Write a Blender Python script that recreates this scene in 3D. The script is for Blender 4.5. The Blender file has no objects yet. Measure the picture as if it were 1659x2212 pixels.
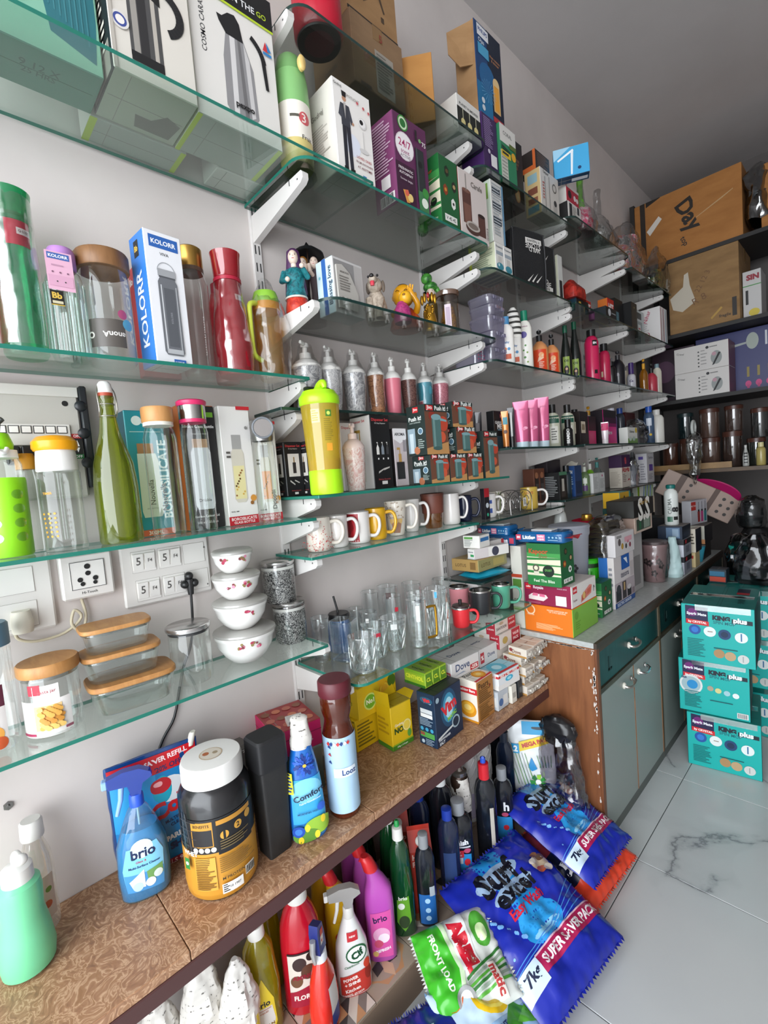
import bpy,bmesh,math,random
from mathutils import Vector,Matrix,noise
random.seed(7)
SC = bpy.context.scene
COL = SC.collection
# ---------------------------------------------------------------- camera
CAM_POS = (1.262,0.0,1.485)
def _cam_rot(yaw,pitch,roll):
    base = Matrix(((1,0,0),(0,0,-1),(0,1,0)))
    return Matrix.Rotation(yaw,3,'Z') @ base @ Matrix.Rotation(pitch,3,'X') @ Matrix.Rotation(roll,3,'Z')
_cd = bpy.data.cameras.new('camera')
_cd.sensor_fit = 'HORIZONTAL'; _cd.sensor_width = 36.0; _cd.lens = 1015.92 / 1659 * 36.0
_cd.clip_start = 0.02
_cam = bpy.data.objects.new('camera',_cd); COL.objects.link(_cam)
_cam.matrix_world = Matrix.Translation(CAM_POS) @ _cam_rot(0.81023006,-0.07037815,-0.0821347).to_4x4()
SC.camera = _cam
# ---------------------------------------------------------------- daylight
ROOM_X,ROOM_Y0,ROOM_Y1,ROOM_Z = 2.9,-1.25,4.55,3.585
W = bpy.data.worlds.new('world'); SC.world = W; W.use_nodes = True
_bg = W.node_tree.nodes['Background']
_bg.inputs[0].default_value = (0.90,0.95,1.0,1); _bg.inputs[1].default_value = 7.8
_pl = bpy.data.lights.new('shopfront_daylight','AREA'); _pl.shape = 'RECTANGLE'; _pl.size = ROOM_X; _pl.size_y = 3.1
_pl.cycles.is_portal = True
_po = bpy.data.objects.new('shopfront_daylight',_pl); COL.objects.link(_po)
_po.location = (ROOM_X / 2,ROOM_Y0,1.56); _po.rotation_euler = (math.radians(90),0,0)
SC.view_settings.view_transform = 'Standard'; SC.view_settings.look = 'None'
SC.view_settings.gamma = 1.0; SC.view_settings.use_curve_mapping = False
SC.view_settings.exposure = 0.0
SC.cycles.max_bounces = 8; SC.cycles.diffuse_bounces = 5; SC.cycles.glossy_bounces = 4
SC.cycles.transparent_max_bounces = 40; SC.cycles.caustics_reflective = False; SC.cycles.caustics_refractive = False
SC.cycles.sample_clamp_indirect = 6.0
# ---------------------------------------------------------------- materials
def lin(c): return c / 12.92 if c <= 0.04045 else ((c + 0.055) / 1.055) ** 2.4
def rgb(h): return tuple(lin(int(h[i:i + 2],16) / 255) for i in (0,2,4)) + (1.0,)
_MC = {}
def _new(key):
    m = bpy.data.materials.new(key); m.use_nodes = True
    return m,m.node_tree,m.node_tree.nodes,m.node_tree.links
def pm(h,r=0.5,m=0.0,coat=0.0,grain=0.0):
    k = f'paint_{h}_{r}_{m}_{coat}_{grain}'
    if k in _MC: return _MC[k]
    mt,nt,N,L = _new(k); b = N['Principled BSDF']
    b.inputs['Base Color'].default_value = rgb(h); b.inputs['Roughness'].default_value = r
    b.inputs['Metallic'].default_value = m; b.inputs['Coat Weight'].default_value = coat
    if grain:
        tc = N.new('ShaderNodeTexCoord'); n = N.new('ShaderNodeTexNoise'); n.inputs['Scale'].default_value = 18; n.inputs['Detail'].default_value = 6
        mx = N.new('ShaderNodeMix'); mx.data_type = 'RGBA'; mx.blend_type = 'MULTIPLY'; mx.inputs[0].default_value = grain
        mx.inputs['A'].default_value = rgb(h)
        L.new(tc.outputs['Object'],n.inputs['Vector']); L.new(n.outputs['Fac'],mx.inputs['B']); L.new(mx.outputs['Result'],b.inputs['Base Color'])
    _MC[k] = mt; return mt
def glass(h='f2f7f5',k0=0.05,k1=0.75,p=3.5,r=0.03,body=0.0):
    """thin clear wall: tinted see-through plus a mirror share that grows towards grazing; body = share of dyed plastic"""
    k = f'glass_{h}_{k0}_{k1}_{p}_{r}_{body}'
    if k in _MC: return _MC[k]
    mt,nt,N,L = _new(k); N.remove(N['Principled BSDF']); out = N['Material Output']
    lw = N.new('ShaderNodeLayerWeight'); lw.inputs['Blend'].default_value = 0.5
    pw = N.new('ShaderNodeMath'); pw.operation = 'POWER'; pw.inputs[1].default_value = p
    ma = N.new('ShaderNodeMath'); ma.operation = 'MULTIPLY_ADD'; ma.inputs[1].default_value = k1; ma.inputs[2].default_value = k0
    tr = N.new('ShaderNodeBsdfTransparent'); tr.inputs[0].default_value = rgb(h)
    gl = N.new('ShaderNodeBsdfGlossy'); gl.inputs['Roughness'].default_value = r; gl.inputs[0].default_value = (1,1,1,1)
    mx = N.new('ShaderNodeMixShader')
    L.new(lw.outputs['Facing'],pw.inputs[0]); L.new(pw.outputs[0],ma.inputs[0]); L.new(ma.outputs[0],mx.inputs[0])
    src = tr.outputs[0]
    if body:
        df = N.new('ShaderNodeBsdfDiffuse'); df.inputs[0].default_value = rgb(h)
        tl = N.new('ShaderNodeBsdfTranslucent'); tl.inputs[0].default_value = rgb(h)
        ad = N.new('ShaderNodeMixShader'); ad.inputs[0].default_value = 0.5
        L.new(df.outputs[0],ad.inputs[1]); L.new(tl.outputs[0],ad.inputs[2])
        m2 = N.new('ShaderNodeMixShader'); m2.inputs[0].default_value = body
        L.new(tr.outputs[0],m2.inputs[1]); L.new(ad.outputs[0],m2.inputs[2]); src = m2.outputs[0]
    L.new(src,mx.inputs[1]); L.new(gl.outputs[0],mx.inputs[2]); L.new(mx.outputs[0],out.inputs[0])
    _MC[k] = mt; return mt
def film(h='f4f4f4',k0=0.10): return glass(h,k0,0.5,1.6,0.12)
def ramp_mat(key,cols,build,r=0.5,bump=0.0,spec=None):
    """base colour from a procedural factor through a colour ramp"""
    if key in _MC: return _MC[key]
    mt,nt,N,L = _new(key); b = N['Principled BSDF']; b.inputs['Roughness'].default_value = r
    cr = N.new('ShaderNodeValToRGB'); e = cr.color_ramp.elements
    e[0].position,e[0].color = cols[0][0],rgb(cols[0][1]); e[1].position,e[1].color = cols[-1][0],rgb(cols[-1][1])
    for p,c in cols[1:-1]:
        q = e.new(p); q.color = rgb(c)
    fac = build(N,L); L.new(fac,cr.inputs[0]); L.new(cr.outputs[0],b.inputs['Base Color'])
    if bump:
        bp = N.new('ShaderNodeBump'); bp.inputs['Strength'].default_value = bump; bp.inputs['Distance'].default_value = 0.002
        L.new(fac,bp.inputs['Height']); L.new(bp.outputs[0],b.inputs['Normal'])
    _MC[key] = mt; return mt
def _coords(N,L,scale=(1,1,1),kind='Object'):
    tc = N.new('ShaderNodeTexCoord'); mp = N.new('ShaderNodeMapping'); mp.inputs['Scale'].default_value = scale
    L.new(tc.outputs[kind],mp.inputs[0]); return mp.outputs[0]
def _noise(N,L,v,scale,detail=5,dist=0.0,rough=0.55):
    n = N.new('ShaderNodeTexNoise'); n.inputs['Scale'].default_value = scale; n.inputs['Detail'].default_value = detail
    n.inputs['Distortion'].default_value = dist; n.inputs['Roughness'].default_value = rough
    L.new(v,n.inputs['Vector']); return n.outputs['Fac']
def wall_mat(key='wall_paint',a='ccc4c0',b='dad2ce'):
    return ramp_mat(key,[(0.35,a),(0.65,b)],lambda N,L: _noise(N,L,_coords(N,L),1.6,6),0.75,0.0)
def wood(a='b98546',b='d6a566',sc=(6,60,6),key=None):
    return ramp_mat(key or f'wood_{a}_{b}_{sc}',[(0.3,a),(0.7,b)],lambda N,L: _noise(N,L,_coords(N,L,sc),2.0,5,0.6),0.45)
def cardboard(a='8d6f4d',b='a5855f'):
    return ramp_mat(f'cardboard_{a}_{b}',[(0.3,a),(0.7,b)],lambda N,L: _noise(N,L,_coords(N,L,(1,1,3)),5.0,8),0.8)
def granite():
    def f(N,L):
        v = _coords(N,L); n = N.new('ShaderNodeTexNoise'); n.inputs['Scale'].default_value = 9; n.inputs['Detail'].default_value = 3
        L.new(v,n.inputs['Vector'])
        mx = N.new('ShaderNodeMix'); mx.data_type = 'RGBA'; mx.inputs[0].default_value = 0.12
        L.new(v,mx.inputs['A']); L.new(n.outputs['Color'],mx.inputs['B'])
        w = N.new('ShaderNodeTexNoise'); w.inputs['Scale'].default_value = 30; w.inputs['Detail'].default_value = 6; w.inputs['Distortion'].default_value = 2.6
        L.new(mx.outputs['Result'],w.inputs['Vector']); return w.outputs['Fac']
    return ramp_mat('granite_brown',[(0.25,'775540'),(0.42,'966e51'),(0.50,'a27a5b'),(0.545,'c4a080'),(0.59,'9d7556'),(0.8,'86603f')],f,0.36)
def marble_floor():
    def f(N,L):
        geo = N.new('ShaderNodeNewGeometry'); v = geo.outputs['Position']
        n = N.new('ShaderNodeTexNoise'); n.inputs['Scale'].default_value = 1.15; n.inputs['Detail'].default_value = 8; n.inputs['Distortion'].default_value = 0.5
        L.new(v,n.inputs['Vector'])
        s = N.new('ShaderNodeMath'); s.operation = 'SUBTRACT'; s.inputs[1].default_value = 0.5; L.new(n.outputs['Fac'],s.inputs[0])
        a = N.new('ShaderNodeMath'); a.operation = 'ABSOLUTE'; L.new(s.outputs[0],a.inputs[0])
        q = N.new('ShaderNodeTexNoise'); q.inputs['Scale'].default_value = 2.1; L.new(v,q.inputs['Vector'])
        g = N.new('ShaderNodeMath'); g.operation = 'GREATER_THAN'; g.inputs[1].default_value = 0.0; L.new(q.outputs['Fac'],g.inputs[0])
        mr = N.new('ShaderNodeMapRange'); mr.inputs[1].default_value = 0.40; mr.inputs[2].default_value = 0.55; mr.inputs[3].default_value = 0.25; mr.inputs[4].default_value = 0.0
        L.new(q.outputs['Fac'],mr.inputs[0])
        ad = N.new('ShaderNodeMath'); ad.operation = 'ADD'; L.new(a.outputs[0],ad.inputs[0]); L.new(mr.outputs[0],ad.inputs[1])
        return ad.outputs[0]
    return ramp_mat('marble_white',[(0.0,'7d8082'),(0.004,'a8abac'),(0.014,'babdbd'),(0.06,'c2c5c5'),(0.5,'c8cbca')],f,0.22)
def text_wrap(key='printed_foil'):
    def f(N,L):
        v = _coords(N,L); w = N.new('ShaderNodeTexWave'); w.bands_direction = 'Z'; w.inputs['Scale'].default_value = 22; w.inputs['Distortion'].default_value = 1.5; w.inputs['Detail Scale'].default_value = 2.0
        L.new(v,w.inputs['Vector']); n = _noise(N,L,v,130,1); m = N.new('ShaderNodeMath'); m.operation = 'MULTIPLY'; L.new(w.outputs['Fac'],m.inputs[0]); L.new(n,m.inputs[1]); return m.outputs[0]
    return ramp_mat(key,[(0.0,'dedad3'),(0.56,'d9d5ce'),(0.63,'66625c')],f,0.35)
def speckle(key,cols,scale,r=0.4,dist=1.5,detail=3):
    return ramp_mat(key,cols,lambda N,L: _noise(N,L,_coords(N,L),scale,detail,dist),r)
WHITE = 'e9e7e4'; BLACK = '121213'
# ---------------------------------------------------------------- text glyphs (built-in font)
_TX = {}
def glyphs(s,bold=0.0):
    k = (s,bold)
    if k in _TX: return _TX[k]
    cu = bpy.data.curves.new('t','FONT'); cu.body = s; cu.resolution_u = 2; cu.offset = bold; cu.fill_mode = 'FRONT'
    ob = bpy.data.objects.new('t',cu)
    me = ob.to_mesh()
    v = [(p.co.x,p.co.y) for p in me.vertices]; f = [tuple(p.vertices) for p in me.polygons]
    ob.to_mesh_clear(); bpy.data.objects.remove(ob); bpy.data.curves.remove(cu)
    if not v: v = [(0,0),(1,0),(1,1)]; f = [(0,1,2)]
    x0 = min(p[0] for p in v); x1 = max(p[0] for p in v); y0 = min(p[1] for p in v); y1 = max(p[1] for p in v)
    w = max(x1 - x0,1e-4)
    v = [((p[0] - (x0 + x1) / 2) / w,(p[1] - (y0 + y1) / 2) / w) for p in v]
    _TX[k] = (v,f); return _TX[k]
# ---------------------------------------------------------------- mesh builder
def sec_at(S,z):
    if z <= S[0][0]: return S[0]
    for a,b in zip(S,S[1:]):
        if z <= b[0]:
            t = (z - a[0]) / max(b[0] - a[0],1e-9); return tuple(p + (q - p) * t for p,q in zip(a,b))
    return S[-1]
def full(S):
    o = []
    for s in S:
        s = tuple(s); z,rx = s[0],s[1]
        o.append((z,rx,s[2] if len(s) > 2 and s[2] is not None else rx,s[3] if len(s) > 3 else 2.0,s[4] if len(s) > 4 else 0.0,s[5] if len(s) > 5 else 0.0))
    return o
def sup(t,n):
    c,s = math.cos(t),math.sin(t); e = 2.0 / n
    return math.copysign(abs(c) ** e,c),math.copysign(abs(s) ** e,s)
def lattice_cut(V,F,cut):
    """slice flat print along a grid so that it can follow a bent surface"""
    du,dv,u0,v0,u1,v1 = cut
    bm = bmesh.new(); vs = [bm.verts.new((p[0],p[1],0)) for p in V]
    for f in F:
        try: bm.faces.new([vs[i] for i in f])
        except ValueError: pass
    for ax,d,a0,a1 in ((0,du,u0,u1),(1,dv,v0,v1)):
        lo = min(p[ax] for p in V); hi = max(p[ax] for p in V); n = int(math.floor((lo - a0) / d)) + 1
        while a0 + n * d < hi - 1e-6:
            co = [0,0,0]; no = [0,0,0]; co[ax] = a0 + n * d; no[ax] = 1
            bmesh.ops.bisect_plane(bm,geom=bm.verts[:] + bm.edges[:] + bm.faces[:],dist=1e-6,plane_co=co,plane_no=no); n += 1
    out = [f for f in bm.faces if all(u0 - 1e-4 <= v.co.x <= u1 + 1e-4 and v0 - 1e-4 <= v.co.y <= v1 + 1e-4 for v in f.verts)] if u1 > u0 else list(bm.faces)
    bm.verts.index_update(); VV = [(v.co.x,v.co.y) for v in bm.verts]; FF = [tuple(v.index for v in f.verts) for f in out]; bm.free(); return VV,FF
class MB:
    def __init__(self): self.v = []; self.f = []; self.m = []; self.mats = []
    def mi(self,mat):
        if mat not in self.mats: self.mats.append(mat)
        return self.mats.index(mat)
    def add(self,vs,fs,mat):
        o = len(self.v); i = self.mi(mat)
        self.v += [tuple(p) for p in vs]; self.f += [tuple(q + o for q in f) for f in fs]; self.m += [i] * len(fs); return self
    def box(self,a,b,mat,bev=0.0,faces=None):
        (x0,y0,z0),(x1,y1,z1) = a,b
        if bev <= 0:
            v = [(x0,y0,z0),(x1,y0,z0),(x1,y1,z0),(x0,y1,z0),(x0,y0,z1),(x1,y0,z1),(x1,y1,z1),(x0,y1,z1)]
            F = {'B': (0,3,2,1),'T': (4,5,6,7),'L': (0,1,5,4),'F': (1,2,6,5),'R': (2,3,7,6),'K': (3,0,4,7)}
            for k,q in F.items(): self.add([v[i] for i in q],[(0,1,2,3)],(faces or {}).get(k,mat))
            return self
        e = min(bev,(x1 - x0) / 2.01,(y1 - y0) / 2.01,(z1 - z0) / 2.01)
        V = []; idx = {}
        def p(ix,iy,iz,ax):
            k = (ix,iy,iz,ax)
            if k not in idx:
                q = [x1 if ix else x0,y1 if iy else y0,z1 if iz else z0]
                for a2 in range(3):
                    if a2 != ax: q[a2] += -e if (ix,iy,iz)[a2] else e
                idx[k] = len(V); V.append(tuple(q))
            return idx[k]
        FF = []
        names = {(0,0): 'K',(0,1): 'F',(1,0): 'L',(1,1): 'R',(2,0): 'B',(2,1): 'T'}
        for ax in range(3):
            for sd in (0,1):
                o = [(0,0),(1,0),(1,1),(0,1)]; q = []
                for (a2,b2) in o:
                    c = [0,0,0]; c[ax] = sd; c[(ax + 1) % 3] = a2; c[(ax + 2) % 3] = b2; q.append(p(*c,ax))
                if not sd: q = q[::-1]
                FF.append((q,(faces or {}).get(names[(ax,sd)],mat)))
        for ax in range(3):
            b1,b2 = (ax + 1) % 3,(ax + 2) % 3
            for s1 in (0,1):
                for s2 in (0,1):
                    c0 = [0,0,0]; c1 = [0,0,0]; c0[ax] = 0; c1[ax] = 1
                    for c in (c0,c1): c[b1] = s1; c[b2] = s2
                    q = [p(*c0,b1),p(*c1,b1),p(*c1,b2),p(*c0,b2)]
                    if (s1 + s2) % 2: q = q[::-1]
                    FF.append((q[::-1],(faces or {}).get(names[(b1,s1)],mat)))
        for ix in (0,1):
            for iy in (0,1):
                for iz in (0,1):
                    q = [p(ix,iy,iz,0),p(ix,iy,iz,1),p(ix,iy,iz,2)]
                    if (ix + iy + iz) % 2 == 0: q = q[::-1]
                    FF.append((q,(faces or {}).get(names[(0,ix)],mat)))
        o = len(self.v); self.v += V
        for q,mt in FF: self.f.append(tuple(i + o for i in q)); self.m.append(self.mi(mt))
        return self
    def loft(self,S,mat,seg=24,cap0=True,cap1=True,jit=0.0,off=(0,0,0),seed=0.0,nf=1.0):
        S = full(S); V = []; F = []
        if jit and len(S) > 1:
            z0,z1 = S[0][0],S[-1][0]; n = max(len(S),min(44,int(abs(z1 - z0) / max(.006,jit * .55))))
            zs = sorted(set([s[0] for s in S] + [z0 + (z1 - z0) * i / n for i in range(1,n)])); S = [sec_at(S,z) for z in zs]
        for j,s in enumerate(S):
            for i in range(seg):
                c,n = sup(2 * math.pi * i / seg,s[3])
                x,y,z = s[1] * c + s[4],s[2] * n + s[5],s[0]
                if jit:
                    k = .8 * jit * noise.noise(Vector((x * 45 * nf + seed,y * 45 * nf,z * 16 * nf))) + jit * .4 * noise.noise(Vector((x * 110 * nf,y * 110 * nf + seed,z * 45 * nf)))
                    x += c * k; y += n * k; z += k * .3
                V.append((x + off[0],y + off[1],z + off[2]))
        for j in range(len(S) - 1):
            for i in range(seg):
                a,b = j * seg + i,j * seg + (i + 1) % seg; F.append((a,b,b + seg,a + seg))
        if cap0: F.append(tuple(range(seg))[::-1])
        if cap1: F.append(tuple((len(S) - 1) * seg + i for i in range(seg)))
        return self.add(V,F,mat)
    def tube(self,P,r,mat,seg=8,closed=False):
        P = [Vector(p) for p in P]; n = len(P); V = []; F = []; up = None
        rr = list(r) if isinstance(r,(list,tuple)) else [r] * n
        if not closed and 4 <= n <= 10:
            Q = []; q = []
            for i in range(n - 1):
                a,b,c,d = P[max(i - 1,0)],P[i],P[i + 1],P[min(i + 2,n - 1)]
                for k in range(4):
                    t = k / 4; Q.append(.5 * (2 * b + (c - a) * t + (2 * a - 5 * b + 4 * c - d) * t * t + (3 * b - a - 3 * c + d) * t ** 3)); q.append(rr[i] + (rr[i + 1] - rr[i]) * t)
            P = Q + [P[-1]]; rr = q + [rr[-1]]; n = len(P)
        for i,p in enumerate(P):
            t = (P[(i + 1) % n] - P[i - 1]) if closed else (P[min(i + 1,n - 1)] - P[max(i - 1,0)])
            t.normalize()
            if up is None: up = t.orthogonal().normalized()
            up = (up - t * up.dot(t)).normalized(); w = t.cross(up)
            for k in range(seg):
                a = 2 * math.pi * k / seg; V.append(p + (up * math.cos(a) + w * math.sin(a)) * rr[i])
        for i in range(n if closed else n - 1):
            for k in range(seg):
                a,b = i * seg + k,i * seg + (k + 1) % seg; c = ((i + 1) % n) * seg
                F.append((a,b,c + (k + 1) % seg,c + k))
        if not closed: F += [tuple(range(seg))[::-1],tuple((n - 1) * seg + k for k in range(seg))]
        return self.add(V,F,mat)
    def ball(self,c,r,mat,u=14,w=9):
        rx,ry,rz = r if isinstance(r,(list,tuple)) else (r,r,r)
        V = []; F = []
        for j in range(w + 1):
            t = math.pi * j / w
            for i in range(u):
                a = 2 * math.pi * i / u; V.append((c[0] + rx * math.sin(t) * math.cos(a),c[1] + ry * math.sin(t) * math.sin(a),c[2] - rz * math.cos(t)))
        for j in range(w):
            for i in range(u): F.append((j * u + i,j * u + (i + 1) % u,(j + 1) * u + (i + 1) % u,(j + 1) * u + i))
        return self.add(V,F,mat)
    def grid(self,fn,nu,nv,mat):
        V = [fn(i / nu,j / nv) for j in range(nv + 1) for i in range(nu + 1)]
        F = [(j * (nu + 1) + i,j * (nu + 1) + i + 1,(j + 1) * (nu + 1) + i + 1,(j + 1) * (nu + 1) + i) for j in range(nv) for i in range(nu)]
        return self.add(V,F,mat)
    def decal(self,mp,shapes,asp=1.0,sub=0,r=0.5,cut=None):
        """flat print: mp(u, v, off) -> point; asp = height/width of the unit square"""
        real = mp
        if cut: mp = lambda u,v,o: (u,v,o)
        for k,s in enumerate(shapes):
            o = 0.0004 + 0.00013 * k; t = s[0]
            if t == 'r':
                u0,v0,u1,v1,c = s[1:6]; n = max(1,sub); V = []; F = []
                for j in range(n + 1):
                    for i in range(n + 1): V.append(mp(u0 + (u1 - u0) * i / n,v0 + (v1 - v0) * j / n,o))
                for j in range(n):
                    for i in range(n): a = j * (n + 1) + i; F.append((a,a + 1,a + n + 2,a + n + 1))
            elif t == 'e':
                u,v,ru,c = s[1:5]; rv = s[5] if len(s) > 5 else ru / asp; n = 20; R = 3 if sub else 1
                V = [mp(u,v,o)]; F = []
                for q in range(1,R + 1):
                    for i in range(n):
                        a = 2 * math.pi * i / n; V.append(mp(u + ru * q / R * math.cos(a),v + rv * q / R * math.sin(a),o))
                for i in range(n): F.append((0,1 + i,1 + (i + 1) % n))
                for q in range(1,R):
                    for i in range(n): a,b = 1 + (q - 1) * n + i,1 + (q - 1) * n + (i + 1) % n; F.append((a,a + n,b + n,b))
            elif t == 't':
                tx,u,v,w,c = s[1:6]; rot = math.radians(s[6]) if len(s) > 6 else 0.0; bold = s[7] if len(s) > 7 else 0.012
                g,F = glyphs(tx,bold); ca,sa = math.cos(rot),math.sin(rot)
                V = [mp(u + w * (p[0] * ca - p[1] * sa),v + w * (p[0] * sa + p[1] * ca) / asp,o) for p in g]
            else:
                pts,c = s[1:3]; V = [mp(p[0],p[1],o) for p in pts]; F = [tuple(range(len(pts)))]
            if cut: V,F = lattice_cut(V,F,cut); V = [real(p[0],p[1],o) for p in V]
            self.add(V,F,pm(c,r) if isinstance(c,str) else c)
        return self
    def mesh(self,name,smooth=40):
        me = bpy.data.meshes.new(name); me.from_pydata([tuple(p) for p in self.v],[],self.f)
        for m in self.mats: me.materials.append(m)
        me.polygons.foreach_set('material_index',self.m)
        if smooth:
            me.polygons.foreach_set('use_smooth',[True] * len(self.f)); me.set_sharp_from_angle(angle=math.radians(smooth))
        me.validate(); me.update(); return me
    def build(self,name,parent=None,smooth=40,loc=None,rot=None,kind=None,label=None):
        ob = bpy.data.objects.new(name,self.mesh(name,smooth)); COL.objects.link(ob)
        if parent is not None: ob.parent = parent
        if loc: ob.location = loc
        if rot: ob.rotation_euler = rot
        if kind: ob['kind'] = kind
        if label: ob['label'] = label
        return ob
_LAB = set()
def tag(o,label,cat,group=None):
    o['label'] = label; o['category'] = cat
    if group: o['group'] = group
    assert group or label not in _LAB,label
    _LAB.add(label); return o
def thing(name,label,cat,loc,rz=0.0,group=None,tilt=None):
    o = bpy.data.objects.new(name,None); COL.objects.link(o); o.empty_display_size = 0.02
    o.location = loc; o.rotation_euler = (math.radians(tilt[0]),math.radians(tilt[1]),math.radians(rz)) if tilt else (0,0,math.radians(rz))
    return tag(o,label,cat,group)
def structure(o): o['kind'] = 'structure'; return o
# face frames of a box whose base centre is the origin: F faces the aisle (+x), L faces the shopfront (-y)
def face_map(d,w,h,k):
    if k == 'F': return (lambda u,v,o: (d / 2 + o,-w / 2 + u * w,v * h)),h / w
    if k == 'L': return (lambda u,v,o: (-d / 2 + u * d,-w / 2 - o,v * h)),h / d
    if k == 'R': return (lambda u,v,o: (d / 2 - u * d,w / 2 + o,v * h)),h / d
    if k == 'T': return (lambda u,v,o: (d / 2 - v * d,-w / 2 + u * w,h + o)),d / w
    if k == 'B': return (lambda u,v,o: (-d / 2 + v * d,-w / 2 + u * w,-o)),d / w
def carton(name,label,cat,P,cols,prints=None,rz=0.0,group=None,flaps=True,r=0.42,tilt=None,seam='8f8a84'):
    """printed carton. P = front x, near y, base z, depth, width, height. cols: hex or {face: hex}"""
    xf,y0,z,d,w,h = P
    t = thing(name,label,cat,(xf - d / 2,y0 + w / 2,z + 0.0006),rz,group,tilt)
    base = cols if not isinstance(cols,dict) else cols.get('*',WHITE)
    mat = lambda c: c if not isinstance(c,str) else pm(c,r)
    fm = {k: mat(c) for k,c in cols.items() if k != '*'} if isinstance(cols,dict) else {}
    b = MB(); b.box((-d / 2,-w / 2,0),(d / 2,w / 2,h),mat(base),min(0.0018,d * .04,h * .04),fm); b.build('carton',t,30)
    if flaps:
        s = MB(); m = pm(seam,.7)
        for zz,sg in ((h,1),(0,-1)):
            e = 0.0003 * sg; g = 0.0006
            s.box((-g,-w * .46,min(zz,zz + e)),(g,w * .46,max(zz,zz + e)),m)
            s.box((-d * .46,-w * .30 - g,min(zz,zz + e)),(d * .46,-w * .30 + g,max(zz,zz + e)),m)
        s.build('flap_seam',t,0)
    if prints:
        for k,sh in prints.items():
            if not sh: continue
            mp,asp = face_map(d,w,h,k); p = MB(); p.decal(mp,sh,asp); p.build('printing',t,0)
    return t
def nsec(S,R,H): return [(s[0] * H,s[1] * R,(s[2] if len(s) > 2 and s[2] is not None else s[1]) * R) + tuple(s[3:4]) + tuple(q * R for q in s[4:6]) for s in S]
def skin(S,face,off=0.0):
    """map (arc metres, z) onto the side of a loft, facing 'face' degrees"""
    S = full(S); f0 = math.radians(face); memo = {}
    def mp(s,z,o):
        q = sec_at(S,z)
        def pt(t,e=0.0):
            c,n = sup(t,q[3]); return Vector(((q[1] + e) * c + q[4],(q[2] + e) * n + q[5],z))
        k = round(z,3)
        if k not in memo:
            T = [f0 + 2.6 * (i / 40 - 1) for i in range(81)]; A = [0.0]
            for a,b in zip(T,T[1:]): A.append(A[-1] + (pt(b) - pt(a)).length)
            memo[k] = (T,[a - A[40] for a in A])
        T,A = memo[k]
        if s <= A[0]: return pt(T[0],o + off)
        for i in range(80):
            if s <= A[i + 1]: return pt(T[i] + (T[i + 1] - T[i]) * (s - A[i]) / max(A[i + 1] - A[i],1e-9),o + off)
        return pt(T[-1],o + off)
    return mp
def vessel(name,label,cat,loc,parts,prints=None,rz=0.0,group=None,seg=28,tilt=None,extra=None):
    """stack of turned/lofted parts: parts = [(part name, sections in metres, material[, opts])]"""
    t = thing(name,label,cat,(loc[0],loc[1],loc[2] + 0.0006),rz,group,tilt)
    for q in parts:
        o = q[3] if len(q) > 3 else {}
        b = MB(); b.loft(q[1],q[2],o.get('seg',seg),o.get('cap0',True),o.get('cap1',True),o.get('jit',0.0),seed=loc[1] * 37)
        ob = b.build(q[0],t,o.get('smooth',40))
    for pr in (prints or []):
        S,face,sh = pr[:3]; b = MB(); b.decal(skin(S,face),sh,1.0,0,0.4,CUT); b.build(pr[3] if len(pr) > 3 else 'printed_label',t,60)
    if extra: extra(t)
    return t
CUT = (.008,.012,0,0,-1,-1)
def toward_cam(x,y): return math.degrees(math.atan2(CAM_POS[1] - y,CAM_POS[0] - x))
def bag_mesh(b,w,h,t,mat,wr=0.006,n=26,seed=0.0,zig=0.0,lift=0.0,back=True):
    """filled pillow bag lying flat: width along x, height along y, belly up"""
    def prof(u,v):
        a = max(0.0,1 - abs(2 * u - 1) ** 3.2); c = max(0.0,1 - abs(2 * v - 1) ** 4.0); return (a * c) ** 0.55
    def top(u,v,o=0.0):
        k = prof(u,v); x = (u - .5) * w * (1 - .05 * k); y = (v - .5) * h * (1 - .04 * k)
        q = noise.noise(Vector((x * 14 + seed,y * 14,seed))) * wr * 1.6 + noise.noise(Vector((x * 38,y * 38 + seed,0))) * wr * .8
        edge = max(0.0,abs(2 * v - 1) - .9) * 10
        return Vector((x,y,t * .5 + t * .5 * k + q * (0.35 + k) + edge * zig * math.sin(u * 60) + o))
    def bot(u,v):
        k = prof(u,v); p = top(u,v); return Vector((p.x,p.y,max(0.0,t * .5 * (1 - k))))
    b.grid(lambda u,v: top(u,v),n,n,mat)
    if back: b.grid(lambda u,v: bot(1 - u,v),n,n,mat)
    return top
# ================================================================ the room
WALLM = wall_mat()
structure(MB().box((-0.12,ROOM_Y0 - .3,-0.05),(0.0,ROOM_Y1,ROOM_Z),WALLM).build('wall_left',None,0))
structure(MB().box((ROOM_X,ROOM_Y0 - .3,-0.05),(ROOM_X + .12,ROOM_Y1,ROOM_Z),wall_mat('wall_paint_r','b4aeac','c2bcba')).build('wall_right',None,0))
structure(MB().box((-0.12,ROOM_Y1,-0.05),(ROOM_X + .12,ROOM_Y1 + .12,ROOM_Z),wall_mat('wall_paint_shaded','5b5654','66615f')).build('wall_back',None,0))  # wall paint colour darkened to stand in for the unlit far end
structure(MB().box((-0.12,ROOM_Y0 - .3,ROOM_Z),(ROOM_X + .12,ROOM_Y1 + .12,ROOM_Z + .1),wall_mat('ceiling_paint','b7b2b0','c0bbb9')).build('ceiling',None,0))
structure(MB().box((-0.12,ROOM_Y0 - .3,3.12),(ROOM_X + .12,ROOM_Y0,ROOM_Z),WALLM).build('trim_1',None,0))['label'] = 'lintel above the open shopfront'
FLOOR = structure(MB().box((-0.12,ROOM_Y0 - 3,-0.06),(ROOM_X + .12,ROOM_Y1,-0.004),pm('55585a',.8)).build('floor',None,0))
_tile = {}
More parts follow.
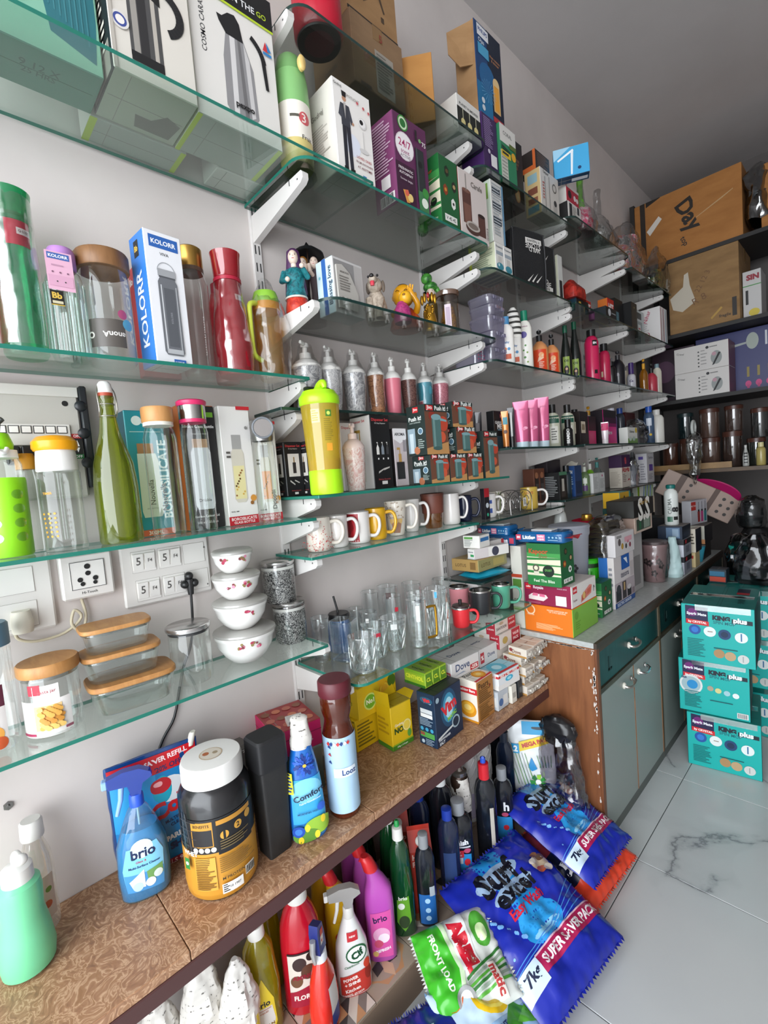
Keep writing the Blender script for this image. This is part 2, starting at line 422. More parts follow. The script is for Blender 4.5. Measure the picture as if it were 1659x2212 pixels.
for (x0,x1) in ((0.042,0.642),(0.642,1.842),(1.842,2.9)):
    wx = x1 - x0
    me = MB().box((0.0015,0.0015,-0.004),(wx - 0.0015,0.5985,0.0),marble_floor(),0.001).mesh('floor_tile',0)
    for j in range(-4,9):
        o = bpy.data.objects.new('floor_tile',me); COL.objects.link(o); o.parent = FLOOR; o.location = (x0,1.141 - 1.2 + 0.6 * j,0.0)
# ---------------------------------------------------------------- uprights and bracket arms
RAIL = pm('d9d5d2',.45); ARM = pm('dad6d2',.4); SLOT = pm('2a2a2c',.6)
def bracket_mesh(L,drop=0.075):
    b = MB(); t = 0.009
    pr = [(0.012,-drop),(0.012,0.0),(L - 0.006,0.0),(L,-0.006),(L,-0.020),(L - 0.010,-0.028),(L * .45,-drop * .72)]
    V = [(x,s * t,z) for s in (-1,1) for x,z in pr]; n = len(pr)
    F = [tuple(range(n)),tuple(range(2 * n - 1,n - 1,-1))] + [(i,i + n,(i + 1) % n + n,(i + 1) % n) for i in range(n)]
    b.add(V,F,ARM)
    b.box((L - .06,-t - .0012,-0.014),(L - .058,t + .0012,0.001),SLOT)
    for xx in (L - .025,): b.box((xx,-t - .0004,-.016),(xx + .004,t + .0004,-.012),SLOT)
    return b.mesh('bracket',30)
_BM = {}
def upright(y,z0,z1,arms,which):
    t = thing('slotted_upright',f'white slotted steel upright with bracket arms, {which}','shelf upright',(0,y,z0))
    h = z1 - z0; b = MB(); b.box((0.0,-.014,0),(.012,.014,h),RAIL,.001); b.build('rail',t,0)
    s = MB(); k = int(h / .05)
    for i in range(k):
        for sg in (-1,1): s.box((.0118,sg * .006 - .0018,.02 + i * .05),(.0126,sg * .006 + .0018,.045 + i * .05),SLOT)
    s.build('slot',t,0,kind='stuff')
    for z,L in arms:
        if L not in _BM: _BM[L] = bracket_mesh(L)
        o = bpy.data.objects.new('bracket',_BM[L]); COL.objects.link(o); o.parent = t; o.location = (0,0,z - z0 - 0.0095)
D3,D2 = 0.272,0.18
upright(-.075,.75,2.75,[(2.30,D3),(1.777,D2),(1.394,D2),(1.037,D2)],'at the shopfront end of the wall')
upright(.765,.75,2.95,[(2.665,D3),(2.285,D3),(1.967,D3),(1.777,D2),(1.70,.145),(1.455,.20),(1.394,D2),(1.287,D2),(1.037,D2),(.94,D3)],'between the drinking bottles and the pump bottles')
upright(1.515,.75,2.95,[(2.665,D3),(2.58,D3),(2.285,D3),(2.225,D3),(1.967,D3),(1.89,D3),(1.70,.145),(1.565,.085),(1.455,.2),(1.287,D2),(1.05,D2),(.94,D3)],'left of the lavender plastic boxes')
upright(2.265,1.0,2.95,[(2.635,D3),(2.58,D3),(2.235,D3),(2.2,D3),(1.897,D3),(1.87,D3),(1.57,D3),(1.305,D2),(1.28,D2)],'behind the dark shampoo bottles')
upright(3.015,1.0,2.95,[(2.635,D3),(2.583,D3),(2.235,D3),(1.897,D3),(1.875,D3),(1.57,D3),(1.305,D2)],'third from the far end of the glass shelves')
upright(3.72,1.0,2.95,[(2.583,D3),(2.235,D3),(1.897,D3),(1.57,D3),(1.305,D2)],'at the far end of the glass shelves')
# ---------------------------------------------------------------- glass shelves
PANE = glass('eef5f2',0.05,0.55,3.2,0.02); PANE_G = glass('d3dad7',0.07,0.6,2.8,0.03)
EDGE_G = pm('1f7262',.25); EDGE_D = pm('18332f',.25)
def glass_shelf(z,y0,y1,d,which,edge=EDGE_G,pane=PANE,r=0.0,t=0.008,corner=(1,1),x0=.014):
    """polished pane with rounded front corners"""
    o = thing('glass_shelf',which,'glass shelf',(0,y0,z - t))
    pts = [(x0,0.0)]
    L = y1 - y0; rr = max(r,.003)
    def arc(cx,cy,a0,a1,n=7): return [(cx + rr * math.cos(a0 + (a1 - a0) * i / n),cy + rr * math.sin(a0 + (a1 - a0) * i / n)) for i in range(n + 1)]
    pts += arc(d - rr,rr,-math.pi / 2,0) + arc(d - rr,L - rr,0,math.pi / 2) + [(x0,L)]
    n = len(pts); V = [(x,y,0) for x,y in pts] + [(x,y,t) for x,y in pts]
    MB().add(V,[tuple(range(n))[::-1],tuple(range(n,2 * n))],pane).build('pane',o,0)
    MB().add(V,[(i,(i + 1) % n,(i + 1) % n + n,i + n) for i in range(n)],edge).build('polished_edge',o,30)
glass_shelf(2.3095,-.45,.98,.30,'long green-edged glass shelf at top left carrying the flask boxes',EDGE_G,PANE)
glass_shelf(1.777,-.45,.775,.20,'glass shelf under the red, green and clear drinking bottles, topmost narrow one')
glass_shelf(1.394,-.45,.755,.20,'glass shelf under the green swing-top bottle')
glass_shelf(1.037,-.45,.755,.20,'glass shelf under the bamboo-lidded jars and white bowls')
glass_shelf(2.665,.76,1.598,.30,'glass shelf near the ceiling under the brown cartons',EDGE_D,PANE_G,.05)
glass_shelf(2.2975,.735,1.575,.30,'glass shelf under the purple and green boxes',EDGE_G,PANE_G,.05)
glass_shelf(1.967,.785,1.59,.30,'glass shelf carrying the painted figurines',EDGE_D,PANE_G,.05)
glass_shelf(1.70,.70,1.52,.16,'glass shelf under the row of soap pump bottles',EDGE_D,PANE_G)
glass_shelf(1.455,.735,1.68,.245,'glass shelf under the boxed soap dispensers',EDGE_G,PANE_G)
glass_shelf(1.287,.725,1.515,.20,'glass shelf under the coffee mugs')
glass_shelf(.94,.765,1.70,.31,'glass shelf carrying clear tumblers and steel mugs',EDGE_G,PANE,.035)
glass_shelf(2.58,1.53,2.40,.30,'glass shelf under the purple and coral boxes',EDGE_D,PANE_G,.05)
glass_shelf(2.225,1.54,2.25,.30,'glass shelf under the black pouches',EDGE_D,PANE_G,.05)
glass_shelf(1.89,1.53,2.255,.30,'glass shelf under the orange shampoo bottles',EDGE_D,PANE_G,.03)
glass_shelf(1.565,1.618,2.27,.30,'glass shelf under the three pink tubes',EDGE_D,PANE_G)
glass_shelf(1.282,1.525,2.25,.20,'glass shelf under the wire stand and yellow mug',EDGE_D,PANE)
glass_shelf(1.05,1.50,1.98,.20,'short glass shelf under the toothpaste cartons',EDGE_D,PANE_G)
glass_shelf(2.635,2.27,3.03,.30,'glass shelf under the pink plastic bag',EDGE_D,PANE_G,.05)
glass_shelf(2.235,2.262,3.02,.30,'glass shelf under the small red cartons',EDGE_D,PANE_G)
glass_shelf(1.897,2.265,3.02,.30,'glass shelf under the magenta shampoo bottles',EDGE_D,PANE_G)
glass_shelf(1.572,2.28,3.02,.30,'glass shelf under the perfume boxes',EDGE_D,PANE_G)
glass_shelf(1.305,2.255,3.01,.20,'glass shelf under the hair colour cartons',EDGE_D,PANE)
glass_shelf(2.583,3.04,3.80,.30,'topmost glass shelf at the far end below the crumpled bags',EDGE_D,PANE_G)
glass_shelf(2.2345,3.03,3.80,.30,'far glass shelf under the black box and magazines',EDGE_D,PANE_G)
glass_shelf(1.8965,3.03,3.80,.30,'far glass shelf under the yellow pump bottle',EDGE_D,PANE_G)
glass_shelf(1.5715,3.03,3.80,.30,'far glass shelf under the white detergent bottle',EDGE_D,PANE_G)
glass_shelf(1.3045,3.02,3.75,.20,'far low glass shelf under the boxed lotions',EDGE_D,PANE_G)
# ---------------------------------------------------------------- brown stone counter
GY = [-.60,-.225,.266,.755,1.262,1.715]
ct = thing('stone_counter','low wall counter of brown swirled stone slabs with dark maroon edge','counter',(0,0,0.0))
GM = granite()
for a,b in zip(GY,GY[1:]):
    MB().box((.001,a + .0008,.583),(.338,b - .0008,.605),GM,.0015).build('slab',ct,30)
MB().box((.318,GY[0],.548),(.341,GY[-1],.5835),pm('4a2b29',.45),.002).build('front_edge',ct,30)
MB().box((.001,GY[0],.560),(.318,GY[-1],.5825),pm('6b5647',.7)).build('under_board',ct,0)
for yy in (-.58,): MB().box((.01,yy,.1115),(.30,yy + .02,.5595),pm('3c3029',.7)).build('support',ct,0)
# low tiled plinth under the counter
pl = thing('tiled_plinth','low patterned tile ledge under the stone counter','ledge',(0,0,0))
MB().box((.001,GY[0],0.0005),(.345,1.713,.104),pm('8a7563',.7)).build('kerb',pl,0)
TB,TD,TG,TT = 'a39382','3d3a39','7b756f','b98a62'
def tile_print(kind):
    S = [('r',0,0,1,1,TB)]
    if kind == 0:      # eight-petal flower
        S += [('p',[(.5 + .49 * (1 if i % 2 else .86) * math.cos(math.pi * i / 8),.5 + .49 * (1 if i % 2 else .86) * math.sin(math.pi * i / 8)) for i in range(16)],TT),
              ('e',.5,.5,.40,TB)]
        for i in range(8):
            a = math.pi * i / 4; c,s = math.cos(a),math.sin(a); L = .44 if i % 2 == 0 else .34; q = .10
            S.append(('p',[(.5 + .06 * c,.5 + .06 * s),(.5 + L * .6 * c - q * s,.5 + L * .6 * s + q * c),(.5 + L * c,.5 + L * s),(.5 + L * .6 * c + q * s,.5 + L * .6 * s - q * c)],TD if i % 2 else 'c9a987'))
        S.append(('e',.5,.5,.07,TD)); S.append(('e',.5,.5,.035,'d9cbb8'))
    elif kind == 1:    # triangles
        n = 5
        for i in range(n):
            for j in range(n):
                x,y,s = i / n,j / n,1 / n
                S.append(('p',[(x,y),(x + s,y),(x,y + s)],[TD,'cfc6ba',TG][(i + j) % 3]))
                S.append(('p',[(x + s,y),(x + s,y + s),(x,y + s)],['cfc6ba',TG,TT][(i * 2 + j) % 3]))
    elif kind == 2:    # scrolls
        for cx in (.27,.73):
            for cy in (.27,.73):
                S += [('e',cx,cy,.19,TD),('e',cx + .02,cy,.13,TB),('e',cx + .03,cy + .01,.08,TD),('e',cx + .05,cy + .02,.04,TB)]
        S += [('p',[(.5,.36),(.64,.5),(.5,.64),(.36,.5)],TD)]
    else:              # grey diamonds
        S += [('p',[(.5,.02),(.98,.5),(.5,.98),(.02,.5)],TG),('p',[(.5,.2),(.8,.5),(.5,.8),(.2,.5)],'d0c8bc'),('p',[(.5,.36),(.64,.5),(.5,.64),(.36,.5)],TT)]
    return S
tile_meshes = []
for k in range(4):
    b = MB(); b.box((.001,.001,0),(.169,.169,.0055),pm(TB,.35),.0008)
    b.decal(lambda u,v,o: (.002 + u * .166,.002 + v * .166,.0055 + o * .4),tile_print(k),1.0,0,.35); tile_meshes.append(b.mesh('plinth_tile',0))
plain = MB().box((.001,.001,0),(.169,.169,.0055),pm('8f7d6d',.5),.0008).mesh('plinth_tile',0)
for i in range(2):
    for j in range(13):
        y = -.66 + j * .17
        if y + .17 > 1.715 or y < -.60: continue
        me = plain if y > 1.20 else tile_meshes[(0,1,2,3)[(j + i * 2) % 4] if not (i == 1 and j in (8,)) else 0]
        o = bpy.data.objects.new('plinth_tile',me); COL.objects.link(o); o.parent = pl; o.location = (.004 + i * .17,y,.1043)
# ---------------------------------------------------------------- base cabinets
CX = .537; LAM = pm('8b948f',.4); DRW = ramp_mat('drawer_teal',[(0.3,'11302f'),(0.7,'1d4644')],lambda N,L: _noise(N,L,_coords(N,L,(40,40,2)),3.0),.35)
WDT = wood('6b3f24','8a5735',(14,14,2)); TRIM = wood('7b4e2e','a06c41',(30,30,4)); DARKG = pm('2b332f',.6)
def knob_handle(b,y,z,chrome=False):
    m = pm('c9c9c8',.15,1.0) if chrome else pm('a9a59d',.3,.8)
    pts = [(0,-.045,0),(.022,-.04,-.004),(.030,0,-.007),(.022,.04,-.004),(0,.045,0)]
    b.tube([(p[0],y + p[1],z + p[2]) for p in pts],[.008,.006,.005,.006,.008],m,8)
    b.ball((.004,y - .043,z),(.008,.012,.014),pm('d8d4c8',.3)); b.ball((.004,y + .043,z),(.006,.010,.012),m)
def cabinet(y0,y1,which,side=False):
    t = thing('base_cabinet',which,'cabinet',(0,y0,0)); L = y1 - y0
    MB().box((.002,.002,.055),(CX - .02,L - .002,.785),pm('4d4038',.8)).build('carcass',t,0)
    MB().box((.05,.002,0.0),(CX - .003,L - .002,.055),pm('5a5f5b',.7)).build('plinth',t,0)
    if side:
        MB().box((.002,-.018,0.0),(CX - .006,.002,.788),WDT).build('side_panel',t,0)
        b = MB(); b.box((CX - .006,-.018,0),(CX + .003,.004,.788),wood('5d3520','7c4c2d',(20,20,3)),.001); b.build('edge_strip',t,0)
        c = MB(); rnd = random.Random(3)
        for i in range(46):
            zz = rnd.choice([rnd.uniform(.45,.785),rnd.uniform(.62,.785),rnd.uniform(.02,.785)]); xx = CX - .006 - abs(rnd.gauss(0,.006)); s = rnd.uniform(.003,.010)
            n = 7; pts = [(xx + s * .6 * rnd.uniform(.4,1) * math.cos(6.283 * k / n),-.0184,min(zz + 1.6 * s * rnd.uniform(.4,1) * math.sin(6.283 * k / n),.787)) for k in range(n)]
            c.add(pts,[tuple(range(n))],pm('c9c2bb',.8))
        for i in range(26):
            xx = rnd.uniform(.33,CX - .01); s = rnd.uniform(.004,.012); n = 7
            c.add([(xx + 1.6 * s * rnd.uniform(.4,1) * math.cos(6.283 * k / n),-.0184,.781 + .4 * s * rnd.uniform(.4,1) * math.sin(6.283 * k / n)) for k in range(n)],[tuple(range(n))],pm('bdb6ae',.8))
        c.build('chipped_paint',t,0,kind='stuff')
    # drawer row and two doors below
    dr = MB().box((0,.008,.625),(.016,L - .008,.765),DRW,.001).build('drawer_front',t,0,(CX - .02,0,0)); b = MB(); knob_handle(b,L * .5,.70); b.build('handle',dr,40,(.016,0,0))
    k = MB(); k.box((.0162,L * .14,.665),(.0166,L * .14 + .012,.72),pm('0a1d1d',.5)); k.box((.0162,L * .14,.660),(.0166,L * .14 + .035,.672),pm('0a1d1d',.5)); k.box((.0162,L * .14 + .026,.665),(.0166,L * .14 + .035,.71),pm('3b5553',.5)); k.build('worn_mark',dr,0)
    for i in range(2):
        a,c = .006 + i * (L / 2 - .002),L / 2 - .003 + i * (L / 2 - .004)
        dd = MB().box((0,a,.045),(.018,c,.60),LAM,.001).build('door',t,0,(CX - .018,0,0))
        b = MB(); knob_handle(b,(c - .08) if i == 0 else (a + .085),.555,i == 1); b.build('handle',dd,40,(.018,0,0))
        e = MB(); e.box((.006,c - .006,.045),(.0195,c,.60),TRIM); e.build('edge_trim',dd,0)
    r = MB()
    r.box((CX - .02,0,.603),(CX + .001,L,.622),wood('3a352a','55503f',(20,4,20))); r.box((CX - .02,0,.767),(CX + .001,L,.788),wood('3d2e24','55402f',(20,4,20)))
    r.build('rail',t,0)
    for yy in (.0,L - .012): MB().box((CX - .02,yy,.045),(CX + .0005,yy + .012,.785),wood('4b4234','645a47',(20,20,4))).build('stile',t,0)
cabinet(1.735,2.455,'grey-doored base cabinet with chipped brown end panel',True)
cabinet(2.457,3.177,'grey-doored base cabinet beside the turquoise mop cartons')
cabinet(3.179,3.845,'far base cabinet with dark teal drawer')
wt = thing('worktop','grey laminate worktop with dark edge on the base cabinets','worktop',(0,1.713,.789))
MB().box((.002,0,0),(CX - .006,2.13,.021),ramp_mat('worktop_grey',[(0.3,'a3a7a4'),(0.7,'b9bcb9')],lambda N,L: _noise(N,L,_coords(N,L),60,4),.4),.001).build('top',wt,0)
MB().box((CX - .006,0,-.001),(CX + .006,2.13,.021),pm('40352c',.5),.001).build('edge_band',wt,0)
# ================================================================ print helpers
def lines(u0,u1,v0,v1,n,c,seed=1,th=.5):
    rn = random.Random(seed * 97 + n); dv = (v1 - v0) / n
    return [('r',u0,v1 - (i + th) * dv,u0 + (u1 - u0) * rn.uniform(.6,1),v1 - i * dv,c) for i in range(n)]
def arc(cx,cy,ra,rb,a0,a1,c,asp=1.0,n=12,ex=1.0):
    P = []
    for r_,rg in ((ra,range(n + 1)),(rb,range(n,-1,-1))):
        for i in rg:
            a = math.radians(a0 + (a1 - a0) * i / n); P.append((cx + r_ * ex * math.cos(a),cy + r_ * math.sin(a) / asp))
    q = []; m = n + 1
    for i in range(n): q.append(('p',[P[i],P[i + 1],P[2 * m - 2 - i],P[2 * m - 1 - i]],c))
    return q
def poly(pts,c): return ('p',pts,c)
def R0(u0,v0,u1,v1,c): return ('r',u0,v0,u1,v1,c)
def TX(s,u,v,w,c,rot=0,bold=.012): return ('t',s,u,v,w,c,rot,bold)
def EL(u,v,r,c,*rv): return ('e',u,v,r,c) + tuple(rv)
GL = glass('fafcfb',.05,.8,2.6); STEEL = pm('b9b8b6',.18,1.0); DSTEEL = pm('8d8c8a',.3,1.0)
BAMBOO = wood('b67f49','cd9a62',(5,22,5)); ACACIA = wood('6e4a2b','8f6640',(5,26,5)); LIDW = wood('a8733f','c08d55',(8,30,8))
def S(*a): return list(a)
# ================================================================ wall fittings (behind the left shelves)
t = thing('distribution_board','grey metal fuse board with black side hinge on the wall','fuse board',(0,0,0))
MB().box((0.0005,-.05,1.50),(.035,.258,1.742),pm('b9b6ae',.5),.004).build('case',t,30)
MB().box((.035,-.05,1.72),(.039,.258,1.742),pm('d0cdc6',.5),.001).build('top_flange',t,0)
b = MB(); b.box((.0005,.259,1.52),(.045,.274,1.745),pm('1d2024',.4),.003)
for z in (1.70,1.64,1.575): b.ball((.045,.259,z),(.006,.012,.012),pm('1d2024',.4))
b.build('hinge',t,40)
b = MB(); b.box((.0352,.10,1.615),(.040,.235,1.66),pm('dcd9d2',.4),.001)
for i in range(6): b.box((.040,.106 + i * .021,1.640),(.0415,.124 + i * .021,1.656),pm('2b2b2b',.5)); b.box((.0415,.1075 + i * .021,1.6415),(.042,.1225 + i * .021,1.6545),pm('efece6',.4))
b.build('label_strip',t,0)
for i in range(4): MB().box((.036,.118 + i * .026,1.575),(.052,.141 + i * .026,1.613),pm('1a1a1c',.4),.002).build('breaker',t,30)
p = MB(); mp = lambda u,v,o: (.0352 + o,.236 + u * .02,1.585 + v * .055)
p.decal(mp,[R0(0,0,1,1,'1b1b1b'),R0(0,.82,1,1,'b8302c'),R0(0,0,1,.18,'2e7d46'),TX('ON',.5,.91,.6,'ffffff'),TX('OFF',.5,.09,.7,'ffffff'),poly([(.3,.5),(.5,.75),(.7,.5)],'ffffff'),poly([(.3,.45),(.7,.45),(.5,.25)],'ffffff')],2.7)
p.decal(lambda u,v,o: (.0352 + o,.222 + u * .02,1.70 + v * .012),[EL(.5,.5,.3,'111111')],.6); p.build('printing',t,0)
WP = pm('dedad6',.35); WP2 = pm('e6e3df',.3); INK = pm('2a2a2a',.6)
def plate(name,label,y0,z0,y1,z1,th=.010):
    t = thing(name,label,'switch plate',(0,(y0 + y1) / 2,z0)); w = (y1 - y0) / 2; h = z1 - z0
    MB().box((.0004,-w,0),(th,w,h),WP,.004).build('plate',t,30); return t,w,h
def module(t,x,y,z,w,h,n=0):
    b = MB(); b.box((x,y,z),(x + .0012,y + w,z + h),WP2,.0005); m = b.build('module',t,0)
    o = MB(); g = .0006
    for a,c in (((y,z),(y + w,z + g)),((y,z + h - g),(y + w,z + h)),((y,z),(y + g,z + h)),((y + w - g,z),(y + w,z + h))): o.box((x + .0012,a[0],a[1]),(x + .0014,c[0],c[1]),pm('9a958f',.6))
    o.build('outline',m,0)
    for i in range(n):
        k = MB(); a = y + w * (.06 + i * .48); V = [(x + .0012,a,z + h * .12),(x + .0012,a + w * .40,z + h * .12),(x + .0012,a + w * .40,z + h * .88),(x + .0012,a,z + h * .88)]
        U = [(x + .003,a,z + h * .12),(x + .003,a + w * .40,z + h * .12),(x + .008,a + w * .40,z + h * .88),(x + .008,a,z + h * .88)]
        k.add(V + U,[(4,5,6,7),(0,1,5,4),(1,2,6,5),(2,3,7,6),(3,0,4,7)],WP2); kk = k.build('rocker',m,0)
        s = MB(); mp = lambda u,v,o: (x + .0032 + v * .0048 + o * 1.5,a + u * w * .4,z + h * (.12 + .76 * v))
        s.decal(mp,[TX('F4' if i else '5',.5,.55,.45,'555250')],1.6); s.build('pencil_mark',kk,0)
t,w,h = plate('switch_plate','white blank switch plate with three-pin plug at far left',.02,1.222,.170,1.376,.016)
module(t,.016,-.045,.085,.088,.055); 
module(t,.016,-.045,.012,.088,.055)
lp = thing('power_plug','white three-pin plug in the far left wall plate','plug',(.0185,.108,1.228)); MB().loft([(0,.022,.018,2.6),(.02,.026,.020,3),(.045,.016,.016,2.4)],pm('dcd5c6',.4),18).build('plug_body',lp,50,(.008,0,0))
t,w,h = plate('wall_socket','raised white wall socket with six round holes',.184,1.272,.287,1.372,.028)
MB().box((.028,-.034,.022),(.030,.034,.084),WP2,.0006).build('face',t,0)
b = MB(); mp = lambda u,v,o: (.030 + o,-.034 + .068 * u,.022 + .062 * v)
b.decal(mp,[R0(0,0,1,.02,'555555'),R0(0,.98,1,1,'555555'),R0(0,0,.02,1,'555555'),R0(.98,0,1,1,'555555')] + [EL(u,v,r,c) for u,v,r in ((.5,.80,.09),(.5,.55,.08),(.26,.34,.08),(.70,.34,.08),(.32,.18,.07),(.68,.18,.065)) for c in ('161616',)],.91)
b.decal(lambda u,v,o: (.028 + o,-.03 + .06 * u,.008 + .01 * v),[TX('Hi-Touch',.5,.5,.5,'333333')],.17); b.build('printing',t,0)
t,w,h = plate('switch_board','wide white switch board with two rows of rocker switches',.308,1.222,.524,1.372,.012)
for r_,z in ((0,.083),(1,.012)):
    for c_ in range(3): module(t,.012,-.085 + c_ * .062 + r_ * .004,z,.056,.052,0 if c_ == 2 else 2)
for z in (.02,.12): MB().ball((.0122,.095,z),(.0015,.003,.003),DSTEEL).build('screw',t,40)
pg = thing('black_plug','black three-pin plug with long black cord hanging from switch board','plug',(.026,.457,1.248))
b = MB(); [b.ball((.004,y,z),(.012,.011,.011),pm('1c1c1d',.35)) for y,z in ((0,.028),(-.012,.008),(.012,.008))]; b.loft([(-.02,.007),(.0,.009),(.02,.010)],pm('1c1c1d',.35),14,off=(.006,0,0)); b.build('plug_body',pg,50)
b = MB(); b.tube([(.006,0,-.02),(.004,-.004,-.10),(-.008,-.012,-.16),(-.016,-.03,-.205),(-.018,-.044,-.25),(-.018,-.068,-.33),(-.02,-.10,-.375),(-.022,-.14,-.45)],.0035,pm('1c1c1d',.4),8); b.build('cord',pg,50)
cb = thing('white_cable','yellowed loose cable looping below the wall sockets','cable',(.012,.20,1.20))
MB().tube([(0,.020,.07),(.004,.024,.03),(.01,.012,.0),(.012,-.006,.02),(.012,.002,.05),(.010,.014,.03),(.008,-.02,.004),(.006,-.07,.0),(.004,-.10,.012),(.004,-.105,.03)],.0032,pm('c8bda4',.5),8).build('cord',cb,50)
wb = thing('wall_bolt','small rusty wall bolt above the mint bottle','bolt',(0.0008,.046,.868)); MB().loft([(0,.009),(.003,.009),(.0031,.004),(.008,.0035)],DSTEEL,6).build('nut',wb,30,rot=(0,math.radians(90),0))
# ================================================================ top left shelf: flask boxes
Z = 2.3101
MINT = '7fb39b'
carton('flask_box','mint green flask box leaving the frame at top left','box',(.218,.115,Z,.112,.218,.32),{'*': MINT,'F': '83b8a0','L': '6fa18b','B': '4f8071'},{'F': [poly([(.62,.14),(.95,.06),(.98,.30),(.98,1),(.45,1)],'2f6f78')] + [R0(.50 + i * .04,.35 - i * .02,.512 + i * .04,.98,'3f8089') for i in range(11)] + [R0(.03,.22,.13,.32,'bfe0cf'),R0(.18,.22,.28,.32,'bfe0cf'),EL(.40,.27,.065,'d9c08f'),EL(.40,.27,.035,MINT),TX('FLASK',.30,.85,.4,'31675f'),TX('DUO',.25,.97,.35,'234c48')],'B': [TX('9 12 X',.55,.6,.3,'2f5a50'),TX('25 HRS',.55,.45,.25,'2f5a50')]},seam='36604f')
steeljug = [R0(.22,.13,.60,.72,'4b4a4a'),R0(.26,.13,.33,.72,'9b968f'),R0(.34,.13,.44,.72,'2c2b2c'),R0(.50,.13,.55,.72,'b5aea4'),poly([(.20,.60),(.62,.52),(.62,.95),(.24,.95)],'161617'),R0(.22,.10,.60,.16,'1b1b1c')] + arc(.62,.50,.19,.29,-70,75,'1c1c1e',1.9) + [EL(.12,.30,.10,'d8d4cf'),EL(.12,.30,.075,'3d4c8f'),EL(.12,.30,.05,'e8e2dc'),EL(.07,.47,.09,'e8e2dc'),TX('7',.07,.48,.05,'b33038')]
carton('jug_box','white box printed with a steel jug with black handle','box',(.262,.339,Z,.15,.163,.31),{'*': 'd9d3c9','L': '17171a','R': '6f9a63','B': 'a9ac9c'},{'F': steeljug + [R0(.0,.0,.04,1,'b7b0a6')],'L': [R0(.1,.02,.9,.2,'8c877e')] + lines(.15,.85,.05,.6,12,'cfc8bd',4),'B': [poly([(.45,.1),(.9,.1),(.95,.45),(.75,.55),(.6,.35),(.4,.35)],'6e6b66')]})
carafe = [TX('COSMO CARAFE 2',.14,.60,.62,'3b3b3d',90,.008),poly([(.34,.14),(.40,.09),(.66,.09),(.72,.14),(.70,.45),(.60,.62),(.40,.62),(.35,.45)],'8f8d8e'),poly([(.42,.10),(.48,.10),(.50,.62),(.44,.62)],'d6d3d2'),poly([(.55,.10),(.60,.10),(.56,.62),(.53,.62)],'6f6d6e'),poly([(.63,.12),(.68,.14),(.66,.5),(.60,.6)],'c9c6c5'),poly([(.40,.60),(.60,.60),(.57,.71),(.52,.75),(.44,.74),(.37,.70),(.31,.70),(.33,.66)],'1a1a1c')] + arc(.56,.52,.26,.32,8,62,'1a1a1c',1.7) + [poly([(.84,.37),(.88,.37),(.86,.55),(.80,.60)],'1a1a1c'),R0(0,.80,1,1,'141416'),R0(0,.785,1,.80,'b8d02c'),TX('ON THE',.60,.86,.35,'e8e8e8'),TX('GO',.86,.86,.12,'b8d02c'),TX('pexpo',.55,.165,.22,'1c1c1e',0,.03),poly([(.88,.70),(.84,.635),(.91,.635)],'c9343c'),poly([(.89,.70),(.90,.64),(.95,.645)],'2e7fbd'),R0(.84,.61,.95,.628,'2e7fbd')]
carton('carafe_box','white box printed with a silver carafe and vertical lettering','box',(.25,.507,Z,.14,.212,.345),{'*': 'e2ded8','B': '9fa29a','L': 'c3c9a8'},{'F': carafe,'B': [R0(0,0,.05,1,'b3c52b'),R0(.94,0,1,1,'b3c52b')],'L': lines(.1,.9,.1,.7,12,'8d8a84',5)})
carton('carafe_box','grey box with lime edge stripe behind the steel jug box','box',(.104,.332,Z,.085,.205,.30),{'*': 'c2bfb8','B': 'a4a69f'},{'B': [R0(0,0,.07,1,'b3c52b'),R0(.94,0,1,1,'b3c52b')],'F': lines(.1,.9,.1,.9,10,'8d8a84',9)})
carton('carafe_box','plain pale box pressed against the wall behind the silver carafe box','box',(.105,.615,Z,.085,.14,.30),{'*': 'c9c6c0','B': 'c4bfba'},{'F': lines(.1,.9,.1,.9,10,'8d8a84',10)})
# green and cream flask with ring lid
def ring_handle(t):
    b = MB(); b.tube([(.043 * math.cos(a),.002,.292 + .012 * math.sin(a)) for a in (0,.4,.8)],.004,pm('dfc27a',.35),8)
    b.loft([(0,.018,.010),(.008,.019,.011),(.012,.014,.008)],pm('e0c078',.35),18,off=(0,0,0)); ob = b.build('flip_lid',t,50,(.046,.002,.235),(0,math.radians(90),0))
H,R_ = .235,.043
Sb = nsec(S((0,.93),(.02,1),(.30,1.02),(.62,1.03),(.64,1.03)),R_,H)
vessel('water_flask','green and cream flask with yellow flip lid beside carafe box','flask',(.215,.787,Z),[('base_band',nsec(S((0,.93),(.02,1),(.24,1.02)),R_,H),pm('cdbb77',.4)),('body',nsec(S((.24,1.022),(.62,1.035)),R_,H),pm('e6e0d4',.4)),('shoulder',nsec(S((.62,1.036),(.88,1.0),(.97,.93)),R_,H),pm('7fb36f',.4)),('lid',nsec(S((.97,.90),(1.02,.90),(1.14,.72),(1.18,.5)),R_,H),pm('6d9c5e',.4))],
       [(Sb,-30,[R0(-.014,.105,.012,.112,'555248')] ),(Sb,2,[EL(.0,.105,.016,'c8555a'),TX('3',-.002,.105,.012,'f0e6dd'),TX('Fruit',.004,.058,.030,'5b5348')])],extra=ring_handle)
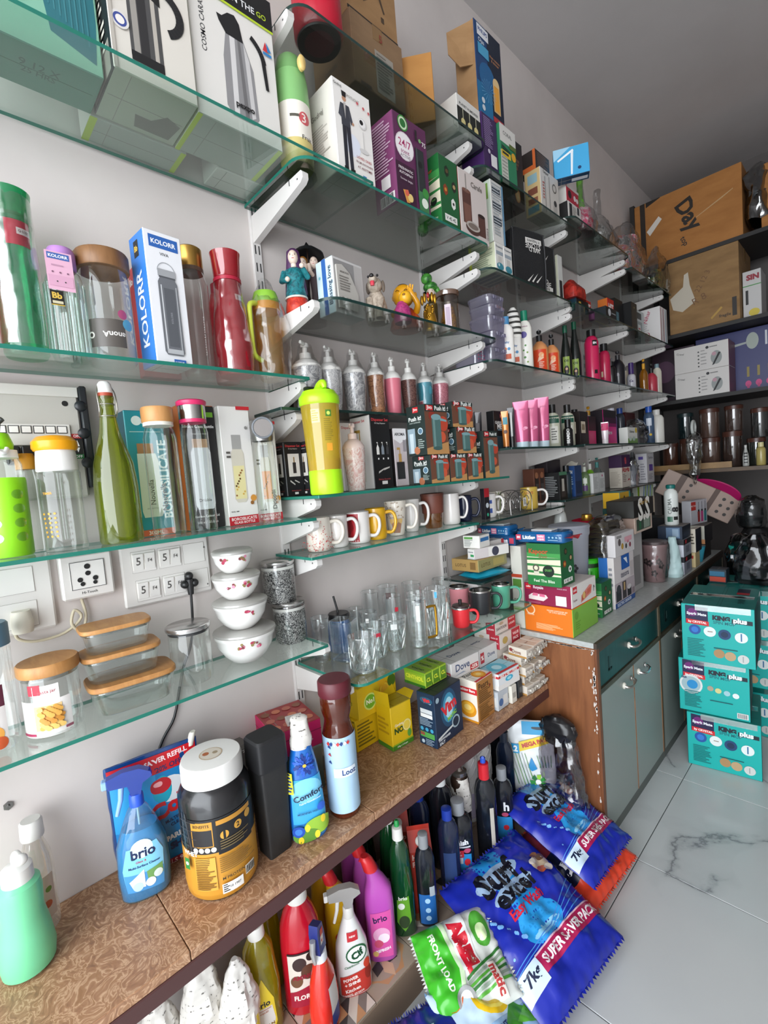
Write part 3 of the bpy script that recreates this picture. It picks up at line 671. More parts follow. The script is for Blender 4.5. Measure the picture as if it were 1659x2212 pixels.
man = [EL(.28,.82,.055,'b98a6d'),poly([(.23,.84),(.33,.84),(.34,.90),(.22,.90)],'1d1a1a'),poly([(.17,.76),(.39,.76),(.40,.52),(.17,.52)],'3b3c44'),poly([(.25,.78),(.31,.78),(.28,.60)],'b9b4b0'),poly([(.17,.76),(.10,.62),(.22,.58),(.22,.66)],'44454e'),poly([(.39,.76),(.47,.60),(.42,.56),(.36,.66)],'44454e'),EL(.47,.585,.03,'b98a6d'),poly([(.18,.52),(.28,.52),(.26,.07),(.17,.07)],'26262e'),poly([(.28,.52),(.39,.52),(.40,.07),(.31,.07)],'2a2a33'),poly([(.15,.07),(.26,.07),(.26,.04),(.15,.04)],'141414'),poly([(.31,.07),(.43,.07),(.43,.04),(.31,.04)],'141414')]
cam = [EL(.73,.65,.11,'d5d2cf'),EL(.72,.655,.09,'efecea'),EL(.70,.66,.05,'1b1b1d'),R0(.715,.36,.735,.56,'cfccc9'),EL(.72,.34,.13,'d0cdca',.025)]
carton('camera_box','white camera box with printed man in waistcoat','box',(.285,.869,Z,.118,.134,.236),{'*': 'ece8e3','L': 'e2dcd2'},{'F': [EL(.42,.35,.22,'dfe3ee')] + man + cam + [TX('Godrej',.12,.93,.20,'3a3a3a'),TX('SPOTLIGHT',.50,.87,.35,'8c8780'),TX('LOVED ONES',.70,.24,.40,'b0343b'),TX('FROM ANYWHERE',.70,.185,.46,'7d4247'),TX('AT ANYTIME!',.70,.13,.40,'7d4247'),EL(.62,.85,.03,'c65a5f'),EL(.78,.83,.03,'c65a5f'),EL(.92,.81,.03,'c65a5f'),R0(.12,.0,.22,.03,'3a78b5'),R0(.62,.0,.72,.05,'3a78b5')],'L': lines(.15,.8,.25,.6,12,'b6afa6',6) + [TX('Godrej',.4,.72,.45,'8d877f')],'B': []})
Z2 = 2.2981
carton('air_freshener_box','purple air freshener box with round white badge','box',(.29,1.089,Z2,.095,.15,.262),{'*': '6b2f57','L': '80416a','F': '5d2a50','B': 'c9b4b9'},{'F': [R0(0,0,.55,.46,'3c1c33'),EL(.30,.66,.27,'d9cfd2'),EL(.30,.66,.25,'efe9ea'),TX('24/7',.30,.69,.36,'b3386c'),TX('scent',.30,.60,.25,'a05078'),TX('ACTIVE',.30,.55,.30,'7d6f78'),EL(.28,.91,.15,'3e8a3e'),EL(.28,.91,.12,'cfe0c0'),EL(.28,.91,.085,'2d6f35'),TX('FRESHMATIC',.28,.40,.42,'e8dfe2'),TX('AUTOSPRAY',.28,.35,.40,'e8dfe2'),TX('Summer delight',.28,.28,.36,'d0c0c8'),poly([(.15,.16),(.30,.18),(.34,.04),(.24,.03)],'d99a4a'),EL(.36,.10,.08,'e6c97f'),EL(.26,.14,.06,'d8624d'),R0(.60,.10,.86,.72,'2a2e30'),R0(.63,.10,.66,.72,'4d5254'),EL(.73,.55,.07,'16181a'),R0(.62,.02,.92,.24,'3f7a4b'),EL(.80,.12,.10,'dfe6d8'),TX('75',.88,.80,.12,'efe9ea'),R0(.62,.80,.68,.92,'2a2024'),EL(.76,.82,.04,'7fb36f'),EL(.84,.24,.10,'3e8a3e')],'L': lines(.08,.92,.36,.95,18,'c9a9bd',7) + [R0(.35,.20,.75,.34,'e8e2e0'),R0(.25,.02,.9,.14,'e8e2e0')] + [R0(.28 + i * .06,.03,.30 + i * .06 + (i % 3) * .012,.13,'222222') for i in range(10)]},rz=0)
def kapoor(label,P,L2=True,**k):
    strip = [R0(0,.10 + i * .16,1,.17 + i * .16,'d8d2b8') for i in range(5)]
    front = [('p',[(u + .13 * math.cos(math.pi / 3 * i + .5),v + .085 * math.sin(math.pi / 3 * i + .5)) for i in range(6)],c) for u,v,c in ((.40,.80,'1c2a1c'),(.75,.62,'2a2620'),(.28,.52,'8a3b20'),(.66,.36,'e6e6e0'))] + [EL(.40,.80,.07,'5b4a2e'),EL(.75,.62,.07,'b59a6a'),EL(.28,.52,.06,'c98a3a'),EL(.66,.36,.05,'222222'),R0(.15,.07,.80,.17,'e2e4dc'),TX('V 4S 4S',.47,.12,.5,'333333')]
    left = [R0(0,.78,1,1,'1f6b33'),R0(0,.68,1,.78,'3f9348'),R0(0,.22,1,.68,'dcd6bb'),poly([(0,.60),(1,.64),(1,.68),(0,.66)],'2d7d3c'),poly([(0,.46),(1,.48),(1,.51),(0,.52)],'2d7d3c'),poly([(0,.30),(1,.28),(1,.32),(0,.36)],'2d7d3c'),R0(0,0,1,.24,'24763a'),TX('Kapoor',.36,.80,.58,'b5502a',0,.03),TX('Dust',.50,.70,.25,'8c5a35'),EL(.64,.36,.17,'14241a'),TX('DUST',.64,.38,.20,'6fbf5a'),EL(.27,.42,.10,'5a5248'),EL(.27,.42,.06,'dcd6bb'),R0(.20,.26,.36,.34,'cfcab6'),TX('Feel The Bliss',.5,.12,.62,'dfe8d4')]
    return carton('tea_box',label,'box',P,{'*': '1d5a30','F': '1f5c33'},{'F': front,'L': left},seam='174526',**k)
kapoor('green box with printed hexagons beside the purple air freshener box',(.290,1.295,Z2,.078,.100,.222))
sippers = [R0(.10,.20,.40,.70,'5a3a33'),EL(.25,.70,.15,'7d574b',.03),R0(.23,.70,.26,.95,'8d8780'),poly([(.14,.2),(.36,.2),(.38,.5),(.12,.5)],'7a5347'),R0(.62,.10,.88,.42,'5a3b34'),EL(.75,.42,.13,'2f201d',.03),EL(.42,.16,.26,'4f352f',.10),EL(.42,.19,.24,'b7aea6',.07),EL(.42,.19,.18,'7b6d65',.045),TX('Carafe',.62,.84,.4,'6e6660'),TX('Orchid B',.94,.18,.26,'5b5450',90)]
carton('drinkware_box','pale pink box with printed brown tumblers','box',(.288,1.402,Z2,.10,.168,.222),{'*': 'cfc4be','F': 'd3c8c3','L': 'b33038'},{'F': sippers})
# ================================================================ upper shelf under the ceiling
Z3 = 2.6656
vessel('red_canister','glossy red canister with black ring base near the ceiling','canister',(.23,.885,Z3),[('body',[(.004,.060),(.012,.066),(.25,.067),(.27,.060)],pm('b3122c',.25,0,.4)),('base_ring',[(-.0003,.058),(.004,.060),(.006,.060)],pm('1c1416',.4)),('base_disc',[(-.0009,.030),(-.0004,.040)],pm('6d1424',.35)),('lid',[(.27,.055),(.29,.05)],pm('1c1416',.4))],seg=40)
CB1 = cardboard('7a6047','957758'); CB2 = cardboard('8e6b46','a8835a'); CB3 = cardboard('6b543d','84684b')
def big_carton(name,label,P,mat,rz=0,flap=None,prints=None,tape=True,tilt=None,group=None):
    t = carton(name,label,'carton',P,{'*': mat},prints,rz,group,True,.8,tilt,'4f3c29'); xf,y0,z,d,w,h = P
    if tape:
        b = MB(); b.box((-d / 2,-.02,h + .0002),(d / 2,.02,h + .0008),pm('8a6a44',.25)); b.box((d / 2 + .0002,-.02,h * .8),(d / 2 + .0008,.02,h),pm('8a6a44',.25)); b.build('tape',t,0)
    if flap:
        for (fx,fy,fl,ang) in flap:
            o = MB().box((-.002,-fy / 2,0),(.002,fy / 2,fl),mat).build('open_flap',t,0,(fx,0,h),(0,math.radians(ang),0))
    return t
big_carton('shipping_carton','dusty brown carton with white paper label on the top shelf',(.205,1.033,Z3,.188,.222,.205),CB1,prints={'F': [R0(.42,.05,.78,.66,'9c968c')] + lines(.45,.75,.10,.62,12,'6f6a62',3) + [TX('5',.55,.86,.06,'8c3a30'),R0(.1,.0,.3,.05,'4a3a2a')],'L': [R0(.3,.4,.6,.46,'5c4934'),R0(.25,.3,.55,.34,'5c4934'),EL(.7,.6,.08,'6a553d')]})
big_carton('shipping_carton','upper brown carton with black print stacked on the dusty carton',(.195,1.035,Z3 + .2065,.175,.215,.20),CB2,prints={'F': [R0(.0,.02,1,.07,'2d241c'),poly([(.30,.35),(.55,.55),(.57,.50),(.32,.30)],'4a3928'),poly([(.6,.6),(.72,.35),(.75,.37),(.64,.64)],'4a3928'),EL(.45,.75,.09,'4a3928'),EL(.45,.75,.06,'97744f'),R0(.66,.2,.72,.28,'4a3928')],'L': [EL(.5,.5,.12,'5c4934')]})
carton('small_carton','plain tan cardboard box with pointed corner toward the aisle','carton',(.228,1.300,Z3,.118,.118,.215),{'*': cardboard('a9743a','bd8748')},None,38,None,True,.7,None,'7a5428')
carton('lamp_box','white planet lamp box with printed glass lamps','box',(.268,1.452,Z3,.112,.142,.128),{'*': 'd6d3cd','L': 'cfccc6','F': 'dcd9d3'},{'F': [R0(0,.18,1,.68,'1d1f1c'),TX('PLANET HUMIDIFIER',.5,.78,.8,'3b3b3b')] + [q for i in range(3) for q in (R0(.22 + i * .27,.40,.245 + i * .27,.68,'cfcdb0'),EL(.23 + i * .27,.33,.09,'d8c98a'))]})
ph = carton('bulb_box','tall dark blue light box with torn brown flap','box',(.262,1.600,2.8005,.09,.175,.325),{'*': '12335a','F': '153f70','L': cardboard('8e6b46','a8835a'),'R': '0e2444'},{'F': [R0(.45,0,1,1,'101d33'),R0(0,.0,.55,.35,'1c6d9c'),EL(.40,.45,.30,'1b5f92'),R0(.10,.86,.52,.98,'e6e7ea'),TX('PHILIPS',.31,.93,.34,'1d3f86',0,.03),TX('Ojas',.24,.81,.22,'dce6ee'),R0(.10,.66,.50,.78,'4aa0c8'),TX('Heat resistant',.74,.74,.40,'c98a5c'),TX('& simmer',.74,.70,.30,'c98a5c'),R0(.60,.14,.86,.46,'d9b27a'),EL(.73,.46,.13,'e2c28d'),R0(.64,.16,.82,.44,'e8a23a'),R0(.55,.02,.95,.08,'b3343a'),EL(.18,.16,.06,'cfd6dc'),EL(.18,.08,.06,'cfd6dc')] + [poly([(.40,.30),(.40 + .28 * math.cos(a),.30 + .13 * math.sin(a)),(.40 + .28 * math.cos(a + .04),.30 + .13 * math.sin(a + .04))],'78b4d8') for a in [i * .35 for i in range(18)]]},rz=0)
b = MB(); b.add([(.030,-.086,.17),(.000,-.125,.16),(-.030,-.150,.21),(-.035,-.145,.29),(.030,-.086,.322),(.034,-.087,.17),(.003,-.128,.16),(-.028,-.154,.21),(-.033,-.149,.29),(.034,-.087,.322)],[(0,1,2,3,4),(9,8,7,6,5),(0,5,6,1),(1,6,7,2),(2,7,8,3),(3,8,9,4)],cardboard('8e6b46','a8835a')); b.build('torn_flap',ph,0)
b = MB(); b.loft([(.324,.03,.012,2),(.334,.02,.02,2),(.342,.004,.004,2)],pm('e3e0da',.6),14,jit=.012); b.build('crumpled_plastic',ph,30)
# bay 3 top
Z4 = 2.5806
carton('oil_diffuser_box','narrow purple text-covered box on the upper shelf','box',(.27,1.60,Z4,.10,.10,.219),{'*': '3d2354','L': '46285f','B': '8f8a92'},{'F': lines(.1,.75,.45,.95,16,'8f7aa6',11) + [EL(.35,.40,.08,'cfc7d6'),R0(.45,.18,.85,.38,'e2dfe2'),R0(.45,.02,.95,.12,'e8e6e8')] + [R0(.47 + i * .05,.03,.49 + i * .05,.11,'222222') for i in range(9)]})
carton('grater_box','white and green kitchen grater box next to purple box','box',(.28,1.703,Z4,.12,.115,.219),{'*': '2f7a52','F': '2d7f58','B': '14301f'},{'F': [R0(0,.70,1,1,'d9d6d0'),TX('CORAL',.48,.87,.55,'4b4f4c'),R0(0,.0,.42,.55,'c9cabf')] + [R0(.05,.06 + i * .06,.38,.08 + i * .06,'8d8f88') for i in range(8)] + [R0(.03,.46,.62,.56,'d9b62c'),R0(.10,.50,.48,.54,'2b2b2b'),EL(.80,.55,.14,'dba32a'),R0(.55,.66,.98,.74,'5b6b32'),poly([(.06,.64),(.6,.6),(.58,.57),(.1,.58)],'15372a')]})
carton('hair_dryer_box','tall black box with orange print behind the grater box','box',(.225,1.822,Z4,.10,.15,.27),{'*': '17161a','F': '1b1a1d'},{'F': [TX('ONE HEATER',.5,.70,.62,'9c6f52'),TX('FOR MANY',.5,.64,.55,'9c6f52'),TX('THINGS',.5,.58,.4,'9c6f52'),EL(.62,.16,.14,'d98a3a',.10),EL(.62,.15,.09,'e8c48a',.07)]})
carton('geyser_box','cream and white tap-heater box on the upper shelf','box',(.27,2.035,Z4,.075,.17,.19),{'*': 'd8d2c8','F': 'd2ccc4','L': 'cdb27f'},{'F': [R0(.22,.05,.26,.85,'8f8a84'),R0(.45,.05,.49,.9,'9a958f'),EL(.75,.72,.12,'6f6a64'),EL(.75,.72,.08,'c9c4bc'),R0(.66,.05,.86,.40,'b5b0aa'),EL(.76,.38,.08,'3a3a3a'),TX('Geyser',.3,.93,.3,'5c5852')] + lines(.1,.2,.3,.7,6,'b0564c',4),'L': [R0(.2,.7,.8,.9,'8fb0b8'),R0(.2,.45,.8,.6,'7d4a38'),R0(.2,.25,.8,.38,'8a5540'),R0(.15,.05,.85,.2,'5d8a96')]})
carton('heater_box','small black and orange box lying on the tap-heater box','box',(.25,2.04,Z4 + .191,.085,.13,.085),{'*': '1d1b1c','L': '29211f','F': '232021'},{'L': [R0(0,0,1,.25,'c9632c'),R0(.85,0,1,1,'c9632c')],'F': lines(.1,.9,.1,.9,9,'6f5a50',8)})
carton('table_lamp_box','tilted sky-blue lamp box sticking out over the shelf','box',(.335,2.185,Z4 + .195,.05,.15,.135),{'*': 'dfe3e6','F': '45a6d8','L': '46a4d6','B': '163a55','R': 'd8d6d0'},{'F': [poly([(.0,.6),(.5,1),(0,1)],'9fd0ea'),poly([(.10,.62),(.55,.90),(.58,.84),(.13,.56)],'f2f4f5'),poly([(.50,.86),(.57,.84),(.52,.05),(.47,.05)],'e6ecf0'),EL(.72,.22,.05,'1c3a66')],'L': [R0(.1,.1,.9,.9,'5fb6e2')],'B': [R0(.5,.2,.95,.6,'c9ccd0')]},rz=-62,tilt=(0,-6))
carton('chopper_box','small red and white box below the blue lamp box','box',(.27,2.290,2.712,.09,.13,.075),{'*': 'd2cec8','F': 'b52a3f','B': 'c6c2bc'},{'F': [EL(.25,.5,.14,'2b2224'),EL(.65,.45,.10,'e0d8d6'),EL(.85,.4,.09,'e0d8d6'),R0(0,.85,1,1,'d8d4ce')]})
carton('chopper_box','white and black box supporting the small red box','box',(.275,2.287,2.6356,.10,.14,.076),{'*': 'd5d2cc','L': '2a2a2a'},{'F': [R0(.1,.1,.3,.9,'23262a'),R0(.7,.5,.85,.95,'2a2d33')] + lines(.35,.65,.2,.8,6,'9a968f',3)})
# ================================================================ shelf of drinking bottles (upper left)
Z = 1.7775
def wrapfilm(t,S,jit=.004,name='plastic_wrap',h='f2f2f2',k0=.12):
    MB().loft(S,film(h,k0),40,False,False,jit,seed=S[0][1] * 991).build(name,t,60)
GREEN = glass('86e6c0',.06,.5,2.8,.05,.10); REDG = glass('ec3048',.06,.4,2.8,.05,.62); PINKG = glass('e8467e',.06,.4,2.8,.05,.5)
def tall(R,H): return [(0,R * .90),(.006,R),(H * .35,R * .99),(H * .55,R * .93),(H * .78,R * .80),(H * .86,R * .84),(H,R * .93)]
vessel('fridge_bottle','crimson plastic bottle cut off by the left photo edge','bottle',(.10,.085,Z),[('body',tall(.035,.26),PINKG),('cap',[(.26,.03),(.29,.03)],pm('b3234c',.35))])
def gw(t): wrapfilm(t,[(.02,.039),(.10,.040),(.20,.037),(.24,.036),(.30,.036)],.0025)
vessel('fridge_bottle','tall green wrapped plastic bottle with red paper band','bottle',(.11,.166,Z),[('body',tall(.037,.265),GREEN),('cap',[(.252,.0345),(.262,.0335),(.30,.036),(.312,.0375),(.314,.033)],glass('36c48c',.08,.5,2.4,.05,.35))],[(tall(.0385,.265),-5,[R0(-.012,.205,.030,.25,'b8263c'),R0(.006,.225,.030,.237,'e6dfd8'),TX('Q-LUX',.018,.231,.018,'5a2a2e')],'paper_band')],extra=gw)
def hangtag(t):
    b = MB(); mp = lambda u,v,o: (.039 + o + .004 * (1 - v),-.035 + u * .045,.125 + v * .075)
    b.grid(lambda u,v: mp(u,v,0),2,2,pm('d9a9bf',.5)); b.decal(mp,[R0(.08,.80,.90,.96,'3f5fa0'),TX('KOLORR',.49,.88,.72,'e8eaf2',0,.03)] + lines(.2,.8,.58,.66,1,'b58aa0') + [R0(.05,.1,.95,.38,'cf9db5')] + [EL(u,v,.04,'7a5468') for u in (.22,.5,.78) for v in (.46,)] + [EL(.35,.22,.03,'333333'),EL(.65,.22,.03,'333333')],1.7); b.build('hang_tag',t,0)
    b = MB(); mp = lambda u,v,o: (.042 + o + .003 * (1 - v),-.034 + u * .022,.094 + v * .030)
    b.grid(lambda u,v: mp(u,v,0),1,1,pm('1a1712',.5)); b.decal(mp,[TX('Bb',.5,.65,.75,'d0ad4a',0,.04),R0(.1,.12,.9,.3,'c9c0a0'),R0(0,0,1,.06,'c9a63a')],1.35); b.build('foil_tag',t,0)
ribs = lambda n,r0,amp,z0,z1: None
t = vessel('glass_bottle','ribbed clear bottle with lilac cap and pink hang tag','bottle',(.12,.241,Z),[('body',[(.0,.033),(.006,.0345),(.155,.0345),(.172,.030),(.180,.021)],GL),('cap',[(.180,.0235),(.184,.0255),(.215,.0255),(.222,.022)],pm('b583c4',.35))],extra=hangtag)
b = MB()
for i in range(22):
    a = 2 * math.pi * i / 22; b.tube([(.0350 * math.cos(a),.0350 * math.sin(a),.012),(.0350 * math.cos(a),.0350 * math.sin(a),.150)],.0016,glass('e6eeec',.18,.7,2.0),5)
b.build('rib',t,60,kind='stuff')
vessel('storage_jar','tall clear jar with dark wooden lid next to blue-white box','jar',(.108,.319,Z),[('body',[(0,.042),(.008,.0475),(.165,.048),(.195,.047),(.205,.044)],GL),('lid',[(.200,.0505),(.203,.0525),(.232,.0525),(.236,.050)],ACACIA)],[([(0,.048),(.2,.048)],-38,[R0(-.022,.03,.050,.088,'57514c'),EL(-.018,.055,.007,'e8e4dc'),EL(-.018,.055,.004,'4a453f')]),([(0,.048),(.2,.048)],-5,[TX('enonA',0,.056,.044,'e9e5df',180,.02),EL(.02,.10,.010,'b5527a'),EL(.03,.08,.012,'5fa8c4')],'lettering')])
kolb = [TX('KOLORR',.5,.925,.70,'ffffff',0,.02)]
kf = [R0(.12,.875,.90,.965,'2f62ad'),TX('KOLORR',.51,.92,.66,'f0f2f6',0,.03),TX('VIVA',.5,.835,.24,'55565a')] + arc(.5,.70,.235,.25,5,175,'8b8c90',3.3) + [R0(.26,.665,.74,.72,'9fa0a3'),R0(.28,.655,.72,.668,'55565a'),poly([(.24,.62),(.30,.655),(.70,.655),(.76,.62),(.78,.10),(.72,.075),(.30,.075),(.24,.10)],'6c6e73'),poly([(.30,.60),(.33,.60),(.34,.11),(.30,.11)],'c9cbce'),poly([(.70,.60),(.73,.60),(.73,.11),(.70,.11)],'a9abae'),R0(.38,.14,.66,.58,'595b60'),TX('KOLORR',.52,.36,.30,'8b8d92',90,.02),R0(.30,.085,.74,.12,'b4b6b9'),R0(.45,.005,.78,.045,'2f62ad'),TX('1L/1000 ML',.61,.025,.26,'e8ecf4')]
carton('bottle_box','blue and white bottle box standing between clear jar and red bottles','box',(.17,.385,Z,.075,.083,.29),{'*': 'e6e6ea','L': '2f74c4','F': 'e9e9ec'},{'F': kf,'L': [TX('KOLORR',.46,.44,2.2,'e9eef8',90,.02),R0(.30,.83,.60,.95,'17171a'),TX('Bb',.45,.89,.22,'d0ad4a',0,.04)]},rz=5)
carton('greeting_box','small red box with white lettering peeking behind the clear jar','box',(.045,.40,Z,.03,.09,.255),{'*': 'b3363c'},{'F': [TX('hello',.3,.88,.5,'eee6e4',0,.03)],'L': [TX('llo',.5,.88,.7,'eee6e4',0,.03)]})
vessel('glass_bottle','clear bottle with brushed gold cap behind the red bottle','bottle',(.075,.528,Z),[('body',[(0,.035),(.006,.038),(.23,.038),(.262,.030),(.272,.025)],GL),('cap',[(.268,.029),(.272,.031),(.315,.031),(.318,.028)],pm('b08a45',.3,.9)),('collar',[(.258,.0315),(.268,.0315)],pm('5a4638',.4))],[([(0,.038),(.3,.038)],-20,[TX('Table',0,.02,.02,'5b5a58')] + [EL(.016,.05 + i * .006,.0013,'e0d8d8') for i in range(16)])])
vessel('fridge_bottle','red plastic bottle standing behind the wrapped tall red one','bottle',(.040,.618,Z),[('body',[(0,.029),(.006,.031),(.20,.031),(.235,.024)],REDG),('cap',[(.235,.022),(.262,.022),(.264,.019)],pm('a82038',.35))])
def rw(t): wrapfilm(t,[(.01,.0465),(.08,.0475),(.14,.042),(.19,.036),(.235,.034)],.004)
redS = [(0,.040),(.008,.0445),(.07,.0455),(.14,.040),(.20,.0325),(.255,.0305),(.29,.034),(.302,.036)]
vessel('fridge_bottle','tall red wrapped bottle with flared ribbed mouth','bottle',(.12,.602,Z),[('body',redS,REDG),('cap',[(.245,.0325),(.25,.0325),(.296,.0355),(.307,.0375),(.309,.034)],glass('d83244',.08,.4,2.4,.05,.5)),('ring',[(.235,.0345),(.243,.0345)],pm('a82038',.35))],[(redS,20,[R0(-.012,.185,.018,.20,'d8b6b0'),TX('Q-LUX',.003,.1925,.02,'7a2a2e')],'paper_band')],extra=rw)
def ph_(t):
    b = MB(); LM = pm('c9d84a',.35); b.tube([(.034,-.010,.05),(.060,-.014,.06),(.066,-.014,.09),(.066,-.014,.16),(.060,-.014,.19),(.034,-.010,.20)],[.007,.007,.0065,.0065,.007,.007],LM,10); b.build('handle',t,60)
    wrapfilm(t,[(.0,.048),(.06,.058),(.12,.06),(.18,.05),(.23,.03),(.27,.012)],.008,k0=.04)
vessel('water_pitcher','amber-yellow pitcher with lime handle inside clear plastic','pitcher',(.115,.712,Z),[('body',[(0,.030),(.006,.034),(.14,.036),(.20,.036)],glass('ecc868',.06,.4,2.4,.04,.25)),('collar',[(.185,.037),(.205,.037)],pm('c98a2a',.35)),('lid',[(.205,.034),(.215,.036),(.235,.030),(.238,.02)],pm('86b93a',.35))],extra=ph_,rz=-60)
# ================================================================ shelf of bottles, second row
Z = 1.3945
LIME = pm('8fd81e',.35)
def sip_holes(t):
    S_ = [(0,.0375),(.15,.0385)]; b = MB()
    for i in range(4): b.decal(skin(S_,-38),[EL(0,.118 - i * .027,.014,glass('e9efe8',.12,.6,2.0),.010)],1,6); b.decal(skin(S_,28),[EL(0,.118 - i * .027,.011,glass('e9efe8',.12,.6,2.0),.009)],1,6)
    b.build('window_hole',t,60,kind='stuff')
    b = MB(); b.loft([(.20,.024),(.215,.026),(.235,.020)],LIME,20); b.tube([(.0,0,.23),(.008,.004,.255),(.014,.012,.262)],[.006,.006,.005],pm('2b2d2b',.4),8); b.tube([(.026,-.01,.21),(.036,-.005,.20),(.036,.006,.195),(.026,.012,.205)],.004,pm('e6e6e2',.35),8); b.build('spout_cap',t,50)
vessel('sipper_bottle','lime green sipper bottle with oval windows in sleeve','bottle',(.105,.100,Z),[('sleeve',[(0,.035),(.004,.037),(.145,.038),(.15,.037)],LIME),('body',[(.15,.035),(.175,.035),(.195,.028),(.205,.024)],GL),('collar',[(.188,.031),(.203,.030)],pm('e2e4df',.35))],extra=sip_holes)
vessel('sipper_bottle','pale sipper bottle with orange cap behind the lime one','bottle',(.066,.145,Z),[('body',[(0,.020),(.004,.021),(.14,.021),(.17,.016)],GL),('cap',[(.168,.018),(.19,.018),(.20,.014)],pm('c88a1e',.4))])
S_ = [(0,.036),(.006,.038),(.155,.038),(.166,.033)]
vessel('glass_bottle','clear bottle with white collar and domed orange cap','bottle',(.115,.190,Z),[('body',S_,GL),('collar',[(.158,.0355),(.162,.037),(.185,.0355),(.200,.034)],pm('e4e2dd',.35)),('cap',[(.200,.0365),(.206,.040),(.218,.0395),(.228,.030),(.231,.012)],pm('e8a012',.28)),('inner_tube',[(.02,.006),(.16,.006)],GL,{'cap0': False,'cap1': False})],[(S_,-45,[TX('TIMER',0,.115,.018,'d89a2a')] + [EL(-.010 + j * .010,.03 + i * .009,.0022,'d8952a') for i in range(6) for j in range(3)],'measuring_marks')])
OLIVE = glass('b4be3c',.06,.5,2.4,.03,.20)
sw = [(0,.040),(.006,.0425),(.12,.0425),(.17,.038),(.235,.020),(.275,.0145),(.300,.0135),(.306,.0155),(.312,.0155)]
def swing(t):
    b = MB(); WR = pm('a9a49a',.3,1.0)
    for s in (-1,1): b.tube([(.002,s * .016,.268),(.012,s * .017,.285),(.006,s * .017,.318),(0,s * .012,.334)],.0014,WR,6)
    b.tube([(.016 * math.cos(a),.016 * math.sin(a),.270) for a in [i * .524 for i in range(12)]],.0013,WR,6,True); b.tube([(.0150 * math.cos(a),.0150 * math.sin(a),.295) for a in [i * .524 for i in range(12)]],.0013,WR,6,True); b.build('wire_bail',t,50)
    b = MB(); b.loft([(.318,.0135),(.321,.015),(.338,.013),(.343,.009)],pm('e6e4df',.3),18); b.build('stopper',t,50)
vessel('swing_top_bottle','olive green swing-top glass bottle with white stopper','bottle',(.13,.289,Z),[('body',sw,OLIVE),('gasket',[(.311,.0145),(.319,.0145)],pm('a8442c',.5))],extra=swing,seg=36)
carton('bottle_box','teal bottle box with printed frosted bottle behind swing-top bottle','box',(.075,.335,Z,.065,.085,.295),{'*': '1f8a97','L': '2a5560','F': '2391a0'},{'F': [EL(.30,.92,.13,'e2eeee'),TX('Nouvella',.60,.91,.5,'e2eeee'),R0(.1,.83,.9,.835,'bfe0e0'),R0(.24,.66,.66,.74,'a87a52'),poly([(.22,.66),(.70,.66),(.76,.60),(.76,.18),(.70,.15),(.24,.15),(.20,.2)],'d5dfd8'),R0(.0,.0,1,.05,'c8603a'),TX('300ML',.5,.025,.4,'f0e4da'),TX('BOROSILICATE',.88,.45,2.2,'d9eeee',90,.03),TX('Nouvella',.5,.35,.7,'4b5550',90),TX('HOT BOTTLE',.48,.22,.3,'7b8a84')]})
S_ = [(0,.033),(.006,.036),(.222,.036),(.245,.030),(.255,.026)]
vessel('glass_bottle','clear bottle with pale wooden cap in front of teal box','bottle',(.135,.388,Z),[('body',S_,GL),('ring',[(.250,.032),(.258,.032)],pm('e4dfd3',.4)),('cap',[(.258,.0325),(.261,.034),(.289,.034),(.292,.032)],BAMBOO)],[(S_,-25,[TX('Nouvella',0,.09,.06,'4a4a48',90)],'lettering')])
carton('bottle_box','black and orange bottle box printed with a white bottle','box',(.085,.455,Z,.072,.09,.312),{'*': '161616','L': 'b4602a','T': 'b4602a','F': '171717'},{'F': [EL(.10,.93,.075,'e8e8e6'),TX('Dribble',.36,.93,.42,'e8e8e6'),TX('Silicate Glass Bottle',.5,.83,.9,'e2e2e0',0,.02),TX('Change your choice',.5,.77,.5,'b9b9b6'),R0(.28,.66,.72,.73,'b08a6a'),poly([(.22,.62),(.28,.66),(.72,.66),(.78,.62),(.78,.20),(.72,.16),(.28,.16),(.22,.20)],'c9cbd0'),TX('Dribble',.5,.235,.36,'2b2b2b'),TX('Golden Colour Lid',.5,.105,.7,'e2e2e0'),TX('500 ml / 33.8 oz',.5,.055,.6,'c9c9c6'),R0(.66,.905,.95,.945,'6fae2a')]})
S_ = [(0,.029),(.006,.0315),(.235,.0315),(.255,.027),(.262,.025)]
vessel('glass_bottle','clear bottle with steel and magenta cap','bottle',(.14,.466,Z),[('body',S_,GL),('ring',[(.258,.0305),(.266,.0305)],pm('c42a5c',.35)),('cap',[(.266,.0305),(.298,.0305)],STEEL),('cap_top',[(.298,.0315),(.302,.034),(.308,.034),(.311,.030)],pm('c92a60',.35))])
def pool(label,P,tea,txt):
    return carton('bottle_box',label,'box',P,{'*': 'dfdcd8','L': 'd2cfca'},{'F': [R0(0,0,1,.075,'b8202c'),TX('BOROSILICATE',.5,.052,.85,'f0e6e2',0,.02),TX('GLASS BOTTLE',.5,.022,.7,'f0e6e2',0,.02),TX(txt,.22,.115,.25,'2b2b2b',0,.02),R0(.32,.64,.62,.76,'9d9b98'),poly([(.26,.60),(.32,.64),(.62,.64),(.68,.60),(.68,.22),(.60,.19),(.34,.19),(.26,.22)],'c9c3b4'),R0(.29,.22,.65,.50,tea)] + [EL(.32 + (i * 37 % 29) / 100,.25 + (i * 53 % 23) / 100,.03,['8a5a2a','c9a24a','5a3a1c'][i % 3]) for i in range(12)] + [EL(.86,.22,.10,'c98a3a'),EL(.80,.18,.06,'8a5a2a'),R0(.55,.97,1,1,'b8202c'),EL(.82,.82,.05,'8d8a86')] + lines(.1,.25,.55,.62,2,'55524e',2)})
pool('white glass-bottle box printed with fruit tea bottle, the taller one',(.105,.548,Z,.075,.085,.31),'d9cf9a','POOL 1000')
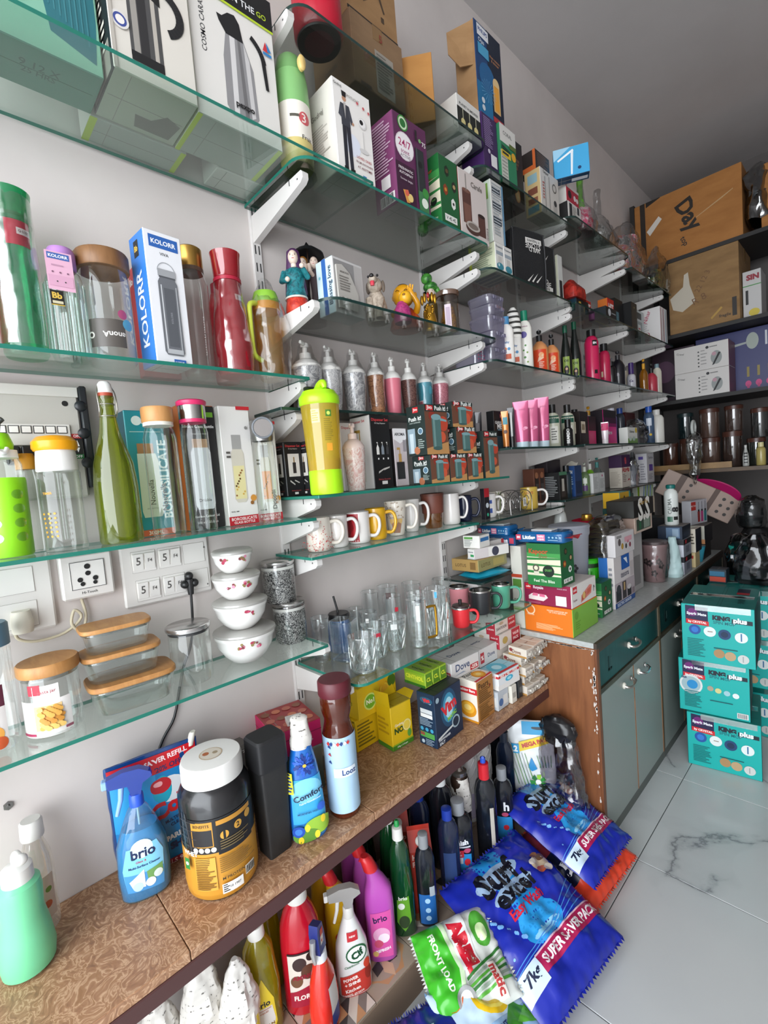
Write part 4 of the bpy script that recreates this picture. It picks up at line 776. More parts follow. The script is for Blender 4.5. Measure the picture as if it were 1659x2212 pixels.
pool('white glass-bottle box printed with almond tea bottle, the shorter one',(.095,.638,Z,.075,.075,.275),'d98a3a','POOL 600')
def ring_cap(t):
    b = MB(); b.tube([(.034,.026 * math.cos(a),.247 + .026 * math.sin(a)) for a in [i * .393 for i in range(16)]],.003,pm('6f7378',.4),8,True); b.build('ring_strap',t,50)
    b = MB(); b.loft([(0,.026),(.003,.026)],STEEL,24); b.build('cap_face',t,40,(.031,0,.247),(0,math.radians(90),0))
S_ = [(0,.027),(.006,.0295),(.20,.0295),(.215,.026)]
vessel('glass_bottle','clear bottle with grey ring-handled steel cap at shelf end','bottle',(.135,.648,Z),[('body',S_,GL),('cap',[(.215,.027),(.225,.029),(.262,.029),(.270,.026)],DSTEEL)],[(S_,30,[TX('Dripplii',0,.06,.05,'4d4d4d',90)],'lettering')],extra=ring_cap,rz=-22)
# ================================================================ shelf of lidded containers
Z = 1.0375
S_ = [(0,.036),(.006,.039),(.185,.039),(.195,.037)]
vessel('storage_jar','tall jar with slate blue lid at left photo edge','jar',(.10,.040,Z),[('body',S_,GL),('lid',[(.193,.040),(.232,.040),(.236,.037)],pm('5d7f94',.45))],[(S_,-25,[R0(-.03,.005,.034,.125,'ded9d6'),R0(-.03,.085,.034,.125,'5a2436'),TX('CLASSY',.004,.113,.05,'d8c0c6'),R0(.006,.07,.018,.105,'5a2436'),EL(.012,.035,.016,'e0a04a'),EL(-.004,.02,.016,'d8b23c'),EL(.020,.018,.012,'c2542a')])])
S_ = [(0,.046),(.006,.0495),(.115,.0495),(.12,.047)]
pas = [EL(-.001 + (i * 37 % 30) / 1000 * 1.15,.022 + (i * 53 % 40) / 1000,.0045,['d8a24a','e6bf6a','c98a36'][i % 3]) for i in range(46)]
vessel('storage_jar','squat jar with bamboo lid and pasta-print label','jar',(.11,.132,Z),[('body',S_,GL),('seal_ring',[(.112,.0485),(.121,.0495)],glass('d8d8d0',.2,.4,2)),('lid',[(.120,.052),(.123,.0535),(.140,.0535),(.143,.051)],LIDW)],[(S_,-30,[R0(-.045,.004,.050,.075,'ece8e4'),R0(-.012,.06,.032,.105,'ece8e4'),R0(-.02,.088,.002,.108,'b3263a'),TX('pasta jar',.012,.092,.03,'a04a52'),R0(-.045,.008,-.014,.013,'a8385a'),R0(.036,.012,.05,.017,'9a5a6a'),R0(-.012,.018,.034,.066,'e3c48a')] + pas)],extra=None)
def food_box(label,x,y,z,lx,ly,hb,hl):
    """rounded rectangular glass dish under a bamboo lid; long side along y"""
    t = thing('food_container',label,'container',(x,y,z + .0006),-4)
    b = MB(); b.loft([(0,lx * .80,ly * .84,4),(.004,lx * .86,ly * .89,4),(hb * .85,lx * .97,ly * .97,4.5),(hb,lx,ly,4.5)],GL,32,True,False); b.loft([(hb,lx,ly,4.5),(hb,lx - .004,ly - .004,4.5),(.006,lx * .80,ly * .84,4)],GL,32,False,True); b.build('dish',t,40)
    b = MB(); b.loft([(hb - .004,lx - .005,ly - .005,4.5),(hb + .003,lx - .004,ly - .004,4.5)],glass('cfd0c4',.25,.3,2),32); b.build('seal',t,40)
    b = MB(); b.loft([(hb + .003,lx * 1.02,ly * 1.02,4.5),(hb + .005,lx * 1.04,ly * 1.04,4.5),(hb + hl - .002,lx * 1.04,ly * 1.04,4.5),(hb + hl,lx * 1.02,ly * 1.02,4.5)],LIDW,36); b.build('lid',t,30)
    return hb + hl
z = Z; z += food_box('largest bamboo-lidded glass food container at the bottom of the stack',.112,.277,z,.058,.084,.052,.014) + .0006
z += food_box('middle bamboo-lidded glass food container in the stack of three',.102,.264,z,.052,.075,.047,.013) + .0006
food_box('smallest bamboo-lidded glass food container on top of the stack',.098,.260,z,.046,.067,.043,.012)
S_ = [(0,.044),(.006,.0475),(.12,.0475),(.126,.045)]
vessel('storage_jar','clear straight jar with flat steel lid before the black cord','jar',(.11,.412,Z),[('body',S_,GL),('seal_ring',[(.118,.0465),(.126,.0475)],pm('2d2f30',.4)),('lid',[(.126,.0505),(.130,.0515),(.136,.051),(.138,.048)],pm('c3c1bf',.22,.9))])
OPAL = pm('e9e7e3',.22,0,.5); LIDP = glass('eceae4',.12,.35,1.6,.25,.75)
z = Z
for i,(r_,hb,lab) in enumerate(((.0775,.076,'largest white opal bowl with plastic lid, bottom of the stack of four'),(.068,.066,'second largest white opal bowl in the stack of four'),(.0595,.057,'third white opal bowl with red flowers in the stack of four'),(.050,.050,'smallest white opal bowl with rose print on top of the stack'))):
    Sb = [(0,r_ * .45),(.002,r_ * .50),(hb * .25,r_ * .72),(hb * .55,r_ * .90),(hb * .86,r_ * .975),(hb * .9,r_ * 1.01),(hb,r_ * 1.02)]
    rn = random.Random(i); fl = []
    for c in ((-.02,.02),(.022,.030)):
        for k in range(8): fl.append(EL(c[0] + rn.uniform(-.012,.012),hb * .74 + rn.uniform(-.007,.006),rn.uniform(.0022,.0045),rn.choice(['c2496a','d98aa0','7a3a3f','a83a52','8a7a4a'])))
    vessel('opal_bowl',lab,'bowl',(.100,.560 - i * .004,z),[('bowl',Sb,OPAL),('lid',[(hb,r_ * 1.03),(hb + .003,r_ * 1.05),(hb + .007,r_ * 1.03),(hb + .011,r_ * .92),(hb + .012,r_ * .5)],LIDP)],[(Sb,-24,fl,'flower_print')] if i != 1 else [(Sb,12,fl[:8],'flower_print')],seg=40); z += hb + .0125
CANM = speckle('canister_speckle',[(0.45,'17171a'),(0.5,'d5d3cf'),(0.56,'1c1c1f')],95,.35,2.0)
for i,(x,y,lab) in enumerate(((.075,.715,'lower black and white speckled canister beside the bowls'),(.06,.700,'upper black and white speckled canister beside the bowls'))):
    vessel('canister',lab,'canister',(x,y,Z + i * .1198),[('body',[(0,.044),(.004,.046),(.094,.046)],CANM),('glass_shell',[(0,.0455),(.004,.0475),(.104,.0475)],GL,{'cap0': False,'cap1': False}),('band',[(.094,.0462),(.102,.0462)],pm('cfcdc8',.3)),('seal_ring',[(.104,.046),(.110,.046)],glass('cfd2d0',.3,.4,2)),('lid',[(.108,.0475),(.110,.049),(.116,.049),(.119,.045)],pm('bdbbb8',.2,.9))],seg=36)
# ================================================================ shelf of figurines
Z = 1.9675
SKIN = pm('e3cdbd',.35); GOLD = pm('b98a2c',.28,.85)
def face_bits(b,c,r,dark='2a1c18',lips='b3262c',look=0.0):
    """painted eyes, brows and mouth on a small head facing +x"""
    x,y,z = c
    for s in (-1,1):
        b.ball((x + r * .82,y + s * r * .36,z + r * .12),(r * .12,r * .17,r * .10),pm(dark,.4),8,5)
        b.ball((x + r * .80,y + s * r * .36,z + r * .34),(r * .12,r * .22,r * .05),pm(dark,.4),8,5)
    b.ball((x + r * .98,y,z - r * .08),(r * .14,r * .12,r * .18),SKIN,8,5); b.ball((x + r * .84,y,z - r * .45),(r * .12,r * .26,r * .09),pm(lips,.4),8,5)
t = thing('woman_figurine','painted figurine of a woman in teal blouse and red skirt','figurine',(.13,.805,Z),-40)
MB().loft([(0,.030,.034),(.02,.030,.033),(.045,.025,.028)],speckle('skirt_red',[(0.4,'b3261c'),(0.6,'d8442c')],60),22,jit=.002).build('skirt',t,50)
b = MB(); b.loft([(.043,.029,.032),(.047,.028,.031),(.08,.020,.024),(.105,.021,.029),(.122,.018,.026),(.130,.009,.010)],speckle('blouse_teal',[(0.4,'0f4f58'),(0.6,'1f7f86')],60),22); 
b.tube([(.0,-.028,.118),(.008,-.035,.092),(.024,-.020,.088)],[.009,.009,.007],speckle('blouse_teal',[],60),10); b.tube([(.0,.028,.118),(.010,.036,.10),(.024,.026,.118)],[.009,.009,.007],speckle('blouse_teal',[],60),10); b.build('blouse',t,50)
b = MB(); b.loft([(.041,.0295,.0325),(.046,.0285,.0315)],pm('d8d4c8',.5),22); b.build('lace_hem',t,50)
b = MB(); b.loft([(.128,.008),(.140,.008)],SKIN,12); b.ball((.002,0,.158),(.016,.0145,.020),SKIN); b.ball((.028,-.018,.089),.007,SKIN); b.ball((.027,.024,.124),.007,SKIN); face_bits(b,(.002,0,.158),.0158); b.build('head_and_hands',t,50)
b = MB(); b.loft([(.06,.014,.032,2,-.016),(.12,.014,.026,2,-.014),(.150,.016,.021,2,-.010),(.176,.015,.018,2,-.006),(.184,.006,.008,2,-.004)],pm('4a2450',.5),18); b.build('veil',t,50)
t = thing('couple_figurine','figurine of a couple sharing a black umbrella behind the woman figurine','figurine',(.072,.900,Z),-45)
b = MB(); b.loft([(0,.03,.04),(.02,.032,.042),(.05,.024,.034)],pm('2b2a33',.4),22); b.build('base',t,50)
for y,c,hc,nm in ((-.016,'3a3238','b8792c','blond_figure'),(.018,'4d3f44','1f1a1a','dark_haired_figure')):
    b = MB(); b.loft([(.03,.020,.018,2,0,y),(.10,.014,.014,2,0,y),(.15,.016,.018,2,0,y),(.168,.006,.006,2,0,y)],pm(c,.45),16); f_ = b.build(nm,t,50)
    b = MB(); b.ball((.004,y,.186),(.014,.013,.018),SKIN); face_bits(b,(.004,y,.186),.0138); b.tube([(.004,y,.14),(.026,y * .4,.155),(.024,y * .3,.175)],.006,SKIN,8); b.build('head',f_,50)
    b = MB(); b.ball((-.004,y,.192),(.014,.0155,.020),pm(hc,.5)); b.build('hair',f_,50)
b = MB(); b.loft([(.208,.052),(.216,.046),(.228,.030),(.236,.010),(.250,.0015)],pm('141416',.45),10,cap0=False); b.tube([(.018,.002,.13),(.002,.001,.235)],.002,pm('3a2a20',.4),6); b.build('umbrella',t,30)
t = carton('gift_frame_box','white and blue open gift box holding a glass plaque','box',(.205,.878,Z,.072,.120,.155),{'*': 'd9dcdd','L': 'cfe3ea','F': 'c9c6c4'},{'L': [R0(.36,0,.60,1,'2f62a8'),TX('Blessing love',.80,.5,1.5,'33445a',90,.02),EL(.16,.3,.06,'7fc0cc'),EL(.2,.7,.06,'7fc0cc')],'F': [R0(.04,.05,.96,.95,'8f8d8c'),R0(.70,.05,.96,.95,'b5b1ae')]},rz=4,flaps=False)
b = MB(); V = [(.037,-.05,.012),(.037,.022,.012),(.037,.030,.06),(.037,.0,.115),(.037,-.03,.135),(.037,-.052,.13)]; b.add(V + [(p[0] + .006,p[1],p[2]) for p in V],[tuple(range(6))[::-1],tuple(range(6,12))] + [(i,(i + 1) % 6,(i + 1) % 6 + 6,i + 6) for i in range(6)],pm('b9b5ae',.3))
b.decal(lambda u,v,o: (.0432 + o,-.05 + u * .07,.02 + v * .11),[TX('MEMORIES',.4,.85,.5,'6f6a64')] + lines(.08,.75,.35,.75,6,'7d7872',5) + [EL(.2 + i * .13,.18,.06,['8d8780','d9d6d0','a09a92'][i % 3]) for i in range(5)],1.6); b.build('glass_plaque',t,0)
t = thing('dog_figurine','cream dog figurine with raised muzzle and pink tongue','figurine',(.19,1.062,Z),-55); DOG = speckle('dog_cream',[(0.4,'9a8b7c'),(0.6,'bcae9e')],40)
b = MB(); b.loft([(0,.030,.032),(.012,.034,.036),(.05,.030,.032),(.08,.022,.024),(.10,.016,.016)],DOG,20); b.ball((.012,0,.112),(.026,.024,.024),DOG); b.ball((.034,0,.120),(.018,.014,.013),DOG); b.tube([(.02,-.018,.07),(.036,-.014,.03),(.040,-.014,.004)],[.012,.010,.012],DOG,10); b.tube([(.02,.018,.07),(.036,.014,.03),(.040,.014,.004)],[.012,.010,.012],DOG,10); b.build('body',t,60)
b = MB(); b.ball((.050,0,.128),(.006,.007,.006),pm('1d1a1a',.3)); b.ball((.030,-.014,.134),.004,pm('1d1a1a',.3)); b.ball((.030,.014,.134),.004,pm('1d1a1a',.3)); b.build('nose_and_eyes',t,60)
b = MB(); b.loft([(0,.004,.006),(.012,.005,.007),(.016,.002,.003)],pm('c83a4a',.4),10,off=(.046,0,.100)); b.build('tongue',t,60)
for s in (-1,1): MB().ball((-.002,s * .024,.112),(.010,.006,.018),pm('7d6f62',.5)).build('ear',t,60)
t = thing('child_figurine','small figurine in magenta cloth beside the dog figurine','figurine',(.235,1.128,Z),-60)
b = MB(); b.loft([(0,.026),(.015,.029),(.045,.024),(.065,.012)],speckle('cloth_magenta',[(0.4,'8a1f58'),(0.6,'b33a78')],60),20,jit=.003); b.build('cloth',t,50)
b = MB(); b.ball((-.004,.012,.078),(.020,.021,.021),pm('d9a21e',.3)); b.ball((.014,.012,.082),(.004,.005,.004),pm('8a5a10',.4)); b.build('head',t,50)
t = thing('monk_figurine','yellow-skinned baby monk figurine in orange robe holding his head','figurine',(.185,1.20,Z),-55); YEL = pm('dc9a16',.25,0,.4)
b = MB(); b.loft([(0,.045,.050),(.012,.050,.056),(.03,.046,.052),(.05,.032,.038),(.072,.018,.022)],speckle('robe_orange',[(0.4,'a8341a'),(0.6,'d0562a')],40),24,jit=.004); b.build('robe',t,50)
b = MB(); b.ball((.006,-.004,.112),(.034,.036,.037),YEL,18,12); b.build('head',t,60)
b = MB(); [b.tube([(.040,y - .006,.118 + k),(.0425,y,.121 + k),(.040,y + .006,.118 + k)],.0012,pm('5a3408',.5),6) for y in (-.018,.010) for k in (0,)]; b.ball((.040,-.004,.106),(.005,.006,.004),YEL); b.tube([(.0385,-.012,.094),(.041,-.004,.091),(.0385,.004,.094)],.0013,pm('7a2a10',.5),6); b.build('closed_eyes',t,60)
for s in (-1,1): MB().ball((.006,s * .036,.110),(.007,.006,.010),YEL).build('ear',t,60)
b = MB(); b.ball((-.002,-.006,.146),(.016,.018,.008),pm('33201a',.5)); b.build('hair',t,60)
b = MB(); b.tube([(.01,.036,.055),(.032,.044,.072),(.040,.030,.100),(.040,.022,.122)],[.011,.010,.009,.006],YEL,10); [b.tube([(.040,.024 + k * .006,.112),(.040,.026 + k * .008,.134 - abs(k) * .003)],.003,YEL,6) for k in (-1,0,1)]; b.tube([(.02,-.038,.05),(.042,-.02,.06),(.044,.004,.066)],[.011,.010,.009],YEL,10); b.build('arm',t,60)
t = thing('gold_ornament','ornate gold figurine with leaf crown at shelf edge','figurine',(.215,1.285,Z),-55)
b = MB(); b.loft([(0,.026),(.008,.03),(.03,.024),(.06,.02),(.085,.012)],GOLD,18,jit=.005); b.build('pedestal',t,40)
b = MB()
for i in range(40):
    a,z,rr = i * 2.4,.01 + (i % 14) * .006,.022 - (i % 14) * .0007; b.ball((rr * math.cos(a),rr * math.sin(a),z),.0055,GOLD,7,5)
b.build('beadwork',t,60,kind='stuff')
b = MB()
for i in range(-2,3): b.ball((0,math.sin(i * .5) * .026,.098 + math.cos(i * .5) * .022),(.006,.006,.017),GOLD,10,8)
b.ball((.008,0,.122),(.004,.005,.009),pm('a8262c',.3)); b.build('leaf_crown',t,60)
t = thing('turban_figurine','bust of a bearded man in a green turban above clear jar','figurine',(.135,1.40,Z),-55)
b = MB(); b.loft([(0,.03),(.02,.03),(.06,.022),(.11,.024),(.135,.030),(.150,.012)],pm('6d5a30',.35,.4),20); b.build('body',t,50)
b = MB(); b.ball((.004,0,.178),(.018,.016,.022),SKIN); face_bits(b,(.004,0,.180),.017); b.build('head',t,60)
b = MB(); b.ball((.010,0,.163),(.015,.014,.013),pm('1d1714',.6)); b.build('beard',t,60)
TG_ = speckle('turban_green',[(0.4,'1f5a22'),(0.6,'4f9a3a')],50)
b = MB(); b.ball((-.002,0,.204),(.025,.027,.018),TG_); b.ball((-.004,-.012,.236),(.018,.021,.020),TG_); b.tube([(-.01,.02,.20),(-.012,.032,.18),(-.01,.036,.165)],[.010,.008,.005],TG_,8); b.build('turban',t,60)
S_ = [(0,.035),(.005,.038),(.13,.038),(.135,.036)]
vessel('trinket_jar','clear plastic jar of golden trinkets at figurine shelf end','jar',(.22,1.385,Z),[('body',S_,glass('d9d2c8',.10,.5,2.2)),('lid',[(.135,.040),(.140,.041),(.150,.041),(.152,.038)],glass('b08a70',.15,.4,2,.05,.4)),('trinkets',[(.006,.030),(.06,.028),(.10,.02)],speckle('trinket_gold',[(0.4,'6a4a1c'),(0.5,'c99a3a'),(0.6,'8a5a4a')],70,.3),{'jit': .006})],[(S_,-60,[R0(-.008,.02,.014,.10,'d8c6cf'),R0(-.004,.03,.010,.09,'b9a4b5')])])
# ================================================================ soap pump bottles
Z = 1.7005
def marble(k,a,b_,s=28,seed=0): return speckle(k,[(0.36,a),(0.5,b_),(0.55,a),(0.66,b_)],s,.25,2.5)
PUMPW = pm('dedbd6',.3)
def pump_bottle(label,x,y,R,H,mat,top=PUMPW,sc=1.0,wrap=True,rz=-50,sleeve=True,z=Z,band=None,group=None,lab=None):
    hb = H * .62
    S_ = [(0,R * .72),(.004,R * .80),(hb * .85,R * .98),(hb,R),(hb + .004,R)]
    par = [('body',S_,mat),('shoulder',[(hb + .002,R * 1.01),(hb + .008,R * 1.0),(H * .72,R * .80),(H * .77,R * .42)],top if sleeve else mat),('collar',[(H * .76,R * .42),(H * .85,R * .40),(H * .86,R * .25)],top),('stem',[(H * .86,R * .18),(H * .95,R * .16)],top)]
    if band: par.append(('band',[(hb * .40,R * .875),(hb * .43,R * .885)],band))
    def ex(t):
        b = MB(); b.loft([(H * .94,R * .26,R * .26),(H * .96,R * .30,R * .30),(H,R * .26,R * .26)],top,14); b.tube([(0,0,H * .975),(R * .5,0,H * .982),(R * .95,0,H * .975),(R * 1.05,0,H * .955)],[R * .16,R * .13,R * .10,R * .09],top,8); b.build('pump_head',t,50)
        if wrap: wrapfilm(t,[(hb * .2,R * .90),(hb,R * 1.04),(H * .72,R * .88),(H * .84,R * .58),(H * .97,R * .46)],.003,k0=.05)
        if lab:
            b = MB(); b.decal(skin(S_,lab[0]),lab[1],1,0,.4,CUT); b.build('sticker',t,60)
    return vessel('soap_pump_bottle',label,'pump bottle',(x,y,z),par,None,rz,group,extra=ex)
stick = lambda f: (f,[R0(-.010,.02,.012,.06,'d8c0c0'),R0(-.008,.022,.010,.040,'e6e2de')] + [R0(-.007 + i * .002,.024,-.006 + i * .002,.037,'2a2a2a') for i in range(8)] + [R0(-.008,.044,.010,.056,'b0606a')])
MW = marble('marble_grey','8d8d90','d8d6d4',22); MW2 = marble('marble_pale','a9a8aa','e2e0de',34)
pump_bottle('small dark glass pump bottle at left end of pump row',.042,.800,.020,.170,pm('3a2f2c',.3),PUMPW,wrap=False)
pump_bottle('largest pump bottle, grey marbled body, behind lime shaker',.108,.832,.043,.196,MW)
pump_bottle('grey marbled pump bottle with pink barcode sticker',.098,.923,.038,.198,MW2,lab=stick(20))
pump_bottle('pale grey marbled pump bottle with dark waist band',.098,1.023,.037,.200,MW,band=pm('5a5a5c',.3,.5))
pump_bottle('copper brown glitter pump bottle',.098,1.119,.030,.205,speckle('glitter_copper',[(0.4,'7d4f36'),(0.6,'b98560')],160,.3),lab=stick(-75))
pump_bottle('plain coral pink pump bottle',.098,1.199,.030,.199,pm('cf6f7f',.3),wrap=False)
pump_bottle('dark brown sequin pump bottle',.098,1.283,.0295,.203,speckle('glitter_brown',[(0.4,'3f2724'),(0.5,'7d5a52'),(0.6,'4a2f2c')],170,.25),wrap=False)
pump_bottle('teal blue pump bottle with barcode sticker',.098,1.370,.0295,.199,pm('4a97a8',.3),lab=stick(-45))
pump_bottle('pink glitter pump bottle at right end of pump row',.098,1.462,.032,.204,speckle('glitter_pink',[(0.4,'b3586a'),(0.6,'d98a96')],160,.3),lab=stick(-75))
# ================================================================ boxed soap dispensers
Z = 1.4555
dispF = lambda: [TX('Dispenser Set',.5,.92,.8,'c23a3e',0,.02),TX('1Pc Soap Dispenser',.5,.87,.5,'cfcac6'),R0(.18,.36,.80,.78,'d5cfc8'),R0(.42,.42,.60,.62,'2b2624'),R0(.48,.62,.54,.72,'8a6a35'),poly([(.2,.27),(.45,.20),(.47,.22),(.22,.30)],'b9b4ae'),poly([(.45,.28),(.7,.23),(.72,.25),(.47,.30)],'b9b4ae'),TX('Kitchen Essential',.5,.10,.5,'a8484a'),R0(.4,.03,.6,.07,'e0ddd8')]
carton('dispenser_box','black dispenser box with small photo, leftmost behind lime shaker','box',(.085,.742,Z,.055,.062,.158),{'*': '18181a','L': '202022'},{'F': dispF(),'L': dispF()})
carton('dispenser_box','black dispenser box with small photo, touching lime shaker','box',(.118,.806,Z,.06,.058,.158),{'*': '18181a','L': '202022'},{'F': dispF(),'L': dispF()})
t_ = glass('f0d64a',.05,.3,2.4,.08,.62); LIMEN = pm('a6e01c',.3)
def shk(t):
    b = MB(); b.loft([(.240,.052),(.244,.055),(.262,.055),(.268,.050),(.278,.044),(.280,.030)],LIMEN,32); b.build('lid',t,40)
    b = MB(); b.tube([(-.012,0,.276),(.018,0,.290),(.034,.0,.293),(.040,0,.280)],[.012,.014,.011,.006],LIMEN,10); b.build('spout_cap',t,60)
    b = MB(); b.tube([(.0,-.034,.282),(-.014,-.030,.288),(-.022,0,.290),(-.014,.030,.288),(0,.034,.282)],.006,pm('222b1c',.4),8); b.build('carry_loop',t,60)
S_ = [(.065,.0445),(.10,.0455),(.24,.052)]
vessel('protein_shaker','yellow plastic shaker with lime green lid and base','shaker',(.218,.785,Z),[('base_cup',[(0,.043),(.004,.0455),(.064,.0455),(.066,.044)],LIMEN),('body',S_,t_),('powder_cup',[(.066,.043),(.095,.0435)],glass('d8a51c',.05,.3,2,.06,.7))],[(S_,-3,[R0(-.006,.205,.010,.222,'3f7a2a'),EL(.002,.2135,.005,'c9d860'),R0(-.008,.115,.008,.135,'d8952a')] + lines(-.012,.012,.14,.20,12,'8a7a20',4)),(S_,-40,[R0(-.012,.19,.010,.225,'d9cf8a')] + lines(-.010,.008,.192,.222,5,'a89a40',3))],extra=shk,rz=-12)
pump_bottle('pink marbled pump bottle standing right of lime shaker',.18,.925,.0335,.200,marble('marble_pink','c9a096','ddd4cc',24),pm('d8c4bb',.35),band=pm('8a5040',.3,.5),z=Z,wrap=False)
carton('dispenser_box','white dispenser box with printed gold pump behind pink marbled bottle','box',(.105,.94,Z,.07,.06,.215),{'*': 'cfc9c4','L': 'd5d0cb'},{'L': [TX('Dispenser Set',.5,.92,.8,'b8494c',0,.02)],'F': [TX('Dispenser',.5,.92,.8,'b8494c')]})
carton('dispenser_box','black and white dispenser box with three printed pump bottles','box',(.165,1.014,Z,.098,.086,.233),{'*': '151516','L': 'd9d6d2'},{'F': [TX('Dispenser Set',.5,.93,.84,'c23a3e',0,.02),TX('1Pc Soap Dispenser',.5,.885,.55,'cfcac6')] + [q for i,c in enumerate(('e2e0da','7f8890','3a3a3c')) for q in (R0(.22 + i * .24,.46,.36 + i * .24,.55,c),poly([(.22 + i * .24,.55),(.36 + i * .24,.55),(.31 + i * .24,.59),(.27 + i * .24,.59)],c),R0(.28 + i * .24,.59,.30 + i * .24,.63,'d8d5cf'),R0(.24 + i * .24,.615,.30 + i * .24,.63,'d8d5cf'),R0(.26 + i * .24,.39,.32 + i * .24,.415,'e6e4e0'))] + [poly([(.22,.20),(.50,.25),(.52,.27),(.24,.23)],'b9b4ae'),poly([(.5,.24),(.80,.27),(.82,.29),(.52,.27)],'b9b4ae'),TX('Kitchen Essential',.5,.12,.6,'a8484a'),R0(.36,.05,.64,.095,'e0ddd8')],'L': [TX('Dispenser Set',.4,.93,.7,'b8494c',0,.02),R0(.30,.10,.62,.48,'cfcdbf'),poly([(.30,.48),(.62,.48),(.52,.56),(.40,.56)],'cfcdbf'),R0(.41,.56,.51,.64,'a8863a'),R0(.44,.64,.48,.80,'a8863a'),R0(.12,.78,.50,.82,'a8863a')]})
carton('dispenser_box','grey-pink dispenser box with black textured pump print','box',(.160,1.118,Z,.072,.062,.192),{'*': 'bdb2b4','L': '2b2626'},{'F': [poly([(0,.82),(.5,.74),(1,.82),(1,1),(0,1)],'e0dcdc'),TX('AROMA',.5,.90,.8,'2b2b2d',0,.03),R0(.12,.12,.72,.42,'1f1e20'),R0(.30,.42,.52,.56,'b08a4a'),R0(.38,.56,.44,.66,'b08a4a'),R0(.20,.63,.44,.67,'b08a4a'),R0(.70,.60,.92,.80,'8d8588')]})
DG = '23302d'
def pushit(label,P,rz=0,both=True,front_photo=True):
    F = [R0(0,0,1,1,'6b4433'),poly([(0,0),(1,0),(1,.25),(0,.12)],'b98a55'),EL(.80,.62,.22,'b8452f'),EL(.72,.35,.16,'c9573a'),EL(.30,.78,.14,'8a3226'),R0(.28,.10,.68,.74,'4e6f6c'),R0(.33,.12,.42,.72,'6f918d'),EL(.48,.75,.22,'7ba0a4',.06),EL(.48,.12,.20,'3f5c59',.04),poly([(.62,.74),(.95,.70),(.95,.66),(.66,.68)],'7ba0a4'),R0(.0,.86,1,1,DG),R0(.05,.88,.36,.98,'c8262c'),TX('Jivo',.20,.93,.24,'f2e6e2',0,.03),TX('Push it!',.68,.93,.5,'e8ebe6',0,.03)]
    L = [R0(0,0,1,1,DG),R0(.35,.86,.65,.97,'c8262c'),TX('Jivo',.5,.915,.24,'f2e6e2',0,.03),TX('Push it!',.45,.74,.7,'e8ebe6',0,.03),TX('SOAP DISPENSER',.45,.66,.62,'b9c4be'),R0(.0,.05,.42,.55,'93a9b5'),poly([(.12,.05),(.30,.05),(.32,.45),(.1,.45)],'c9d8de'),EL(.72,.48,.14,'cfe0e6'),EL(.72,.48,.11,'5b7d92'),EL(.48,.10,.16,'b8724f')] + lines(.56,.92,.12,.32,5,'9aa8a2',3)
    return carton('push_dispenser_box',label,'box',P,{'*': DG,'F': '6b4433'},{'F': F,'L': L},rz,seam='101816')
pushit('dark green soap dispenser box, lower left of the pile',(.243,1.200,Z,.08,0.096,.095))
pushit('large dark green soap dispenser box with print of grey pump, upper left of pile',(.243,1.188,Z + .0966,.08,0.116,.165))
pushit('soap dispenser box in the bottom row, middle of the pile',(.243,1.303,Z,.08,0.094,.095))
pushit('soap dispenser box in the bottom row, right of the pile middle',(.243,1.404,Z,.08,0.094,.095))
pushit('soap dispenser box in the second row, right of the large one',(.243,1.350,Z + .0966,.08,0.116,.092))
pushit('topmost soap dispenser box at right of the pile',(.243,1.335,Z + .1895,.08,0.120,.088))
pushit('upright soap dispenser box with white price sticker at pile end',(.243,1.515,Z,.08,0.094,.178))
# ================================================================ mugs
Z = 1.2877
def mug(name,label,x,y,R,H,mat,z=Z,rz=0,hmat=None,hr=.0055,taper=1.0,prints=None,inner=None,group=None,lid=None,glassy=False,rim=None,hscale=1.0):
    S_ = [(0,R * .86 * taper),(.004,R * .95 * taper),(H * .1,R * taper),(H,R)]
    t = thing(name,label,'mug',(x,y,z + .0006),rz,group)
    b = MB(); b.loft(S_,mat,30,True,False); b.loft([(H,R),(H + .001,R - .0015),(H,R - .003),(H * .5,R * taper - .0035),(.008,R * .9 * taper - .003)],inner or mat,30,False,True); b.build('cup',t,50)
    b = MB(); hw = R * .85 * hscale
    b.tube([(0,R * .93,H * .84),(0,R + hw * .6,H * .86),(0,R + hw,H * .70),(0,R + hw,H * .42),(0,R + hw * .6,H * .20),(0,R * .93,H * .2)],[hr * 1.15,hr,hr,hr,hr,hr * 1.15],hmat or mat,10); b.build('handle',t,60)
    if rim: b = MB(); b.loft([(H,R * 1.01),(H + .004,R * 1.015),(H + .006,R * .97),(H + .004,R * .92)],rim,30,False,False); b.build('steel_rim',t,50)
    for f,sh in (prints or []): b = MB(); b.decal(skin(S_,f - rz),sh,1,0,.4,CUT); b.build('printed_motif',t,60)
    if lid: lid(t)
    return t
CER = pm('e4dfda',.2,0,.5); CERC = pm('ddd5c8',.2,0,.5)
rn = random.Random(5)
mug('coffee_mug','cream mug speckled with red, leftmost in the mug row',.115,.816,.037,.098,CERC,rz=-35,prints=[(-40,[EL(rn.uniform(-.045,.045),abs(rn.gauss(.0,.035)) + .003,rn.uniform(.0006,.0018),'b3504c') for i in range(150)])],hscale=1.1)
mug('coffee_mug','plain white mug right of the speckled mug',.11,.889,.034,.096,CER,rz=-38)
mug('coffee_mug','white mug with dark red printed panel',.115,.974,.036,.098,CER,rz=-38,prints=[(-56,[R0(-.036,.006,.010,.094,'a81e28'),poly([(-.03,.02),(-.005,.05),(-.02,.09)],'7d141c'),poly([(-.012,.01),(.006,.03),(-.004,.06)],'c2343c')])])
mug('coffee_mug','bright yellow ceramic mug',.115,1.050,.035,.102,pm('d9a51a',.22,0,.5),rz=-42)
